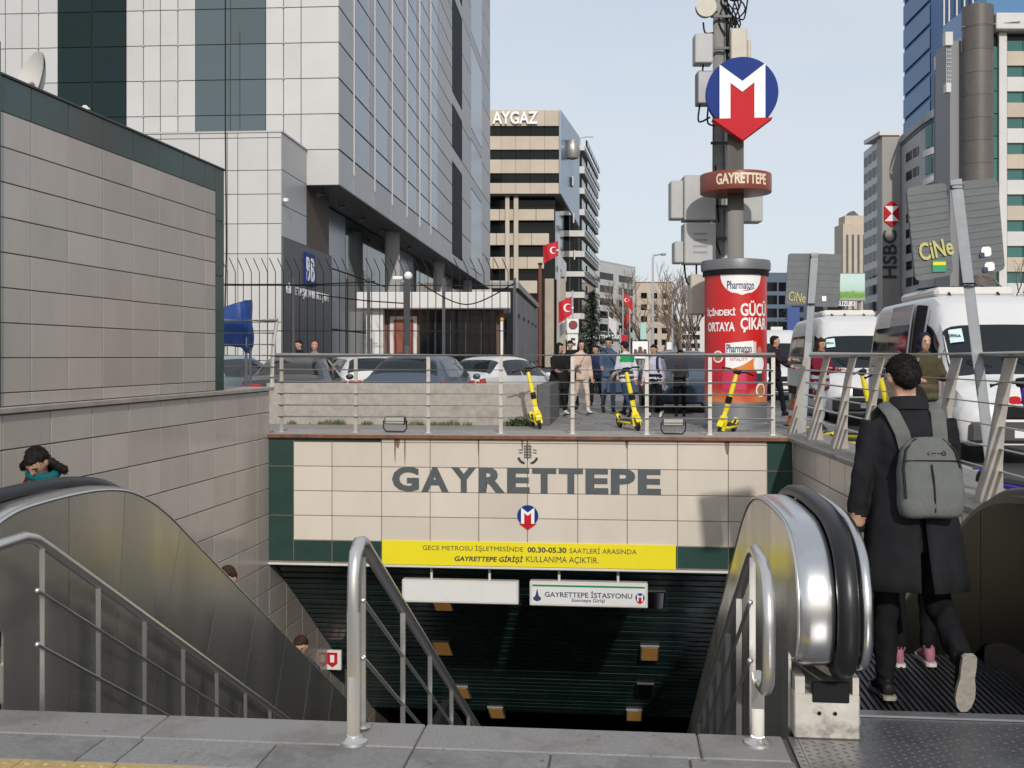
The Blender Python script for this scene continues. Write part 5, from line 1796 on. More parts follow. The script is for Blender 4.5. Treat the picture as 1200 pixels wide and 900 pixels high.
# ================================================================== scooters
mk('scooter_yellow', (0.72, 0.58, 0.01), 0.4, var=.08, dirt=(.35, .28, .03, .62, .4), dscale=6)
mk('scooter_purple', (0.05, 0.03, 0.34), 0.4, var=.05)
def scooter(label, loc, rz, col, roll=0.1, steer=0.0, group='rental scooters parked behind the railings'):
    """front at local -y"""
    t = thing('scooter', label, 'scooter', loc, group=group, rot=(0, roll, rz))
    wr = MB(); wr.lathe([(.04, -.022), (.10, -.027), (.118, -.012), (.12, 0), (.118, .012), (.10, .027), (.04, .022)], (0, 0, 0), 20); wr.xf(Matrix.Rotation(R(90), 4, 'Y'))
    wme = wr.mesh('wheel', M['rubber'], 40)
    obj('wheel', wme, t, (0, -.46, .12)); obj('wheel', wme, t, (0, .46, .12))
    c = MB(); c.cbox(-.085, .085, -.30, .36, .115, .17, .02); c.tube([(0, -.28, .15), (0, -.40, .23), (0, -.445, .33)], [.045, .045, .04], 10); c.build('deck', col, t, 40)
    c = MB(); c.cbox(-.07, .07, -.28, .32, .1702, .176, .002); c.build('deck_mat', M['black'], t)
    c = MB()
    for sx in (-1, 1):
        c.tube([(sx * .045, -.46, .10), (sx * .05, -.455, .24), (sx * .03, -.435, .34)], [.026, .030, .03], 8)
    c.tube([(0, -.60, .17), (0, -.55, .255), (0, -.46, .275), (0, -.38, .245)], (.05, .012), 8)
    c.build('fork', col, t, 40)
    c = MB(); c.tube([(0, -.45, .28), (0, -.40, .55), (0, -.345, .86), (0, -.31, 1.06)], [.040, .042, .040, .034], 12); c.build('stem', col, t, 40)
    c = MB(); c.cbox(-.045, .045, -.46, -.36, .56, .68, .01); c.build('lock_box', M['black'], t)
    c = MB(); c.tube([(-.27, -.24, 1.10), (-.15, -.29, 1.12), (0, -.31, 1.09), (.15, -.29, 1.12), (.27, -.24, 1.10)], .015, 8); c.cbox(-.06, .06, -.36, -.27, 1.06, 1.14, .015); c.build('handlebar', M['black'], t, 40)
    for sx in (-1, 1):
        c = MB(); c.cyl((sx * .19, -.272, 1.112), (sx * .275, -.238, 1.10), .02, 10); c.tube([(sx * .16, -.30, 1.11), (sx * .23, -.33, 1.10)], .006, 6); c.build('grip', M['rubber'], t, 40)
    c = MB(); c.tube([(0, .36, .16), (0, .46, .262), (0, .57, .24)], (.045, .012), 8); c.build('rear_fender', col, t, 40)
    c = MB(); c.tube([(-.06, .0, .115), (-.15, -.02, .0)], .010, 6); c.build('kickstand', M['dark_metal'], t)
    c = MB(); c.ball((0, -.375, .80), (.03, .02, .03), 8, 6); c.build('lamp', M['head_glass'], t, 40)
    return t
Y_ = M['scooter_yellow']
def at_ground(u, d, z=PLZ):
    p = P(u, 418, d); return (p.x, p.y, z + .004)
scooter('yellow scooter beside the right end of the low wall', at_ground(629, 20.2), R(12), Y_, R(-11))
scooter('yellow scooter in front of the person in the white jacket', at_ground(737, 19.6), R(20), Y_, R(-9))
scooter('yellow scooter leaning in front of the advertising column', at_ground(851, 18.4), R(-20), Y_, R(14))
scooter('yellow scooter behind the bladed railing, nearer the maroon coat', at_ground(990, 16.2), R(60), Y_, R(-8))
scooter('yellow scooter behind the bladed railing, nearer the man\'s head', at_ground(1014, 14.8), R(50), Y_, R(-10))
scooter('purple scooter behind the bladed railing in front of the minibus', at_ground(1190, 9.9), R(15), M['scooter_purple'], R(-7))

# ================================================================== advertising column and metro sign
ac = P(862, 418, 20.0)
AC = Vector((ac.x, ac.y, PLZ))
col_t = thing('advertising_column', 'round advertising column with a red vitamin poster and grey cap', 'column', AC, YAW)
RC = 0.575
c = MB(); c.lathe([(.60, 0), (.60, .10), (.56, .13), (.56, .42), (.585, .44), (.585, .50)], (0, 0, 0), 48); c.build('base', M['grey_metal'], col_t, 40)
c = MB(); c.lathe([(.545, .44), (.545, 3.0)], (0, 0, 0), 48); c.build('core', M['dark_metal'], col_t, 40)
c = MB(); c.lathe([(.60, 2.88), (.63, 2.90), (.635, 3.02), (.62, 3.08), (.3, 3.12), (.02, 3.13)], (0, 0, 0), 48); c.build('cap', mat('cap_grey', (.16, .165, .175), .45, .3), col_t, 40)
c = MB(); c.lathe([(.60, 2.80), (.60, 2.879)], (0, 0, 0), 48); c.build('neck', M['black'], col_t, 40)
# poster print: red above, glowing orange towards the foot
pm = bpy.data.materials.new('poster_red'); pm.use_nodes = True
n = pm.node_tree; b_ = n.nodes['Principled BSDF']; b_.inputs['Roughness'].default_value = .3
tcp = n.nodes.new('ShaderNodeTexCoord'); sx_ = n.nodes.new('ShaderNodeSeparateXYZ'); cr = n.nodes.new('ShaderNodeValToRGB'); mr = n.nodes.new('ShaderNodeMapRange'); nz = n.nodes.new('ShaderNodeTexNoise'); ad = n.nodes.new('ShaderNodeMath')
mr.inputs['From Min'].default_value = .5; mr.inputs['From Max'].default_value = 2.8
nz.inputs['Scale'].default_value = 2.5; ad.operation = 'MULTIPLY_ADD'; ad.inputs[1].default_value = .35; 
n.links.new(tcp.outputs['Object'], sx_.inputs[0]); n.links.new(sx_.outputs['Z'], mr.inputs['Value']); n.links.new(tcp.outputs['Object'], nz.inputs['Vector'])
n.links.new(nz.outputs['Fac'], ad.inputs[0]); n.links.new(mr.outputs['Result'], ad.inputs[2]); n.links.new(ad.outputs[0], cr.inputs['Fac']); n.links.new(cr.outputs['Color'], b_.inputs['Base Color'])
e_ = cr.color_ramp.elements
e_[0].position = .15; e_[0].color = (.60, .19, .05, 1); e_[1].position = .62; e_[1].color = (.52, .016, .016, 1)
q = cr.color_ramp.elements.new(.32); q.color = (.42, .012, .03, 1)
c = MB(); c.lathe([(RC - .01, .50), (RC - .01, 2.80)], (0, 0, 0), 64, False); poster = c.build('poster', pm, col_t, 40)
def wrap(name, me, m, rad, x0, z0, parent=poster):
    for v in me.vertices:
        a = (v.co.x + x0) / RC
        rr = rad - v.co.y
        v.co = Vector((rr * math.sin(a), -rr * math.cos(a), v.co.z + z0))
    me.materials.clear(); me.materials.append(m)
    return obj(name, me, parent)
def fit(me, w, h):
    X = [v.co.x for v in me.vertices]; Z = [v.co.z for v in me.vertices]
    me.transform(Matrix.Translation((-(max(X) + min(X)) / 2, 0, -(max(Z) + min(Z)) / 2)))
    me.transform(Matrix.Diagonal((w / (max(X) - min(X)), 1, h / (max(Z) - min(Z)), 1)))
    return me
def wpoly(name, fn, m, rad, nu=20, nv=8, x0=0, z0=0):
    """patch on the cylinder: fn(s, t) -> (x, z)"""
    rows = []
    for i in range(nv + 1):
        row = []
        for j in range(nu + 1):
            x, z = fn(j / nu, i / nv)
            a = (x + x0) / RC
            row.append(Vector((rad * math.sin(a), -rad * math.cos(a), z + z0)))
        rows.append(row)
    return MB().strip(rows).build(name, m, poster, 60)
rs = RC - .006
wpoly('logo_panel', lambda s, t: ((s * 2 - 1) * .40 * math.sqrt(max(1 - (1 - t) ** 2, 0.0001)), 2.43 + t * .37 - .03 * 0), M['white_print'], rs)
wrap('lettering', fit(text_mesh('Pharmaton', .2, .001, .003), .50, .15), M['ink_blue'], rs + .003, -.02, 2.61)
wpoly('swoosh', lambda s, t: (-.02 + s * .28, 2.495 + .05 * s + (t - .5) * .022 * (1 - abs(2 * s - 1))), M['red'], rs + .003, 12, 2)
wrap('lettering', fit(text_mesh('İÇİNDEKİ', .2, .001, .006), .62, .17), M['white_print'], rs + .002, -.43, 2.12)
wrap('lettering', fit(text_mesh('GÜCÜ', .2, .001, .005), .60, .28), M['white_print'], rs + .002, .27, 2.19)
wrap('lettering', fit(text_mesh('ORTAYA', .2, .001, .006), .58, .17), M['white_print'], rs + .002, -.42, 1.86)
wrap('lettering', fit(text_mesh('ÇIKAR', .2, .001, .005), .60, .27), M['white_print'], rs + .002, .27, 1.89)
wpoly('product_box', lambda s, t: (-.30 + s * .52, 1.06 + t * .50 + .05 * s * t), M['white_print'], rs + .001, 12, 4)
wpoly('product_box_side', lambda s, t: (.222 + s * .06, 1.06 + .0 + t * .52 + .02 * s), mat('box_shade', (.6, .52, .5), .5), rs + .001, 4, 4)
wrap('lettering', fit(text_mesh('Pharmaton', .2, .001, .004), .46, .15), M['ink_blue'], rs + .004, -.05, 1.47)
wpoly('swoosh', lambda s, t: (-.08 + s * .30, 1.36 + .06 * s + (t - .5) * .024 * (1 - abs(2 * s - 1))), M['red'], rs + .004, 12, 2)
wrap('lettering', fit(text_mesh('VITALITY', .2, .001, .001), .32, .055), M['red'], rs + .004, -.06, 1.27)
wpoly('orange_sweep', lambda s, t: (-.30 + s * .52, 1.06 + t * (.04 + .20 * s * s)), mat('poster_orange', (.65, .20, .03), .4), rs + .003, 14, 3)
for sx, zz, rr, nm in ((-.45, 1.32, .11, 'seal'), (.40, .72, .13, 'seal')):
    wpoly(nm, lambda s, t: (sx + rr * t * math.cos(s * 6.2832), zz + rr * t * math.sin(s * 6.2832)), M['white_print'], rs + .003, 20, 2)
    wpoly(nm, lambda s, t: (sx + rr * .75 * t * math.cos(s * 6.2832), zz + rr * .75 * t * math.sin(s * 6.2832)), mat('seal_brown', (.45, .15, .05), .4), rs + .005, 20, 2)
wpoly('poster_figure', lambda s, t: (.36 + (s - .5) * (.10 + .16 * math.sin(t * 3.0)), 1.02 + t * .32), M['white_print'], rs + .003, 8, 8)
wpoly('poster_figure', lambda s, t: (.36 + .06 * t * math.cos(s * 6.2832), 1.42 + .085 * t * math.sin(s * 6.2832)), mat('poster_skin', (.4, .2, .12), .5), rs + .004, 14, 2)
wpoly('poster_figure', lambda s, t: (.28 + s * .16, .88 + t * .14), M['ink'], rs + .003, 6, 2)
wpoly('pink_panel', lambda s, t: (-.36 + s * .44, .72 + t * .34), mat('poster_pink', (.50, .03, .09), .4), rs + .001, 10, 3)

sg = thing('metro_sign', 'metro pole sign with red arrow disc rising above the advertising column', 'sign', (AC.x, AC.y, PLZ + 3.12), YAW)
c = MB(); c.cyl((0, 0, 0), (0, 0, 2.95), .15, 24); c.build('pole', mat('pole_grey', (.085, .08, .075), .45, .3), sg, 40)
s20 = 20.0 / FPX
zm = EYE + (HOR - 112) * s20 - (PLZ + 3.12)
metro_mark(sg, Vector((.07, -.24, zm)), .65, .20, rz=R(-6))
c = MB(); c.cyl((.07, -.05, zm - .5), (.07, -.05, zm + .4), .10, 12); c.build('sign_mount', M['grey_metal'], sg)
zd = EYE + (HOR - 217) * s20 - (PLZ + 3.12)
c = MB(); c.lathe([(.60, zd - .16), (.645, zd - .155), (.65, zd - .14), (.65, zd + .17), (.64, zd + .185), (.1, zd + .19)], (0, 0, 0), 48); disc = c.build('name_drum', mat('drum_brown', (.20, .045, .028), .35), sg, 40)
me = fit(text_mesh('GAYRETTEPE', .2, .002, .006), .98, .20)
for v in me.vertices:
    a = v.co.x / .65; rr = .652 - v.co.y
    v.co = Vector((rr * math.sin(a), -rr * math.cos(a), v.co.z + zd + .03))
me.materials.clear(); me.materials.append(mat('drum_letter', (.72, .62, .45), .5)); obj('lettering', me, disc)

# ================================================================== utility pole with equipment
up_ = P(843, 418, 21.4)
ut = thing('utility_pole', 'tall utility pole crowded with telecom boxes behind the metro sign', 'pole', (up_.x, up_.y, PLZ), YAW)
f21 = 21.4 / FPX
def up(u, v, dy=0.0):
    return Vector(((u - 843) * f21, dy, EYE + (HOR - v) * f21 - PLZ))
c = MB(); c.cyl((0, 0, 0), (0, 0, 9.6), .16, 18, .12); c.build('mast', mat('mast_grey', (.20, .195, .185), .6, .3, var=.2, vscale=8), ut, 40)
def ubox(nm, u0, u1, v0, v1, dy0, dy1, m, ch=.02):
    a, b = up(u0, v1), up(u1, v0)
    mb = MB(); mb.cbox(a.x, b.x, dy0, dy1, a.z, b.z, ch)
    return mb.build(nm, m, ut)
mk('box_grey', (.40, .405, .40), .5, var=.08, vscale=4, dirt=(.3, .28, .25, .62, .4), dscale=3)
mk('box_beige', (.50, .46, .38), .5, var=.08)
B1 = ubox('equipment_box', 798, 834, 209, 261, -.42, .05, M['box_grey'])
ubox('equipment_box', 783, 797.5, 215, 259, -.38, .0, M['box_grey'])
ubox('equipment_box', 798, 834, 264, 311, -.45, .02, M['box_grey'])
ubox('equipment_box', 787, 797.5, 285, 310, -.40, .0, M['box_grey'])
ubox('equipment_box', 866, 890, 231, 262, -.30, .1, M['box_grey'])
ubox('equipment_box', 806, 832, 323, 369, -.35, .1, M['box_beige'])
ubox('radio_unit', 811, 832, 45, 79, -.35, -.02, M['box_grey'])
ubox('radio_unit', 814, 834, 88, 126, -.35, -.02, M['grey_metal'])
ubox('panel_antenna', 853, 872, 38, 74, -.30, -.1, M['box_beige'])
ubox('panel_antenna', 872.5, 877, 50, 74, -.25, -.1, M['box_beige'])
a = up(823.5, 15)
c = MB(); c.cyl((a.x, -.40, a.z), (a.x, -.25, a.z), .20, 28, .19); c.cyl((a.x, -.25, a.z), (0, 0, a.z), .04, 8); c.build('dish_antenna', M['box_beige'], ut, 40)
for dv in (270, 277, 284, 291, 298):
    a, b = up(808, dv), up(824, dv)
    if dv > 276: 
        c = MB(); c.box(a.x, b.x, -.458, -.4505, a.z - .02, a.z + .02); c.build('vent', M['grey_metal'], ut)
rg = random.Random(11)
for q in range(16):
    x0 = rg.uniform(-.05, .55); z0 = rg.uniform(8.0, 8.9)
    pts = [Vector((x0, -.05, z0)), Vector((x0 + rg.uniform(-.1, .3), -.15, z0 - rg.uniform(.2, .5))), Vector((rg.uniform(.1, .4), -.1, z0 - rg.uniform(.3, .9))), Vector((.12, -.08, z0 - 1.1))]
    pts2 = smooth_path([(p.x, p.z) for p in pts], 4)
    c = MB(); c.tube([Vector((p.x, -.1, p.y)) for p in pts2], .016, 5); c.build('cable', M['black'], ut)
for (u0, v0, u1, v1, sag) in ((822, 79, 832, 98, 10), (818, 126, 830, 140, 12), (822, 30, 834, 42, 6), (800, 311, 830, 325, 16), (830, 262, 842, 300, 0), (836, 196, 840, 262, 0), (828, 126, 836, 150, 8), (814, 311, 822, 372, 5)):
    a, b = up(u0, v0, -.15), up(u1, v1, -.10)
    m_ = a.lerp(b, .5) + Vector((-sag * f21 * .6, 0, -sag * f21))
    c = MB(); c.tube([Vector((p.x, -.2, p.y)) for p in smooth_path([(a.x, a.z), (m_.x, m_.z), (b.x, b.z)], 5)], .018, 6); c.build('cable', M['black'], ut, 40)
c = MB()
for q in range(9):
    z = 3.0 + q * .62
    c = MB(); c.box(-.20, .20, -.19, -.15, z, z + .05); c.build('strap_band', M['dark_metal'], ut)
c = MB(); c.cyl((.30, -.05, 8.35), (.30, -.05, 9.4), .11, 10); c.cyl((.5, -.02, 8.5), (.5, -.02, 9.3), .07, 10); c.build('antenna_cluster', M['dark_metal'], ut, 40)
c = MB(); c.tube([(.13, -.05, 3.2), (.16, -.05, 4.5), (.12, -.05, 6.5), (.14, -.05, 8.0)], .05, 8); c.build('conduit', M['galv'], ut, 40)

# ================================================================== the two double road signs seen from behind
mk('board_back', (.125, .138, .142), .55, .3, var=.12, vscale=4, dirt=(.09, .095, .095, .52, .5), dscale=2.5)
mk('graffiti', (.50, .46, .17), .7)
def double_sign(label, d, boards, pole, rpx, nrib):
    base = P(pole[1][0], pole[1][1], d)
    t = thing('road_sign', label, 'sign', base, YAW)
    f = d / FPX
    def L_(u, v, y=0.0):
        p = P(u, v, d)
        return WM[t].inverted() @ p + Vector((0, y, 0))
    out = []
    for (tl, tr, br, bl) in boards:
        TL, TR, BR, BL = [L_(*q) for q in (tl, tr, br, bl)]
        mb = MB()
        th = Vector((0, .025, 0))
        # rounded corners
        def corner(A, B, C, r=.035):
            return [B + (A - B).normalized() * r, B + ((A - B).normalized() + (C - B).normalized()) * r * .29, B + (C - B).normalized() * r]
        ring_ = corner(BL, TL, TR) + corner(TL, TR, BR) + corner(TR, BR, BL) + corner(BR, BL, TL)
        mb.loft([[p for p in ring_], [p + th for p in ring_]])
        bo = mb.build('board', M['board_back'], t)
        for q in range(1, nrib):
            fq = q / nrib
            a, b = TL.lerp(BL, fq), TR.lerp(BR, fq)
            mb = MB(); mb.bar(a + (b - a) * .01 + Vector((0, -.0012, 0)), b - (b - a) * .01 + Vector((0, -.0012, 0)), .006, .016); mb.build('rib', M['board_back'], bo)
        out.append((bo, TL, TR, BR, BL))
    mb = MB(); mb.cyl(L_(*pole[0]) + Vector((0, -.045, 0)), L_(*pole[1]) + Vector((0, -.045, 0)), rpx * f, 16)
    po = mb.build('pole', M['galv'], t, 40)
    for q in (.02, .285):
        a = (L_(*pole[0]) + Vector((0, -.045, 0))).lerp(L_(*pole[1]) + Vector((0, -.045, 0)), q)
        mb = MB(); mb.cyl(a - Vector((0, 0, .012)), a + Vector((0, 0, .012)), rpx * f + .006, 16); mb.build('clamp', M['dark_metal'], po, 40)
    return t, out, L_
gz = ground(1172, 660, PLZ)
t1, bs, L1 = double_sign('leaning double road sign seen from behind, nearest, with yellow graffiti', 7.5,
    [((1062, 220), (1110, 214), (1117, 322), (1073, 330)), ((1121, 213), (1169, 208), (1178, 317), (1129, 324))], ((1117, 212), (1170, 641)), 6.5, 13)
tilt = -math.atan2(6, 48)
def gtext(txt, u, v, w, h, bo, rot, m, d=7.5, b=.004, Lf=None):
    p = Lf(u, v, -.014)
    return text('graffiti', txt, .2, m, bo, p, ext=.001, bold=b, width=w * d / FPX, height=h * d / FPX, rot=(0, rot, 0))
gtext('CiNe', 1096, 292, 40, 21, bs[0][0], R(-12), M['graffiti'], Lf=L1)
for nm, u0, u1, v0, v1, m, bo in (('sticker', 1092, 1108, 305, 319, mat('sticker_green', (.02, .28, .14), .5), 0), ('sticker', 1092.5, 1107.5, 307, 311, mat('sticker_yellow', (.75, .62, .02), .5), 0), ('sticker', 1149, 1161, 289, 301, M['white_print'], 1), ('sticker', 1153, 1165, 307, 318, M['white_print'], 1),
                          ('sticker', 1147, 1153, 296, 302, M['ink_blue'], 1), ('sticker', 1151, 1157, 313, 319, M['ink_blue'], 1)):
    a, b = L1(u0, v1), L1(u1, v0)
    off_ = .012 if 'yellow' not in m.name and m is not M['ink_blue'] else .014
    w__, h__ = b.x - a.x, b.z - a.z
    sh__ = [(.02, .2), (.2, 0), (.8, .04), (1, .22), (.95, .85), (.75, 1), (.15, .95), (0, .7)] if bo else [(0, 0), (1, .04), (1, 1), (0, .96)]
    c = MB(); c.prism([(a.x + p_ * w__, a.z + q_ * h__) for p_, q_ in sh__], lambda x_, z_, y_: Vector((x_, y_, z_)), -off_, -off_ + .003); c.build(nm, m, bs[bo][0])
t2, bs, L2 = double_sign('double road sign seen from behind, farther one beside the advertising column', 19.0,
    [((924, 297), (952, 297), (949, 357), (920, 357)), ((956, 297), (986, 298), (983, 360), (953, 359))], ((954, 297), (939, 506)), 4.3, 8)
gtext('CiNe', 934, 348, 20, 11, bs[0][0], R(8), M['graffiti'], 19.0, .001, Lf=L2)
a, b = L2(963, 353), L2(968, 347)
c = MB(); c.box(a.x, b.x, -.014, -.011, a.z, b.z); c.build('sticker', M['white_print'], bs[1][0])

# traffic cone
p = P(930, 418, 20.5)
t = thing('traffic_cone', 'orange traffic cone right of the advertising column', 'cone', (p.x, p.y, PLZ))
c = MB(); c.cbox(-.17, .17, -.17, .17, 0, .03, .01); c.build('base', M['black'], t)
mo = mat('cone_orange', (.62, .10, .02), .5)
c = MB(); c.lathe([(.13, .03), (.03, .52), (.02, .53)], (0, 0, 0), 20); cone_ = c.build('cone', mo, t, 40)
c = MB(); c.lathe([(.098, .21), (.078, .31)], (0, 0, 0), 20, False); c.build('stripe', M['white_print'], cone_, 40)
# ================================================================== buildings
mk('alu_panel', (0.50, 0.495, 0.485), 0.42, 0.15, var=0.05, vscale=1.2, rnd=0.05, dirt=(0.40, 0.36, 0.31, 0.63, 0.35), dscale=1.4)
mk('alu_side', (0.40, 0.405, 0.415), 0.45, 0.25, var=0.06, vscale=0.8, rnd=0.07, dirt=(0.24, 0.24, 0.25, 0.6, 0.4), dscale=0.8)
mk('glass_green', (0.006, 0.018, 0.018), 0.05, spec=0.3, rnd=.2)
mk('glass_greyblue', (0.085, 0.115, 0.125), 0.12, spec=0.4, rnd=.12)
mk('glass_blue', (0.20, 0.235, 0.28), 0.22, 0.25, spec=0.5, rnd=.14)
mk('seam', (0.10, 0.075, 0.06), 0.8)
mk('slate', (0.075, 0.08, 0.09), 0.5, var=.06)
mk('beige_stone', (0.50, 0.43, 0.345), 0.75, var=0.08, vscale=.6, rnd=.05, dirt=(.36, .29, .22, .6, .35), dscale=.4)
mk('blue_clad', (0.17, 0.225, 0.31), 0.25, 0.4, var=.08, vscale=.3)
mk('win_dark', (0.006, 0.008, 0.010), 0.08, spec=.22, rnd=.3)
mk('win_teal', (0.035, 0.135, 0.125), 0.12, spec=.6, rnd=.25)
mk('tower_blue', (0.035, 0.075, 0.17), 0.12, 0.3, spec=.7, var=.15, vscale=.06, rnd=.12)
mk('tower_pale', (0.13, 0.20, 0.32), 0.2, 0.3, spec=.6, var=.1, vscale=.05)
mk('pale_wall', (0.60, 0.59, 0.57), 0.7, var=.07, vscale=.5, dirt=(.42, .4, .37, .6, .4), dscale=.5)
mk('warm_wall', (0.50, 0.42, 0.34), 0.8, var=.1, vscale=.5)
mk('dark_stone', (0.115, 0.10, 0.09), 0.5, var=.12, vscale=.8, rnd=.1)

def cam_frame(name, label, u, d, rz=0.0, cat='building', group=None):
    """a building whose own x runs to the right as seen from the stairs"""
    p = P(u, HOR, d)
    t = thing(name, label, cat, (p.x, p.y, PLZ - .3), YAW + rz, group)
    f = d / FPX
    X = lambda uu: (uu - u) * f
    Z = lambda v: EYE + (HOR - v) * f - (PLZ - .3)
    return t, X, Z, f
def slab(t, nm, x0, x1, y0, y1, z0, z1, m, ch=0.0):
    mb = MB()
    (mb.cbox(x0, x1, y0, y1, z0, z1, ch) if ch else mb.box(x0, x1, y0, y1, z0, z1))
    return mb.build(nm, m, t)
def prism_z(t, nm, foot, z0, z1, m):
    mb = MB(); mb.prism(foot, lambda a, b, d: Vector((a, b, d)), z0, z1); return mb.build(nm, m, t)

# ------------------------------------------------ the tower with metal panels, left
C0 = P(397, HOR, 37.0)
TA = R(1.8)
tw = thing('panel_tower', 'tall office tower clad in pale metal panels, overhanging on the left', 'building', (C0.x, C0.y, 0), TA)
ZB_ = 7.48; RW = 1.22
mb = MB(); mb.box(-17.9, -.05, .05, 57.6, ZB_ + .05, 36); mb.build('core', M['seam'], tw)
slab(tw, 'soffit', -17.9, -.02, .02, 57.6, ZB_, ZB_ + .045, M['slate'])
def fpan(nm, x0, x1, z0, z1, m):
    piece(nm, tw, (x1 - x0 - .022, .05, z1 - z0 - .022), ((x0 + x1) / 2, .024, (z0 + z1) / 2), m, .008)
colsP = [(-1.31, 0, 0), (-1.92, -1.31, 1), (-2.54, -1.92, 1), (-5.63, -5.01, 1), (-6.25, -5.63, 1), (-6.85, -6.25, 1), (-7.46, -6.85, 1), (-10.6, -9.91, 1), (-11.2, -10.6, 1), (-11.8, -11.2, 1), (-12.4, -11.8, 1), (-13.0, -12.4, 1)]
for x0, x1, up1 in colsP:
    for k in range(7):
        z0 = ZB_ + RW * k
        if up1 and k == 0: continue
        fpan('panel', x0, x1, z0, z0 + RW, M['alu_panel'])
for (xa, xb, m) in ((-5.01, -2.54, M['glass_greyblue']), (-9.91, -7.46, M['glass_green'])):
    xm = (xa + xb) / 2
    for x0, x1 in ((xa, xm), (xm, xb)):
        for k in range(1, 7):
            z0 = ZB_ + RW * k + (.6 if k == 1 else 0)
            z1 = ZB_ + RW * (k + 1)
            fpan('window', x0, x1, z0, z1, m)
# small joint bosses on the pale front
for x in (-1.92, -5.63, -6.85, -10.6):
    for k in range(2, 7):
        mb = MB(); mb.ball((x, -.01, ZB_ + RW * k), .045, 8, 6); mb.build('boss', M['alu_side'], tw, 60)
slab(tw, 'upper_front', -17.9, 0, .0, .04, ZB_ + RW * 7, 36, M['alu_panel'])
# right-hand face: bays of blue glass between metal strips
def span(nm, y0, y1, z0, z1, m, x=0.0):
    piece(nm, tw, (.05, y1 - y0 - .07, z1 - z0 - .06), (x - .024, (y0 + y1) / 2, (z0 + z1) / 2), m, .008)
def ztop(yl):
    return EYE + HOR / FPX * (37 + yl) + 1.6
for k in range(7):
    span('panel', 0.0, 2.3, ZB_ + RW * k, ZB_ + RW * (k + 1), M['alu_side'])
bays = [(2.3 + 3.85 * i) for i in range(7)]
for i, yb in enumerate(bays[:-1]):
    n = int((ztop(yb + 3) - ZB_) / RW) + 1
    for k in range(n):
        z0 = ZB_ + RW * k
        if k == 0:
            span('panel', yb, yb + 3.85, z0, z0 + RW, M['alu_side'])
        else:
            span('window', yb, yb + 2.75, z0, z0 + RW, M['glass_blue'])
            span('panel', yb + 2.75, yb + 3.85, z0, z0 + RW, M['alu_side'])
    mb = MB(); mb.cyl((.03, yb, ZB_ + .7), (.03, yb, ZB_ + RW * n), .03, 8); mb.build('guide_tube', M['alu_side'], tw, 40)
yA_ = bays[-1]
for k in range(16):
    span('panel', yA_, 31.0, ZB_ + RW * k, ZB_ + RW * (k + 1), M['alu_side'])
# second block further back
cuts = [8.1, 13.9, 14.8, 17.5, 18.3, 24.4, 25.3, 32.0]
for (ya, yb, kind) in ((31, 36.5, 'd'), (36.5, 42, 'p'), (42, 50, 'l'), (50, 57.5, 'p')):
    if kind == 'p':
        for k in range(11):
            span('panel', ya, yb, ZB_ + 2.44 * k, ZB_ + 2.44 * (k + 1), M['alu_side'])
    else:
        span('panel', ya, yb, ZB_, cuts[0], M['alu_side'])
        for k, (z0, z1) in enumerate(zip(cuts[:-1], cuts[1:])):
            span('window' if k % 2 == 0 else 'panel', ya, yb, z0, z1, (mat('win_matte', (.012, .016, .022), .55, spec=.05, var=.5, vscale=.4) if kind == 'd' else M['glass_blue']) if k % 2 == 0 else M['alu_side'])
# lamps under the overhang
for yl in (1.0, 4.2, 8.1, 12.0, 15.9, 19.8):
    mb = MB(); mb.cyl((-.9, yl, ZB_ - .02), (-.9, yl, ZB_ - .14), .03, 8); mb.cyl((-.95, yl - .12, ZB_ - .20), (-.80, yl + .10, ZB_ - .12), .09, 12, .07); mb.build('soffit_lamp', M['galv'], tw, 40)
# ground floor glazing under the overhang
for i in range(12):
    y0 = 3.6 + i * 4.4
    for z0, z1 in ((0.35, 2.7), (2.7, 5.1), (5.1, 7.44)):
        piece('window', tw, (.05, 4.34, z1 - z0 - .05), (-1.6, y0 + 2.2, (z0 + z1) / 2), M['glass_green'] if (i % 4) else M['glass_blue'], .01)
mb = MB(); mb.box(-17.9, -1.65, 3.5, 57.0, .2, ZB_ - .01); mb.build('ground_floor', M['black'], tw)
for y0 in (14.0, 30.0, 46.0):
    mb = MB(); mb.cyl((-.7, y0, 0), (-.7, y0, ZB_), .35, 20); mb.build('column', M['alu_side'], tw, 40)
# podium block and its sign wall
mb = MB(); mb.box(-17.9, -1.16, -3.02, 3.4, 0.1, 8.62); mb.build('podium_core', M['seam'], tw)
pcol = [-1.11, -1.55, -2.51, -2.85, -3.75, -5.0, -6.2, -7.4, -8.6, -9.8, -11.0, -12.2, -13.4]
prow = [8.66, 8.50, 7.48, 6.73, 5.80, 4.86, 3.9, 2.7, 1.5, 0.3]
for a, b in zip(pcol[1:], pcol[:-1]):
    for z1, z0 in zip(prow[:-1], prow[1:]):
        piece('panel', tw, (b - a - .018, .05, z1 - z0 - .018), ((a + b) / 2, -3.045, (z0 + z1) / 2), M['alu_panel'], .006)
for z1, z0 in ((8.66, 7.5), (7.5, 6.4), (6.4, 5.4)):
    piece('panel', tw, (.05, 3.0, z1 - z0 - .02), (-1.135, -1.52, (z0 + z1) / 2), M['alu_side'], .006)
slab(tw, 'podium_cap', -17.9, -1.08, -3.09, 3.4, 8.665, 8.72, M['alu_side'])
mb = MB(); mb.cbox(-1.155, -1.06, -3.03, 3.45, .2, 5.38, .01); sw_ = mb.build('sign_wall', M['slate'], tw)
mb = MB(); mb.cbox(-1.06, -1.0, -.55, .75, 4.05, 5.15, .01); mb.build('logo_panel', M['blue'], sw_)
text('logo', 'B', .8, M['white_print'], sw_, (-.995, -.22, 4.6), ext=.01, bold=.01, width=.45, height=.8, rz=R(90))
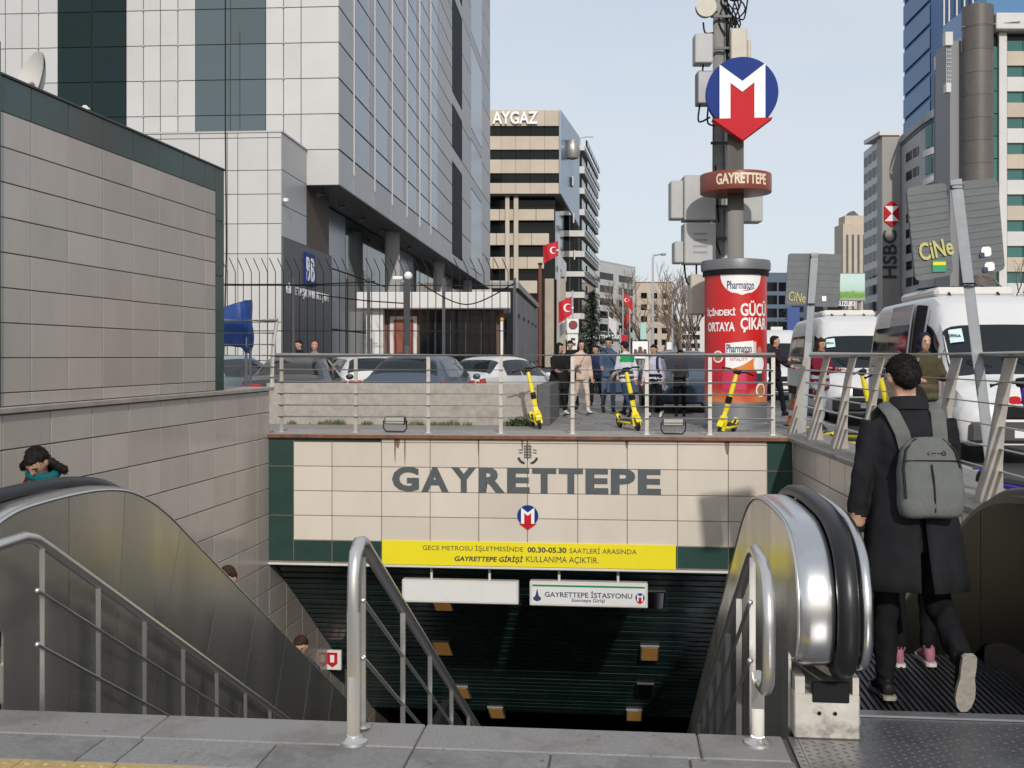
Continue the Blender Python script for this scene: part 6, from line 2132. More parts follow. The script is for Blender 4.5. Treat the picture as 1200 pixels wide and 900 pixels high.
text('logo', 'B', .8, M['white_print'], sw_, (-.995, .38, 4.6), ext=.01, bold=.01, width=.45, height=.8, rz=R(90))
text('lettering', 'EİEHE TP ŞRTV BFRRT ŞRFT', .5, M['white_print'], sw_, (-1.045, .1, 3.78), ext=.01, bold=.008, width=5.6, height=.42, rz=R(90))
mb = MB(); mb.tube([(-2.9, -3.1, 14.5), (-2.9, -3.1, 8.7), (-2.86, -3.12, 5.0), (-2.95, -3.12, 1.5)], .02, 6); mb.build('cable', M['black'], tw)
mb = MB(); mb.cbox(-1.10, -.95, -2.95, -2.75, 6.5, 6.62, .02); mb.build('security_camera', M['white_paint'], tw)

# ------------------------------------------------ guardhouse, shed, fence
gt, X, Z, f = cam_frame('guardhouse', 'low guardhouse with overhanging white roof and red-brown door behind the fence', 420, 31.5)
slab(gt, 'roof', X(420), X(598), -.35, 3.4, Z(362), Z(343), M['pale_wall'], .02)
slab(gt, 'back_wall', X(429), X(590), .5, 3.0, .3, Z(362.2), mat('brown_wall', (.15, .07, .045), .7, var=.1))
slab(gt, 'pillar', X(429), X(449), .0, .42, .3, Z(362.2), M['pale_wall'], .01)
fr = slab(gt, 'door_frame', X(455), X(487), .43, .49, .3, Z(370), M['pale_wall'])
dr = slab(gt, 'door', X(459.5), X(483), .39, .428, .32, Z(374), mat('door_brown', (.22, .055, .03), .5, var=.12, vscale=3))
mb = MB(); mb.ball((X(480), .37, 1.3), .03, 8, 6); mb.build('handle', M['galv'], dr)
for i in range(5):
    u0 = 491 + i * 18.2
    wn = slab(gt, 'window', X(u0), X(u0 + 17.4), .40, .46, 1.25, Z(363.5), M['win_dark'])
    for j in range(1):
        slab(gt, 'window_bar', X(u0 + 17.4), X(u0 + 18.2), .36, .47, 1.2, Z(363.5), M['dark_metal'])
slab(gt, 'dado', X(490), X(584), .30, .49, .3, 1.24, M['pale_wall'])
slab(gt, 'bench_frame', X(512), X(586), -.6, -.5, 1.30, 1.40, M['white_paint'])
slab(gt, 'bench_frame', X(512), X(515), -.6, -.5, .3, 1.299, M['white_paint'])
slab(gt, 'bench_frame', X(545), X(548), -.6, -.5, .3, 1.299, M['white_paint'])
slab(gt, 'bench_frame', X(583), X(586), -.6, -.5, .3, 1.299, M['white_paint'])
slab(gt, 'bench_board', X(517), X(582), -.58, -.54, .6, 1.18, M['pale_wall'])
sh_ = P(606, HOR, 36.0)
gs = thing('grey_shed', 'long dark grey shed with vertical panels behind the guardhouse', 'building', (sh_.x, sh_.y, 0), TA)
mb = MB(); mb.box(-.85, -.05, 0, 15, .2, 3.9); mb.build('core', M['black'], gs)
for i in range(10):
    piece('panel', gs, (.05, 1.46, 3.5), (-.024, .75 + i * 1.5, 2.0), mat('shed_grey', (.12, .125, .14), .5, var=.08, rnd=.1), .01)
    piece('vent', gs, (.03, .8, .10), (.012, .75 + i * 1.5, 3.0 - (i % 2) * 1.6), M['black'], .005)
slab(gs, 'parapet', -.9, .05, -.05, 15, 3.9, 4.1, mat('parapet_grey', (.25, .25, .24), .7))
p = P(633, HOR, 34)
t = thing('rusty_post', 'thin rusty brown post right of the grey shed', 'post', (p.x, p.y, .3))
mb = MB(); mb.cyl((0, 0, 0), (0, 0, 4.2), .05, 10); mb.build('shaft', mat('rust', (.16, .05, .025), .8, var=.2), t, 40)
mb = MB(); mb.cyl((0, 0, 4.2), (0, 0, 4.26), .07, 10); mb.build('cap', M['dark_metal'], t, 40)
p = P(588, HOR, 29.8)
t = thing('white_post', 'thin white post in front of the guardhouse, right end', 'post', (p.x, p.y, .3))
mb = MB(); mb.cyl((0, 0, 0), (0, 0, 2.3), .035, 10); mb.build('shaft', M['white_paint'], t, 40)
mb = MB(); mb.ball((0, 0, 2.34), .06, 10, 8); mb.build('finial', mat('amber', (.6, .3, .05), .4), t, 40)
FD = 28.6
ft = thing('metal_fence', 'tall black bar fence with bent tips in front of the guardhouse', 'fence', (P(430, HOR, FD).x, P(430, HOR, FD).y, PLZ), YAW)
ff = FD / FPX
BAR = MB(); BAR.tube([(0, 0, 0), (0, 0, 3.55), (-.06, .0, 3.70), (-.16, .0, 3.92)], .011, 6); bar_me = BAR.mesh('bar', M['black'], 60)
u = 257
while u < 604:
    obj('bar', bar_me, ft, ((u - 430) * ff, 0, 0)); u += 9.4
for z in (.25, 2.0, 3.2):
    mb = MB(); mb.bar(((255 - 430) * ff, -.02, z), ((604 - 430) * ff, -.02, z), .02, .024); mb.build('rail', M['black'], ft)
for u in (256, 344, 432, 520, 603):
    mb = MB(); mb.box((u - 430) * ff - .04, (u - 430) * ff + .04, -.04, .04, 0, 3.4); mb.build('post', M['dark_metal'], ft)
for (ua, ub, va, vm, vb) in ((255, 440, 333, 334, 330), (490, 603, 331, 357, 332), (370, 480, 345, 352, 356)):
    pts = smooth_path([((ua - 430) * ff, EYE + (HOR - va) * ff - PLZ), (((ua + ub) / 2 - 430) * ff, EYE + (HOR - vm) * ff - PLZ), ((ub - 430) * ff, EYE + (HOR - vb) * ff - PLZ)], 8)
    mb = MB(); mb.tube([Vector((p.x, -.05, p.y)) for p in pts], .018, 6); mb.build('cable', M['black'], ft, 60)
p = P(477, HOR, 25.6)
t = thing('camera_pole', 'grey pole carrying a white security camera in front of the guardhouse', 'pole', (p.x, p.y, PLZ), YAW)
mb = MB(); mb.cyl((0, 0, 0), (0, 0, 3.15), .075, 14); mb.build('shaft', M['dark_metal'], t, 40)
mb = MB(); mb.box(-.27, .02, -.03, .03, 3.08, 3.12); mb.build('arm', M['grey_metal'], t)
mb = MB(); mb.cbox(-.34, -.10, -.07, .05, 3.13, 3.22, .02); mb.ball((.03, -.02, 3.23), .10, 12, 8); mb.build('camera', M['white_paint'], t, 40)

# blue tarpaulin bundle behind the short railing
p = P(270, HOR, 15.2)
t = thing('tarpaulin', 'blue tarpaulin draped over a stand behind the short railing', 'tarpaulin', (p.x, p.y, PLZ), YAW)
mb = MB()
rows = []
for i in range(15):
    fz = i / 14
    row = []
    for j in range(41):
        a = 2 * math.pi * j / 40
        ca, sa = math.cos(a), math.sin(a)
        x = .30 * (abs(ca) ** .5) * (1 if ca > 0 else -1)
        y = .20 * (abs(sa) ** .6) * (1 if sa > 0 else -1)
        top = 1.92 + .20 * (x + .3) / .6
        z = 1.42 + (top - 1.42) * fz + .05 * math.sin(a * 4 + 1) * (1 - fz)
        q = Vector((x * 6, y * 6, fz * 2.2))
        rf = 1 + .10 * noise.noise(q) + .05 * math.sin(a * 11 + 3 * fz) * (1 - .6 * fz) - .10 * fz ** 4
        row.append(Vector((x * rf, y * rf, z + .02 * noise.noise(q * 2))))
    rows.append(row)
cen = sum(rows[-1], Vector()) / 41
rows.append([cen.lerp(p_, .5) + Vector((0, 0, .012)) for p_ in rows[-1]])
rows.append([cen + Vector((0, 0, .02))] * 41)
mb.strip(rows); mb.build('sheet', mat('tarp_blue', (.012, .05, .21), .45, spec=.3, var=.3, vscale=7, bump=.6, bscale=9), t, 60)
mb = MB()
for sx in (-1, 1):
    for sy in (-1, 1): mb.cyl((sx * .25, sy * .12, 0), (sx * .25, sy * .12, 1.6), .02, 8)
mb.build('stand', M['galv'], t)

# ------------------------------------------------ beige office block with lettering
at_, X, Z, f = cam_frame('office_block', 'beige office block with dark window bands and white roof lettering', 655, 150.0)
foot = [(-22, 0), (0, 0), (3.7, 18), (-22, 18)]
inn = [(-21.6, .45), (-.45, .45), (3.2, 17.6), (-21.6, 17.6)]
prism_z(at_, 'window_core', inn, Z(226), Z(132), M['win_dark'])
bands = [(159.6 - 30.6, 147.6), (159.6, 175.4), (187, 203), (214.5, 227)]
bands[0] = (129, 147.6)
for va, vb in bands:
    prism_z(at_, 'band_core', [(-21.9, .1), (-.1, .1), (3.6, 17.9), (-21.9, 17.9)], Z(vb) + .02, Z(va) - .02, M['beige_stone'])
    for i in range(11):
        piece('panel', at_, (1.97, .12, Z(va) - Z(vb)), (-1.0 - i * 2.0, .04, (Z(va) + Z(vb)) / 2), M['beige_stone'], .03)
for va, vb in ((147.6, 159.6), (175.4, 187), (203, 214.5)):
    for i in range(11):
        piece('window', at_, (1.95, .06, Z(va) - Z(vb)), (-1.0 - i * 2.0, .40, (Z(va) + Z(vb)) / 2), M['win_dark'], .02)
mb = MB(); mb.prism([(0, Z(227)), (0, Z(129)), (18.4, Z(129)), (18.4, Z(227) - 2.4)], lambda a, b, d: Vector((d + a * .201 + .02, a * .98, b)), .0, .25); side = mb.build('side_cladding', M['blue_clad'], at_)
for q in range(3):
    piece('side_window', side, (.2, 1.5, 1.4), (2.4 + .2 * q, 9.5 + 1.2 * q, Z(200) - q * 5.3), M['pale_wall'], .03)
mb = MB(); a = Vector((2.2, 6.0, Z(167)))
mb.lathe([(.2, -1.3), (.9, -1.1), (1.15, -.1), (1.0, .8), (.75, 1.5), (.2, 1.6)], a, 14); mb.build('roof_sculpture', mat('sculpt', (.35, .33, .31), .35, .5), at_, 40)
text('lettering', 'AYGAZ', 2.2, M['white_print'], at_, ((X(577) + X(630)) / 2, -.30, Z(138.5)), ext=.12, bold=.05, width=X(630) - X(577), height=1.75)
prism_z(at_, 'roof_plant', [(-9, 2), (-4, 2), (-4, 6), (-9, 6)], Z(129), Z(125), M['alu_side'])
# lower storeys, set back with balconies, twin piers
prism_z(at_, 'lower_core', [(-21, 2.7), (-.4, 2.7), (1.4, 15), (-21, 15)], .1, Z(227) - .05, M['win_dark'])
for i, (va, vb) in enumerate(((243.5, 256.7), (272, 286), (300, 314), (328, 343), (357, 371), (385, 398))):
    ue = 650 - 6 * i if i < 3 else 630
    x1 = X(ue)
    n = max(1, int((x1 + 21) / 2.3))
    w = (x1 + 21) / n
    for q in range(n):
        piece('balcony_panel', at_, (w - .04, .5, Z(va) - Z(vb)), (-21 + w * (q + .5), 1.7, (Z(va) + Z(vb)) / 2), M['beige_stone'], .05)
for ua, ub in ((592, 597), (602, 607.5)):
    slab(at_, 'pier', X(ua), X(ub), .9, 2.2, .1, Z(228), M['beige_stone'], .05)
for ua, ub in ((639, 650), (653, 664)):
    slab(at_, 'stone_pier', X(ua), X(ub), 2.4, 5.0, .1, Z(325), mat('pier_stone', (.36, .31, .25), .85, var=.15, vscale=.5), .08)
slab(at_, 'soffit', -21.5, -.3, .3, 14, Z(228.5), Z(227.2), M['slate'])

# ------------------------------------------------ striped tower
st, X, Z, f = cam_frame('striped_block', 'dark glass block with white floor bands behind the beige office block', 685, 178.0)
prism_z(st, 'window_core', [(-9.4, .5), (-.4, .5), (4.1, 28.8), (-9.4, 28.8)], .1, Z(174), M['win_dark'])
for va, vb in ((171, 176), (195, 203), (220, 227), (245, 252), (270, 277), (294, 301), (318, 324), (342, 349), (367, 374), (392, 398)):
    prism_z(st, 'floor_band', [(-10, 0), (0, 0), (4.62, 29.2), (-10, 29.2)], Z(vb), Z(va), M['pale_wall'])
    for q in range(6):
        yq = 2.2 + q * 4.6
        mb = MB(); mb.box(-.02, .28, -2.0, 2.0, 0, .9); mb.xf(Matrix.Translation((.18 + yq * .1585, yq, Z(va) + .05)) @ Matrix.Rotation(-math.atan(.1585), 4, 'Z')); mb.build('railing_glass', M['glass_dark'], st)
for q in range(6):
    piece('mullion', st, (.12, .2, Z(176) - .2), (-.9 - q * 1.5, .42, (Z(176) + .2) / 2), M['slate'], .02)
mb = MB(); mb.tube([(-.6, 2, Z(171)), (-.6, 2, Z(159)), (.6, 2, Z(157.5)), (1.6, 2, Z(157.8))], .08, 6); mb.build('roof_mast', M['grey_metal'], st)

# ------------------------------------------------ white block and warm block, centre distance
def simple_block(name, label, u, d, rz, w, dep, h, wallm, rows, colsw, zrow, hrow, sill=True, roofm=None):
    t, X, Z, f = cam_frame(name, label, u, d, rz)
    mb = MB(); mb.box(0, w, .12, dep, .1, h); mb.build('core', M['win_dark'], t)
    # wall strips between the window rows, windows recessed
    zs = [.1]
    for r_ in range(rows):
        z0 = zrow + r_ * (h - zrow - 1.0) / rows
        slab(t, 'wall_band', 0, w, 0, .30, zs[-1], z0, wallm)
        zs.append(z0 + hrow)
        edges = [0]
        for a, b in colsw:
            slab(t, 'wall_pier', edges[-1] * w + .003, a * w, .002, .298, z0 + .002, z0 + hrow - .002, wallm)
            n = max(1, int((b - a) * w / 1.6))
            for q in range(n):
                x0 = a * w + (b - a) * w * q / n; x1 = a * w + (b - a) * w * (q + 1) / n
                wd = piece('window', t, (x1 - x0 - .10, .05, hrow - .06), ((x0 + x1) / 2, .17, z0 + hrow / 2), M['win_dark'], .01)
            edges.append(b)
        slab(t, 'wall_pier', edges[-1] * w, w - .003, .002, .298, z0 + .002, z0 + hrow - .002, wallm)
    slab(t, 'wall_band', 0, w, 0, .30, zs[-1], h, wallm)
    slab(t, 'side_wall', -.25, -.003, 0.002, dep, .1, h - .003, wallm)
    slab(t, 'side_wall', w + .003, w + .25, 0.002, dep, .1, h - .003, wallm)
    slab(t, 'roof', -.3, w + .3, -.05, dep, h, h + .25, roofm or wallm)
    return t
simple_block('white_block', 'white apartment block with dark window rows in the middle distance', 700, 230.0, R(62), 21.6, 12, 22.0, M['pale_wall'], 7, ((.06, .42), (.55, .95)), 1.6, 1.5)
simple_block('warm_block', 'weathered beige block behind the bare trees', 747, 262.0, R(8), 8.6, 14, 19.5, M['warm_wall'], 6, ((.1, .28), (.4, .58), (.7, .88)), 1.6, 1.4, roofm=mat('roof_terracotta', (.25, .12, .07), .8, var=.2))
simple_block('low_block', 'low pale building beyond the street end, right of the bare trees', 795, 330.0, R(2), 22, 14, 13, M['pale_wall'], 4, ((.05, .3), (.37, .63), (.7, .95)), 1.6, 1.5)
simple_block('blue_block', 'dark blue glazed block just right of the advertising column', 897, 240.0, R(4), 5.6, 14, 20, mat('blue_wall', (.09, .13, .19), .5), 6, ((.06, .47), (.53, .94)), 1.6, 2.0)
simple_block('dark_block', 'low dark blue building behind the farther road sign', 921, 280.0, R(-4), 15, 14, 17, mat('blue_wall2', (.035, .06, .13), .5), 5, ((.05, .3), (.37, .63), (.7, .95)), 1.6, 1.5)

# ------------------------------------------------ bank block on the right
hb_, X, Z, f = cam_frame('bank_block', 'grey bank building with tall red and white logo pylon', 1034, 210.0)
pw = X(1055)
mk('pylon', (.30, .285, .265), .6, var=.08, vscale=.3)
slab(hb_, 'pylon', 0, pw, 0, 3, .1, Z(159), M['pylon'])
slab(hb_, 'roof_cap', X(1030), X(1054), -.4, 9, Z(159) + .02, Z(154), M['pale_wall'])
# logo: red hexagon with white hourglass
lx, lz = X(1044.5), Z(250.5); s = X(1053) ; hh = 1.45; w2 = 1.42
mb = MB(); mb.prism([(-w2, hh), (0, hh * 1.75), (w2, hh), (w2, -hh), (0, -hh * 1.75), (-w2, -hh)], lambda a, b, d: Vector((lx + a, d, lz + b)), -.25, -.02); lg = mb.build('logo', M['red'], hb_)
for sg_ in (1, -1):
    mb = MB(); mb.prism([(-w2 * .97, sg_ * hh), (w2 * .97, sg_ * hh), (0, 0)], lambda a, b, d: Vector((lx + a, d, lz + b)), -.30, -.2); mb.build('logo_white', M['white_print'], lg)
text('lettering', 'HSBC', 3, M['ink'], hb_, (X(1042.5), -.08, Z(298)), ext=.06, bold=.05, width=Z(270) - Z(326), height=X(1051) - X(1034.5), rot=(0, R(-90), 0))
# street face running away to the left of the pylon
d_ = Vector((.1016, 1)).normalized()
mb = MB(); mb.prism([(0, .1), (0, Z(160)), (16, Z(160)), (16, .1)], lambda a, b, dd: Vector((-.02 + a * .1016 + dd, .1 + a, b)), -.0, .5)
mb.xf(Matrix.Identity(4)); mb.build('street_wall', M['alu_side'], hb_)
for r_ in range(12):
    for q in range(4):
        piece('window', hb_, (.12, 2.9, 1.9), (-.06 + (2.1 + q * 3.7) * .1016, 2.2 + q * 3.7, Z(175) - r_ * 3.35), M['win_dark'], .03)
# curved wing between the pylon and the round shaft
hbi = WM[hb_].inverted()
def wg(sq, v, o=0.0):
    d = 211 - 16 * sq - 7 * math.sin(math.pi * sq) - o
    p = P(1055 + 66 * sq, HOR, d)
    q = hbi @ p
    return Vector((q.x, q.y, Z(v)))
N = 14
def wband(nm, v0, v1, m, s0=0.0, s1=1.0, o=0.0, dv=0.0):
    rows = []
    for v in (v1, v0):
        rows.append([wg(s0 + (s1 - s0) * j / N, v + dv * (s0 + (s1 - s0) * j / N), o) for j in range(N + 1)])
    return MB().strip(rows).build(nm, m, hb_, 60)
wband('curved_wall', 160, 417, mat('wing_grey', (.36, .37, .385), .5, var=.05))
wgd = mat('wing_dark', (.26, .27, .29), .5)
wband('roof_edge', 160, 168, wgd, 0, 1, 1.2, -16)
wband('roof_edge', 168, 172, mat('wing_shade', (.10, .105, .11), .6), 0, 1, .5, -16)  # strip under the projecting roof edge, its shade put into the dark colour
for v0 in (184, 206, 254, 272, 290, 309, 328):
    for s0, s1 in ((.10, .20), (.22, .32)):
        wband('window', v0, v0 + 10, M['win_dark'], s0, s1, .25, -3)
for v0, v1 in ((168, 193), (204, 222), (240, 258), (272, 290), (305, 322)):
    for s0 in (.44, .58, .72, .86):
        wband('window', v0, v1, M['win_teal'] if v0 < 230 or s0 > .6 else M['win_dark'], s0, s0 + .12, .25, -8)
for v0 in (193, 224, 260):
    wband('floor_band', v0 + 2, v0 + 9, M['pale_wall'], .40, 1.0, .35, -8)

# ------------------------------------------------ white block with teal windows and round shaft
wt, X, Z, f = cam_frame('corner_block', 'white and beige block with teal windows and a round stone shaft', 1163, 144.0)
mb = MB(); mb.box(X(1163), X(1300), .5, 20, .1, Z(42)); mb.build('core', M['win_dark'], wt)
slab(wt, 'parapet', X(1163), X(1300), -1.2, 20, Z(40), Z(9) - 0, M['pale_wall'], .1) if False else slab(wt, 'parapet', X(1163), X(1300), -1.2, 20, Z(37), Z(18), M['pale_wall'], .1)
slab(wt, 'penthouse', X(1168), X(1300), 3, 18, Z(18) + .02, Z(0) + 2, mat('glass_sky', (.10, .22, .40), .1, .3))
slab(wt, 'white_pier', X(1171), X(1180), 0, .6, .1, Z(38), M['pale_wall'])
for r_ in range(16):
    z1 = Z(53) - r_ * 3.0
    piece('window', wt, (X(1170.5) - X(1160.5), .06, 2.9), ((X(1160.5) + X(1170.5)) / 2, .42, z1 - 1.5), M['win_teal'], .02)
for r_ in range(13):
    v0 = 47 + r_ * 30.2
    for j in range(5):
        x0 = X(1180.5) + j * 2.3
        piece('window', wt, (2.2, .06, 12.5 * f), (x0 + 1.12, .42, Z(v0 + 6)), M['win_teal'], .02)
        piece('spandrel', wt, (2.27, .6, 17.0 * f), (x0 + 1.12, .31, Z(v0 + 21.3)), M['beige_stone'] if r_ % 2 == 0 else M['pale_wall'], .03)
# round shaft
cx = X(1145.5); rr_c = 17.3 * f
for q in range(15):
    z0, z1 = .1 + q * 3.0, .1 + (q + 1) * 3.0 - .04
    mb = MB(); mb.lathe([(rr_c, z0), (rr_c, z1)], (cx, 0, 0), 32); mb.build('shaft_ring', M['dark_stone'], wt, 40)
mb = MB(); mb.lathe([(rr_c * 1.0, 45.1), (rr_c * 1.0, Z(33)), (rr_c * 1.02, Z(33)), (rr_c * 1.02, Z(9)), (.2, Z(9))], (cx, 0, 0), 32); mb.build('shaft_top', M['dark_stone'], wt, 40)
slab(wt, 'shaft_flank', X(1117), X(1130), 1.0, 6, .1, Z(45), mat('flank', (.20, .205, .215), .5, var=.1))
mb = MB(); mb.cbox(X(1108), X(1117), 0, 1, Z(53), Z(37), .05); mb.cbox(X(1109), X(1115), 0, 1, Z(108), Z(97), .05); mb.build('antenna_box', M['pale_wall'], wt)
mb = MB()
for q in range(3): mb.cyl((X(1111 + q * 2), .5, Z(97)), (X(1111 + q * 2), .5, Z(53)), .09, 6)
for q in range(8): mb.box(X(1111), X(1117), .4, .6, Z(58 + q * 5), Z(58 + q * 5) + .12)
mb.build('antenna_mast', M['galv'], wt)
mb = MB()
for q in range(4): mb.bar((X(1128 - 2), -.5, Z(33)), (X(1190), -1.4, Z(29)), .12, .12)
mb.build('roof_cable', M['galv'], wt)

# ------------------------------------------------ blue glass tower
bt, X, Z, f = cam_frame('glass_tower', 'tall blue glass tower rising behind the bank building', 1073, 280.0)
mb = MB(); mb.prism([(0, 8), (X(1091), 0), (X(1170), 2), (X(1170), 26), (14, 26)], lambda a, b, d: Vector((a, b, d)), .1, 118); mb.build('core', M['tower_blue'], bt)
for k in range(9):
    z0 = Z(150) + k * 6.2 - 9
    p0 = Vector((.0, 8, z0)); p1 = Vector((X(1091), 0, z0 + 4.6))
    nn = Vector((-8, -X(1091), 0)).normalized()
    o_ = nn * .4
    mb = MB(); mb.add([p0 + o_ + Vector((0, 0, .5)), p1 + o_ + Vector((0, 0, .5)), p1 + o_ + Vector((0, 0, 5.6)), p0 + o_ + Vector((0, 0, 5.6))], [(0, 1, 2, 3)])
    mb.build('facet_pane', M['tower_pale'], bt)
for uu in (1106, 1112, 1121, 1130, 1140, 1150):
    slab(bt, 'fin', X(uu), X(uu + 1.6), .2, 1.8, .1, 118, M['pale_wall'])
for k in range(13):
    for q, (ua, ub) in enumerate(((1092, 1105), (1108, 1111.5), (1114, 1120.5), (1123, 1129.5), (1132, 1139.5))):
        z0 = 52 + k * 5.0
        y_ = .6 + q * .25
        slab(bt, 'pane', X(ua) + .1, X(ub), y_ - .35, y_, z0, z0 + 4.4, M['tower_blue'])

# ------------------------------------------------ far beige tower and roadside hoarding
ft_, X, Z, f = cam_frame('far_tower', 'distant beige residential tower left of the bank building', 988, 520.0)
w = X(1018)
mb = MB(); mb.box(0, w, 0, 14, .1, Z(262)); mb.build('shaft', M['warm_wall'], ft_)
slab(ft_, 'crown', w * .12, w * .88, 2, 12, Z(262), Z(252), M['warm_wall'])
mb = MB(); mb.prism([(w * .25, Z(252)), (w * .75, Z(252)), (w * .55, Z(246)), (w * .45, Z(246))], lambda a, b, d: Vector((a, d, b)), 4, 10); mb.build('roof', M['slate'], ft_)
for q in range(4):
    slab(ft_, 'window_strip', w * (.12 + q * .22), w * (.20 + q * .22), -.3, .0, 4, Z(275), M['slate'])
bl, X, Z, f = cam_frame('billboard', 'roadside billboard with green landscape picture near the bank building', 984, 120.0, cat='billboard')
hm = bpy.data.materials.new('billboard_print'); hm.use_nodes = True
n_ = hm.node_tree; bb = n_.nodes['Principled BSDF']; bb.inputs['Roughness'].default_value = .5
tcb = n_.nodes.new('ShaderNodeTexCoord'); sb = n_.nodes.new('ShaderNodeSeparateXYZ'); rb = n_.nodes.new('ShaderNodeValToRGB'); mb_ = n_.nodes.new('ShaderNodeMapRange'); nb_ = n_.nodes.new('ShaderNodeTexNoise'); ab = n_.nodes.new('ShaderNodeMath')
ab.operation = 'MULTIPLY_ADD'; ab.inputs[1].default_value = .25; nb_.inputs['Scale'].default_value = 1.2
mb_.inputs['From Min'].default_value = Z(352); mb_.inputs['From Max'].default_value = Z(321)
n_.links.new(tcb.outputs['Object'], sb.inputs[0]); n_.links.new(sb.outputs['Z'], mb_.inputs['Value']); n_.links.new(tcb.outputs['Object'], nb_.inputs['Vector']); n_.links.new(nb_.outputs['Fac'], ab.inputs[0]); n_.links.new(mb_.outputs['Result'], ab.inputs[2]); n_.links.new(ab.outputs[0], rb.inputs['Fac']); n_.links.new(rb.outputs['Color'], bb.inputs['Base Color'])
el = rb.color_ramp.elements
el[0].position = .18; el[0].color = (.30, .34, .28, 1); el[1].position = .9; el[1].color = (.50, .66, .62, 1)
for ps, cc in ((.24, (.12, .28, .03, 1)), (.42, (.16, .34, .05, 1)), (.50, (.42, .58, .52, 1))):
    e2 = el.new(ps); e2.color = cc
slab(bl, 'picture', X(984), X(1013), -.1, 0, Z(352), Z(321), hm)
slab(bl, 'frame', X(983), X(1014), .003, .25, Z(353), Z(320), M['grey_metal'])
for uu in (990, 1007):
    slab(bl, 'leg', X(uu), X(uu) + .3, .3, .6, .1, Z(352), M['grey_metal'])
text('lettering', 'SUZUKI', 1, M['white_print'], bl, (X(990), -.4, Z(356)), ext=.03, bold=.02, width=X(1000) - X(980), height=.55)
# ================================================================== trees
mk('bark', (0.15, 0.12, 0.095), 0.9, var=.3, vscale=8, bump=.4)
mk('twig', (0.21, 0.165, 0.125), 0.9, var=.25, vscale=3)
mk('needle', (0.012, 0.028, 0.016), 0.7, var=.4, vscale=4)
mk('leaf_dark', (0.022, 0.04, 0.016), 0.6, var=.4, vscale=3)
def bare_tree(label, u, d, H, seed, z=.1, spread=1.0, dens=1.0, m=None):
    rg = random.Random(seed)
    p = P(u, HOR, d)
    t = thing('bare_tree', label, 'tree', (p.x, p.y, z), group='leafless street trees')
    tk, cr = MB(), MB()
    def grow(p0, dr, ln, r, lev):
        n = 3
        pts = [p0]; q = p0; dd = dr.copy()
        for i in range(n):
            dd = (dd + Vector((rg.gauss(0, .10), rg.gauss(0, .10), .05))).normalized()
            q = q + dd * ln / n
            pts.append(q)
        rs = [r * (1 - .35 * i / n) for i in range(n + 1)]
        (tk if lev < 2 else cr).tube(pts, rs, 6 if lev < 2 else (4 if lev < 4 else 3), False)
        if lev >= 5: return
        k = rg.choice((2, 3, 3)) if lev > 0 else 4
        if lev >= 3: k = 3
        for i in range(k):
            at = pts[-1] if i == 0 else pts[rg.choice((1, 2, 3))]
            a = rg.uniform(0, 6.283)
            tilt = rg.uniform(.25, .75) * spread
            A, B = frame(dd)
            nd = (dd * math.cos(tilt) + (A * math.cos(a) + B * math.sin(a)) * math.sin(tilt) + Vector((0, 0, .12))).normalized()
            grow(at, nd, ln * rg.uniform(.58, .80), max(r * .58, .016), lev + 1)
    grow(Vector((0, 0, 0)), Vector((rg.uniform(-.05, .05), 0, 1)), H * .36, H * .022, 0)
    tk.build('trunk', M['bark'], t, 60)
    cr.build('crown', m or M['twig'], t)
bare_tree('bare tree in front of the white block, left of the lamp post', 737, 85, 8.8, 1, spread=1.1)
bare_tree('bare tree just right of the tall lamp post', 776, 95, 9.8, 2, spread=1.1)
bare_tree('bare tree between the warm beige block and the utility pole', 802, 105, 11.5, 3)
bare_tree('slim bare tree at the left foot of the advertising column', 815, 80, 8.0, 4)
bare_tree('low bare tree in front of the warm beige block', 754, 120, 11, 9, spread=1.1)
bare_tree('bare tree in front of the teal-windowed block, right edge', 1192, 95, 12.5, 6, spread=1.2)
def conifer(label, u, d, H, W_, seed):
    rg = random.Random(seed)
    p = P(u, HOR, d)
    t = thing('conifer', label, 'tree', (p.x, p.y, .3))
    mb = MB(); mb.cyl((0, 0, 0), (0, 0, H * .98), .13, 8, .02); mb.build('trunk', M['bark'], t, 60)
    mb = MB()
    for k in range(420):
        f = rg.random() ** .8
        z = H * (.08 + .9 * f)
        ln = W_ * (1 - f) * rg.uniform(.7, 1.15) + .12
        a = rg.uniform(0, 6.283)
        dr = Vector((math.cos(a), math.sin(a), rg.uniform(-.35, .02))).normalized()
        A, B = frame(dr)
        o = Vector((0, 0, z))
        m = int(12 * ln) + 6
        for q in range(m):
            s = (q + 1) / m
            c = o + dr * ln * s + Vector((0, 0, -.10 * ln * s * s))
            b2 = (A * rg.uniform(-1, 1) + B * rg.uniform(-.6, .6) + dr * .6).normalized()
            l2 = .22 * (1.15 - s * .6) * rg.uniform(.6, 1.2)
            w = b2.cross(Vector((0, 0, 1))).normalized() * .035
            mb.add([c - w, c + b2 * l2 + Vector((0, 0, -.04)), c + w], [(0, 1, 2)])
    mb.build('crown', M['needle'], t)
conifer('dark conifer in front of the white block, behind the pedestrians', 694, 62, 5.2, 1.7, 4)
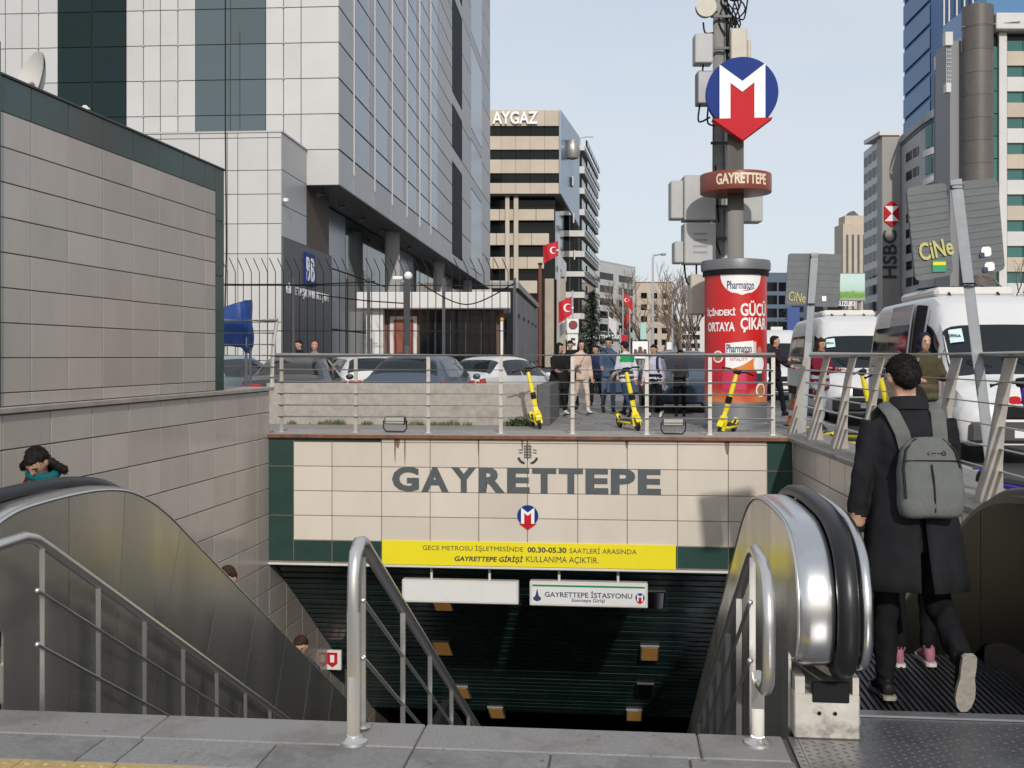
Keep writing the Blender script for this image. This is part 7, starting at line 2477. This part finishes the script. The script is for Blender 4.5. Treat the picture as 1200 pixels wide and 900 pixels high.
def leaf_tree(label, u, d, H, rad, seed, m):
    rg = random.Random(seed)
    p = P(u, HOR, d)
    t = thing('evergreen_tree', label, 'tree', (p.x, p.y, .2))
    mb = MB(); mb.tube([(0, 0, 0), (.1, 0, H * .35), (-.05, .1, H * .7)], [.2, .15, .06], 8)
    for q in range(6):
        a = rg.uniform(0, 6.28); mb.tube([(0, 0, H * .4), (math.cos(a) * rad * .6, math.sin(a) * rad * .6, H * rg.uniform(.6, .85))], [.08, .02], 6)
    mb.build('trunk', M['bark'], t, 60)
    mb = MB()
    cl = [(Vector((rg.gauss(0, .5) * rad, rg.gauss(0, .5) * rad, H * .68 + rg.gauss(0, .14) * H)), rad * rg.uniform(.22, .45)) for _ in range(26)]
    for c, r in cl:
        for q in range(140):
            v = Vector((rg.gauss(0, 1), rg.gauss(0, 1), rg.gauss(0, 1))).normalized() * r * rg.uniform(.6, 1.05)
            dr = Vector((rg.gauss(0, 1), rg.gauss(0, 1), rg.gauss(0, .5))).normalized()
            A, B = frame(dr); s = .16 * rg.uniform(.6, 1.3)
            mb.add([c + v - A * s * .5, c + v + dr * s, c + v + A * s * .5, c + v - dr * s * .4], [(0, 1, 2, 3)])
    mb.build('crown', m, t)
leaf_tree('dark evergreen tree behind the front minibus and the leaning road sign', 1152, 62, 6.0, 2.0, 3, M['leaf_dark'])
leaf_tree('dark evergreen tree at the far street end, left of the farther road sign', 905, 190, 9.0, 4.0, 8, M['leaf_dark'])

# ================================================================== flags and street signs far off
mk('flag_red', (0.50, 0.012, 0.022), .7, var=.1, vscale=2)
def flag(label, u, v0, v1, d, w, red=True, lean=0.0, pole_top=None, side=-1, m=None, hang=.4):
    """flag between photo rows v0 and v1 at column u (pole), w metres long towards side"""
    p = P(u, HOR, d)
    t = thing('flag', label, 'flag', (p.x, p.y, .3), YAW)
    f = d / FPX
    zt, zb = EYE + (HOR - v0) * f - .3, EYE + (HOR - v1) * f - .3
    mb = MB(); mb.cyl((-lean, 0, 0), (0, 0, zt + .25), .035, 8); mb.build('pole', M['galv'], t, 40)
    rows = []
    n = 14
    H = zt - zb
    for i in range(9):
        s = i / 8
        row = []
        for j in range(n + 1):
            q = j / n
            x = side * w * q
            z = zt - H * s * .72 - hang * H * q * (.6 + .4 * s)
            y = .10 * w * math.sin(q * 7 + s * 1.5) * q ** .5
            row.append(Vector((x - lean * 0, y, z)))
        rows.append(row)
    cl = MB().strip(rows).build('cloth', m or M['flag_red'], t, 60)
    if red:
        def on(q, s, o=-.012):
            i = s * 8; j = q * n
            a = rows[min(int(i), 8)][min(int(j), n)]
            return a + Vector((0, o - .02, 0))
        # crescent and star
        cx, cs = .42, .5
        c0 = on(cx, cs); r = H * .17
        out = []
        for k in range(21):
            a = R(50) + R(260) * k / 20
            out.append((r * math.cos(a) * 1.0, r * math.sin(a)))
        inn = []
        for k in range(21):
            a = R(310) - R(260) * k / 20
            inn.append((r * .25 + r * .8 * math.cos(a), r * .8 * math.sin(a)))
        mb = MB(); mb.add([c0 + Vector((a, -.03, b)) for a, b in out + inn], [tuple(range(42))]); mb.build('crescent', M['white_print'], cl)
        pts = []
        for k in range(10):
            rr = r * (.42 if k % 2 == 0 else .17)
            pts.append(c0 + Vector((r * 1.15 + rr * math.cos(k * math.pi / 5 + math.pi), -.03, rr * math.sin(k * math.pi / 5))))
        mb = MB(); mb.add(pts, [tuple(range(10))]); mb.build('star', M['white_print'], cl)
    return t
flag('red flag with white crescent on the office forecourt, highest one', 655, 282, 306, 55, .80)
flag('grey flag hanging just below the highest red flag', 656, 298, 318, 57, .35, False, m=mat('flag_grey', (.35, .36, .42), .7), side=1, hang=.9)
flag('red crescent flag above the round-emblem sign, lower one', 671, 347, 376, 48, .62)
flag('white flag hanging behind the lower red flag', 667, 372, 388, 50, .45, False, m=mat('flag_white', (.6, .58, .58), .7), hang=.8)
flag('small red flag in front of the white block', 730, 343, 357, 70, .62, side=1, hang=.9)
flag('small red flag drooping below another, in front of the white block', 738, 363, 376, 72, .35, False, hang=1.2)
flag('white flag left of the small red flags', 713, 370, 388, 66, .5, False, m=MATS['flag_white'], side=1, hang=.7)
flag('short red flag behind the young man in denim', 727, 391, 408, 52, .35, False, side=1, hang=.2)

def cboard(name, label, u0, u1, v0, v1, d, m, post=True, frame_m=None, cat='sign'):
    t, X, Z, f = cam_frame(name, label, (u0 + u1) / 2, d, cat=cat)
    mb = MB(); mb.cbox(X(u0), X(u1), -.06, .06, Z(v1), Z(v0), .02); mb.build('board', frame_m or m, t)
    e = (X(u1) - X(u0)) * .05
    mb = MB(); mb.box(X(u0) + e, X(u1) - e, -.07, -.061, Z(v1) + e, Z(v0) - e); fc = mb.build('face', m, t)
    if post:
        mb = MB(); mb.cyl((0, .02, .25), (0, .02, Z(v1)), .05, 10); mb.build('post', M['grey_metal'], t, 40)
    return t, X, Z, f, fc
t, X, Z, f, fc = cboard('totem_sign', 'white totem sign with round dark red emblem behind the pedestrians', 664, 678, 374, 391, 46, M['white_paint'])
mb = MB(); mb.cyl((X(671.5), -.072, Z(381)), (X(671.5), -.082, Z(381)), .19, 24); mb.build('emblem_ring', M['ink'], fc, 40)
mb = MB(); mb.cyl((X(671.5), -.080, Z(381)), (X(671.5), -.090, Z(381)), .15, 24); mb.build('emblem', mat('dark_red', (.25, .02, .04), .4), fc, 40)
mb = MB(); mb.cbox(X(664.5), X(677.5), -.06, .06, Z(410), Z(391.8), .02); mb.build('lower_board', M['white_paint'], t)
mb = MB(); mb.box(X(669), X(674), -.07, -.061, Z(399), Z(396)); mb.box(X(668.5), X(674.5), -.07, -.061, Z(405), Z(402)); mb.build('mark', M['ink'], t)
t, X, Z, f, fc = cboard('poster_stand', 'black framed street poster with three small portraits', 740, 760, 399, 421, 38, M['white_print'], frame_m=M['black'])
for q, (uu, vv, rr) in enumerate(((744.5, 411, .06), (750, 408.5, .075), (755.5, 411, .06))):
    mb = MB(); mb.cyl((X(uu), -.071, Z(vv)), (X(uu), -.076, Z(vv)), rr, 14); mb.cbox(X(uu) - rr * 1.2, X(uu) + rr * 1.2, -.076, -.071, Z(vv) - rr * 2.4, Z(vv) - rr * .8, .002); mb.build('portrait', mat('portrait', (.10, .05, .045), .5), fc)
cboard('turquoise_sign', 'pale turquoise street sign right of the bare tree', 750, 757.5, 378, 398, 60, mat('turq', (.35, .55, .52), .5))
cboard('small_white_sign', 'small white sign beyond the traffic', 781, 787, 401, 410, 60, M['white_paint'])
cboard('shop_sign', 'white roadside sign with green band right of the advertising column', 903, 917, 383, 397, 70, M['white_paint'])
t, X, Z, f, fc = cboard('blue_sign', 'blue roadside panel behind the farther road sign', 922, 937, 360, 388, 80, mat('panel_blue', (.03, .07, .25), .4))
t, X, Z, f = cam_frame('banner_sign', 'dark canopy with white lettering behind the conifer', 680, 70.0, cat='sign')
mb = MB(); mb.cbox(X(678), X(738), 0, 1.2, Z(400), Z(389), .03); mb.build('board', M['ink'], t)
text('lettering', 'GAYRETTEPE TAKSİ', .5, M['white_print'], t, ((X(684) + X(732)) / 2, -.02, Z(394)), ext=.01, bold=.01, width=X(730) - X(684), height=.36)
for uu in (680, 736):
    mb = MB(); mb.cyl((X(uu), .5, .2), (X(uu), .5, Z(400)), .06, 8); mb.build('post', M['dark_metal'], t, 40)
# street lamps
def lamp(label, u, v_top, d, arm):
    t, X, Z, f = cam_frame('street_lamp', label, u, d, cat='lamp', group='street lamps')
    mb = MB(); mb.tube([(0, 0, .1), (0, 0, Z(v_top + 4)), (arm * .15, 0, Z(v_top)), (arm, 0, Z(v_top - 1))], [.09, .06, .05, .04], 8); mb.build('pole', M['galv'], t, 40)
    mb = MB(); mb.cbox(*sorted((arm * .9, arm * 1.5)), -.12, .12, Z(v_top) - .02, Z(v_top) + .10, .03); mb.build('lamp_head', M['grey_metal'], t)
lamp('tall street lamp left of the metro sign, arm to the right', 765, 299, 62, .5)
lamp('thin street lamp just left of the utility pole', 788, 350, 90, .6)
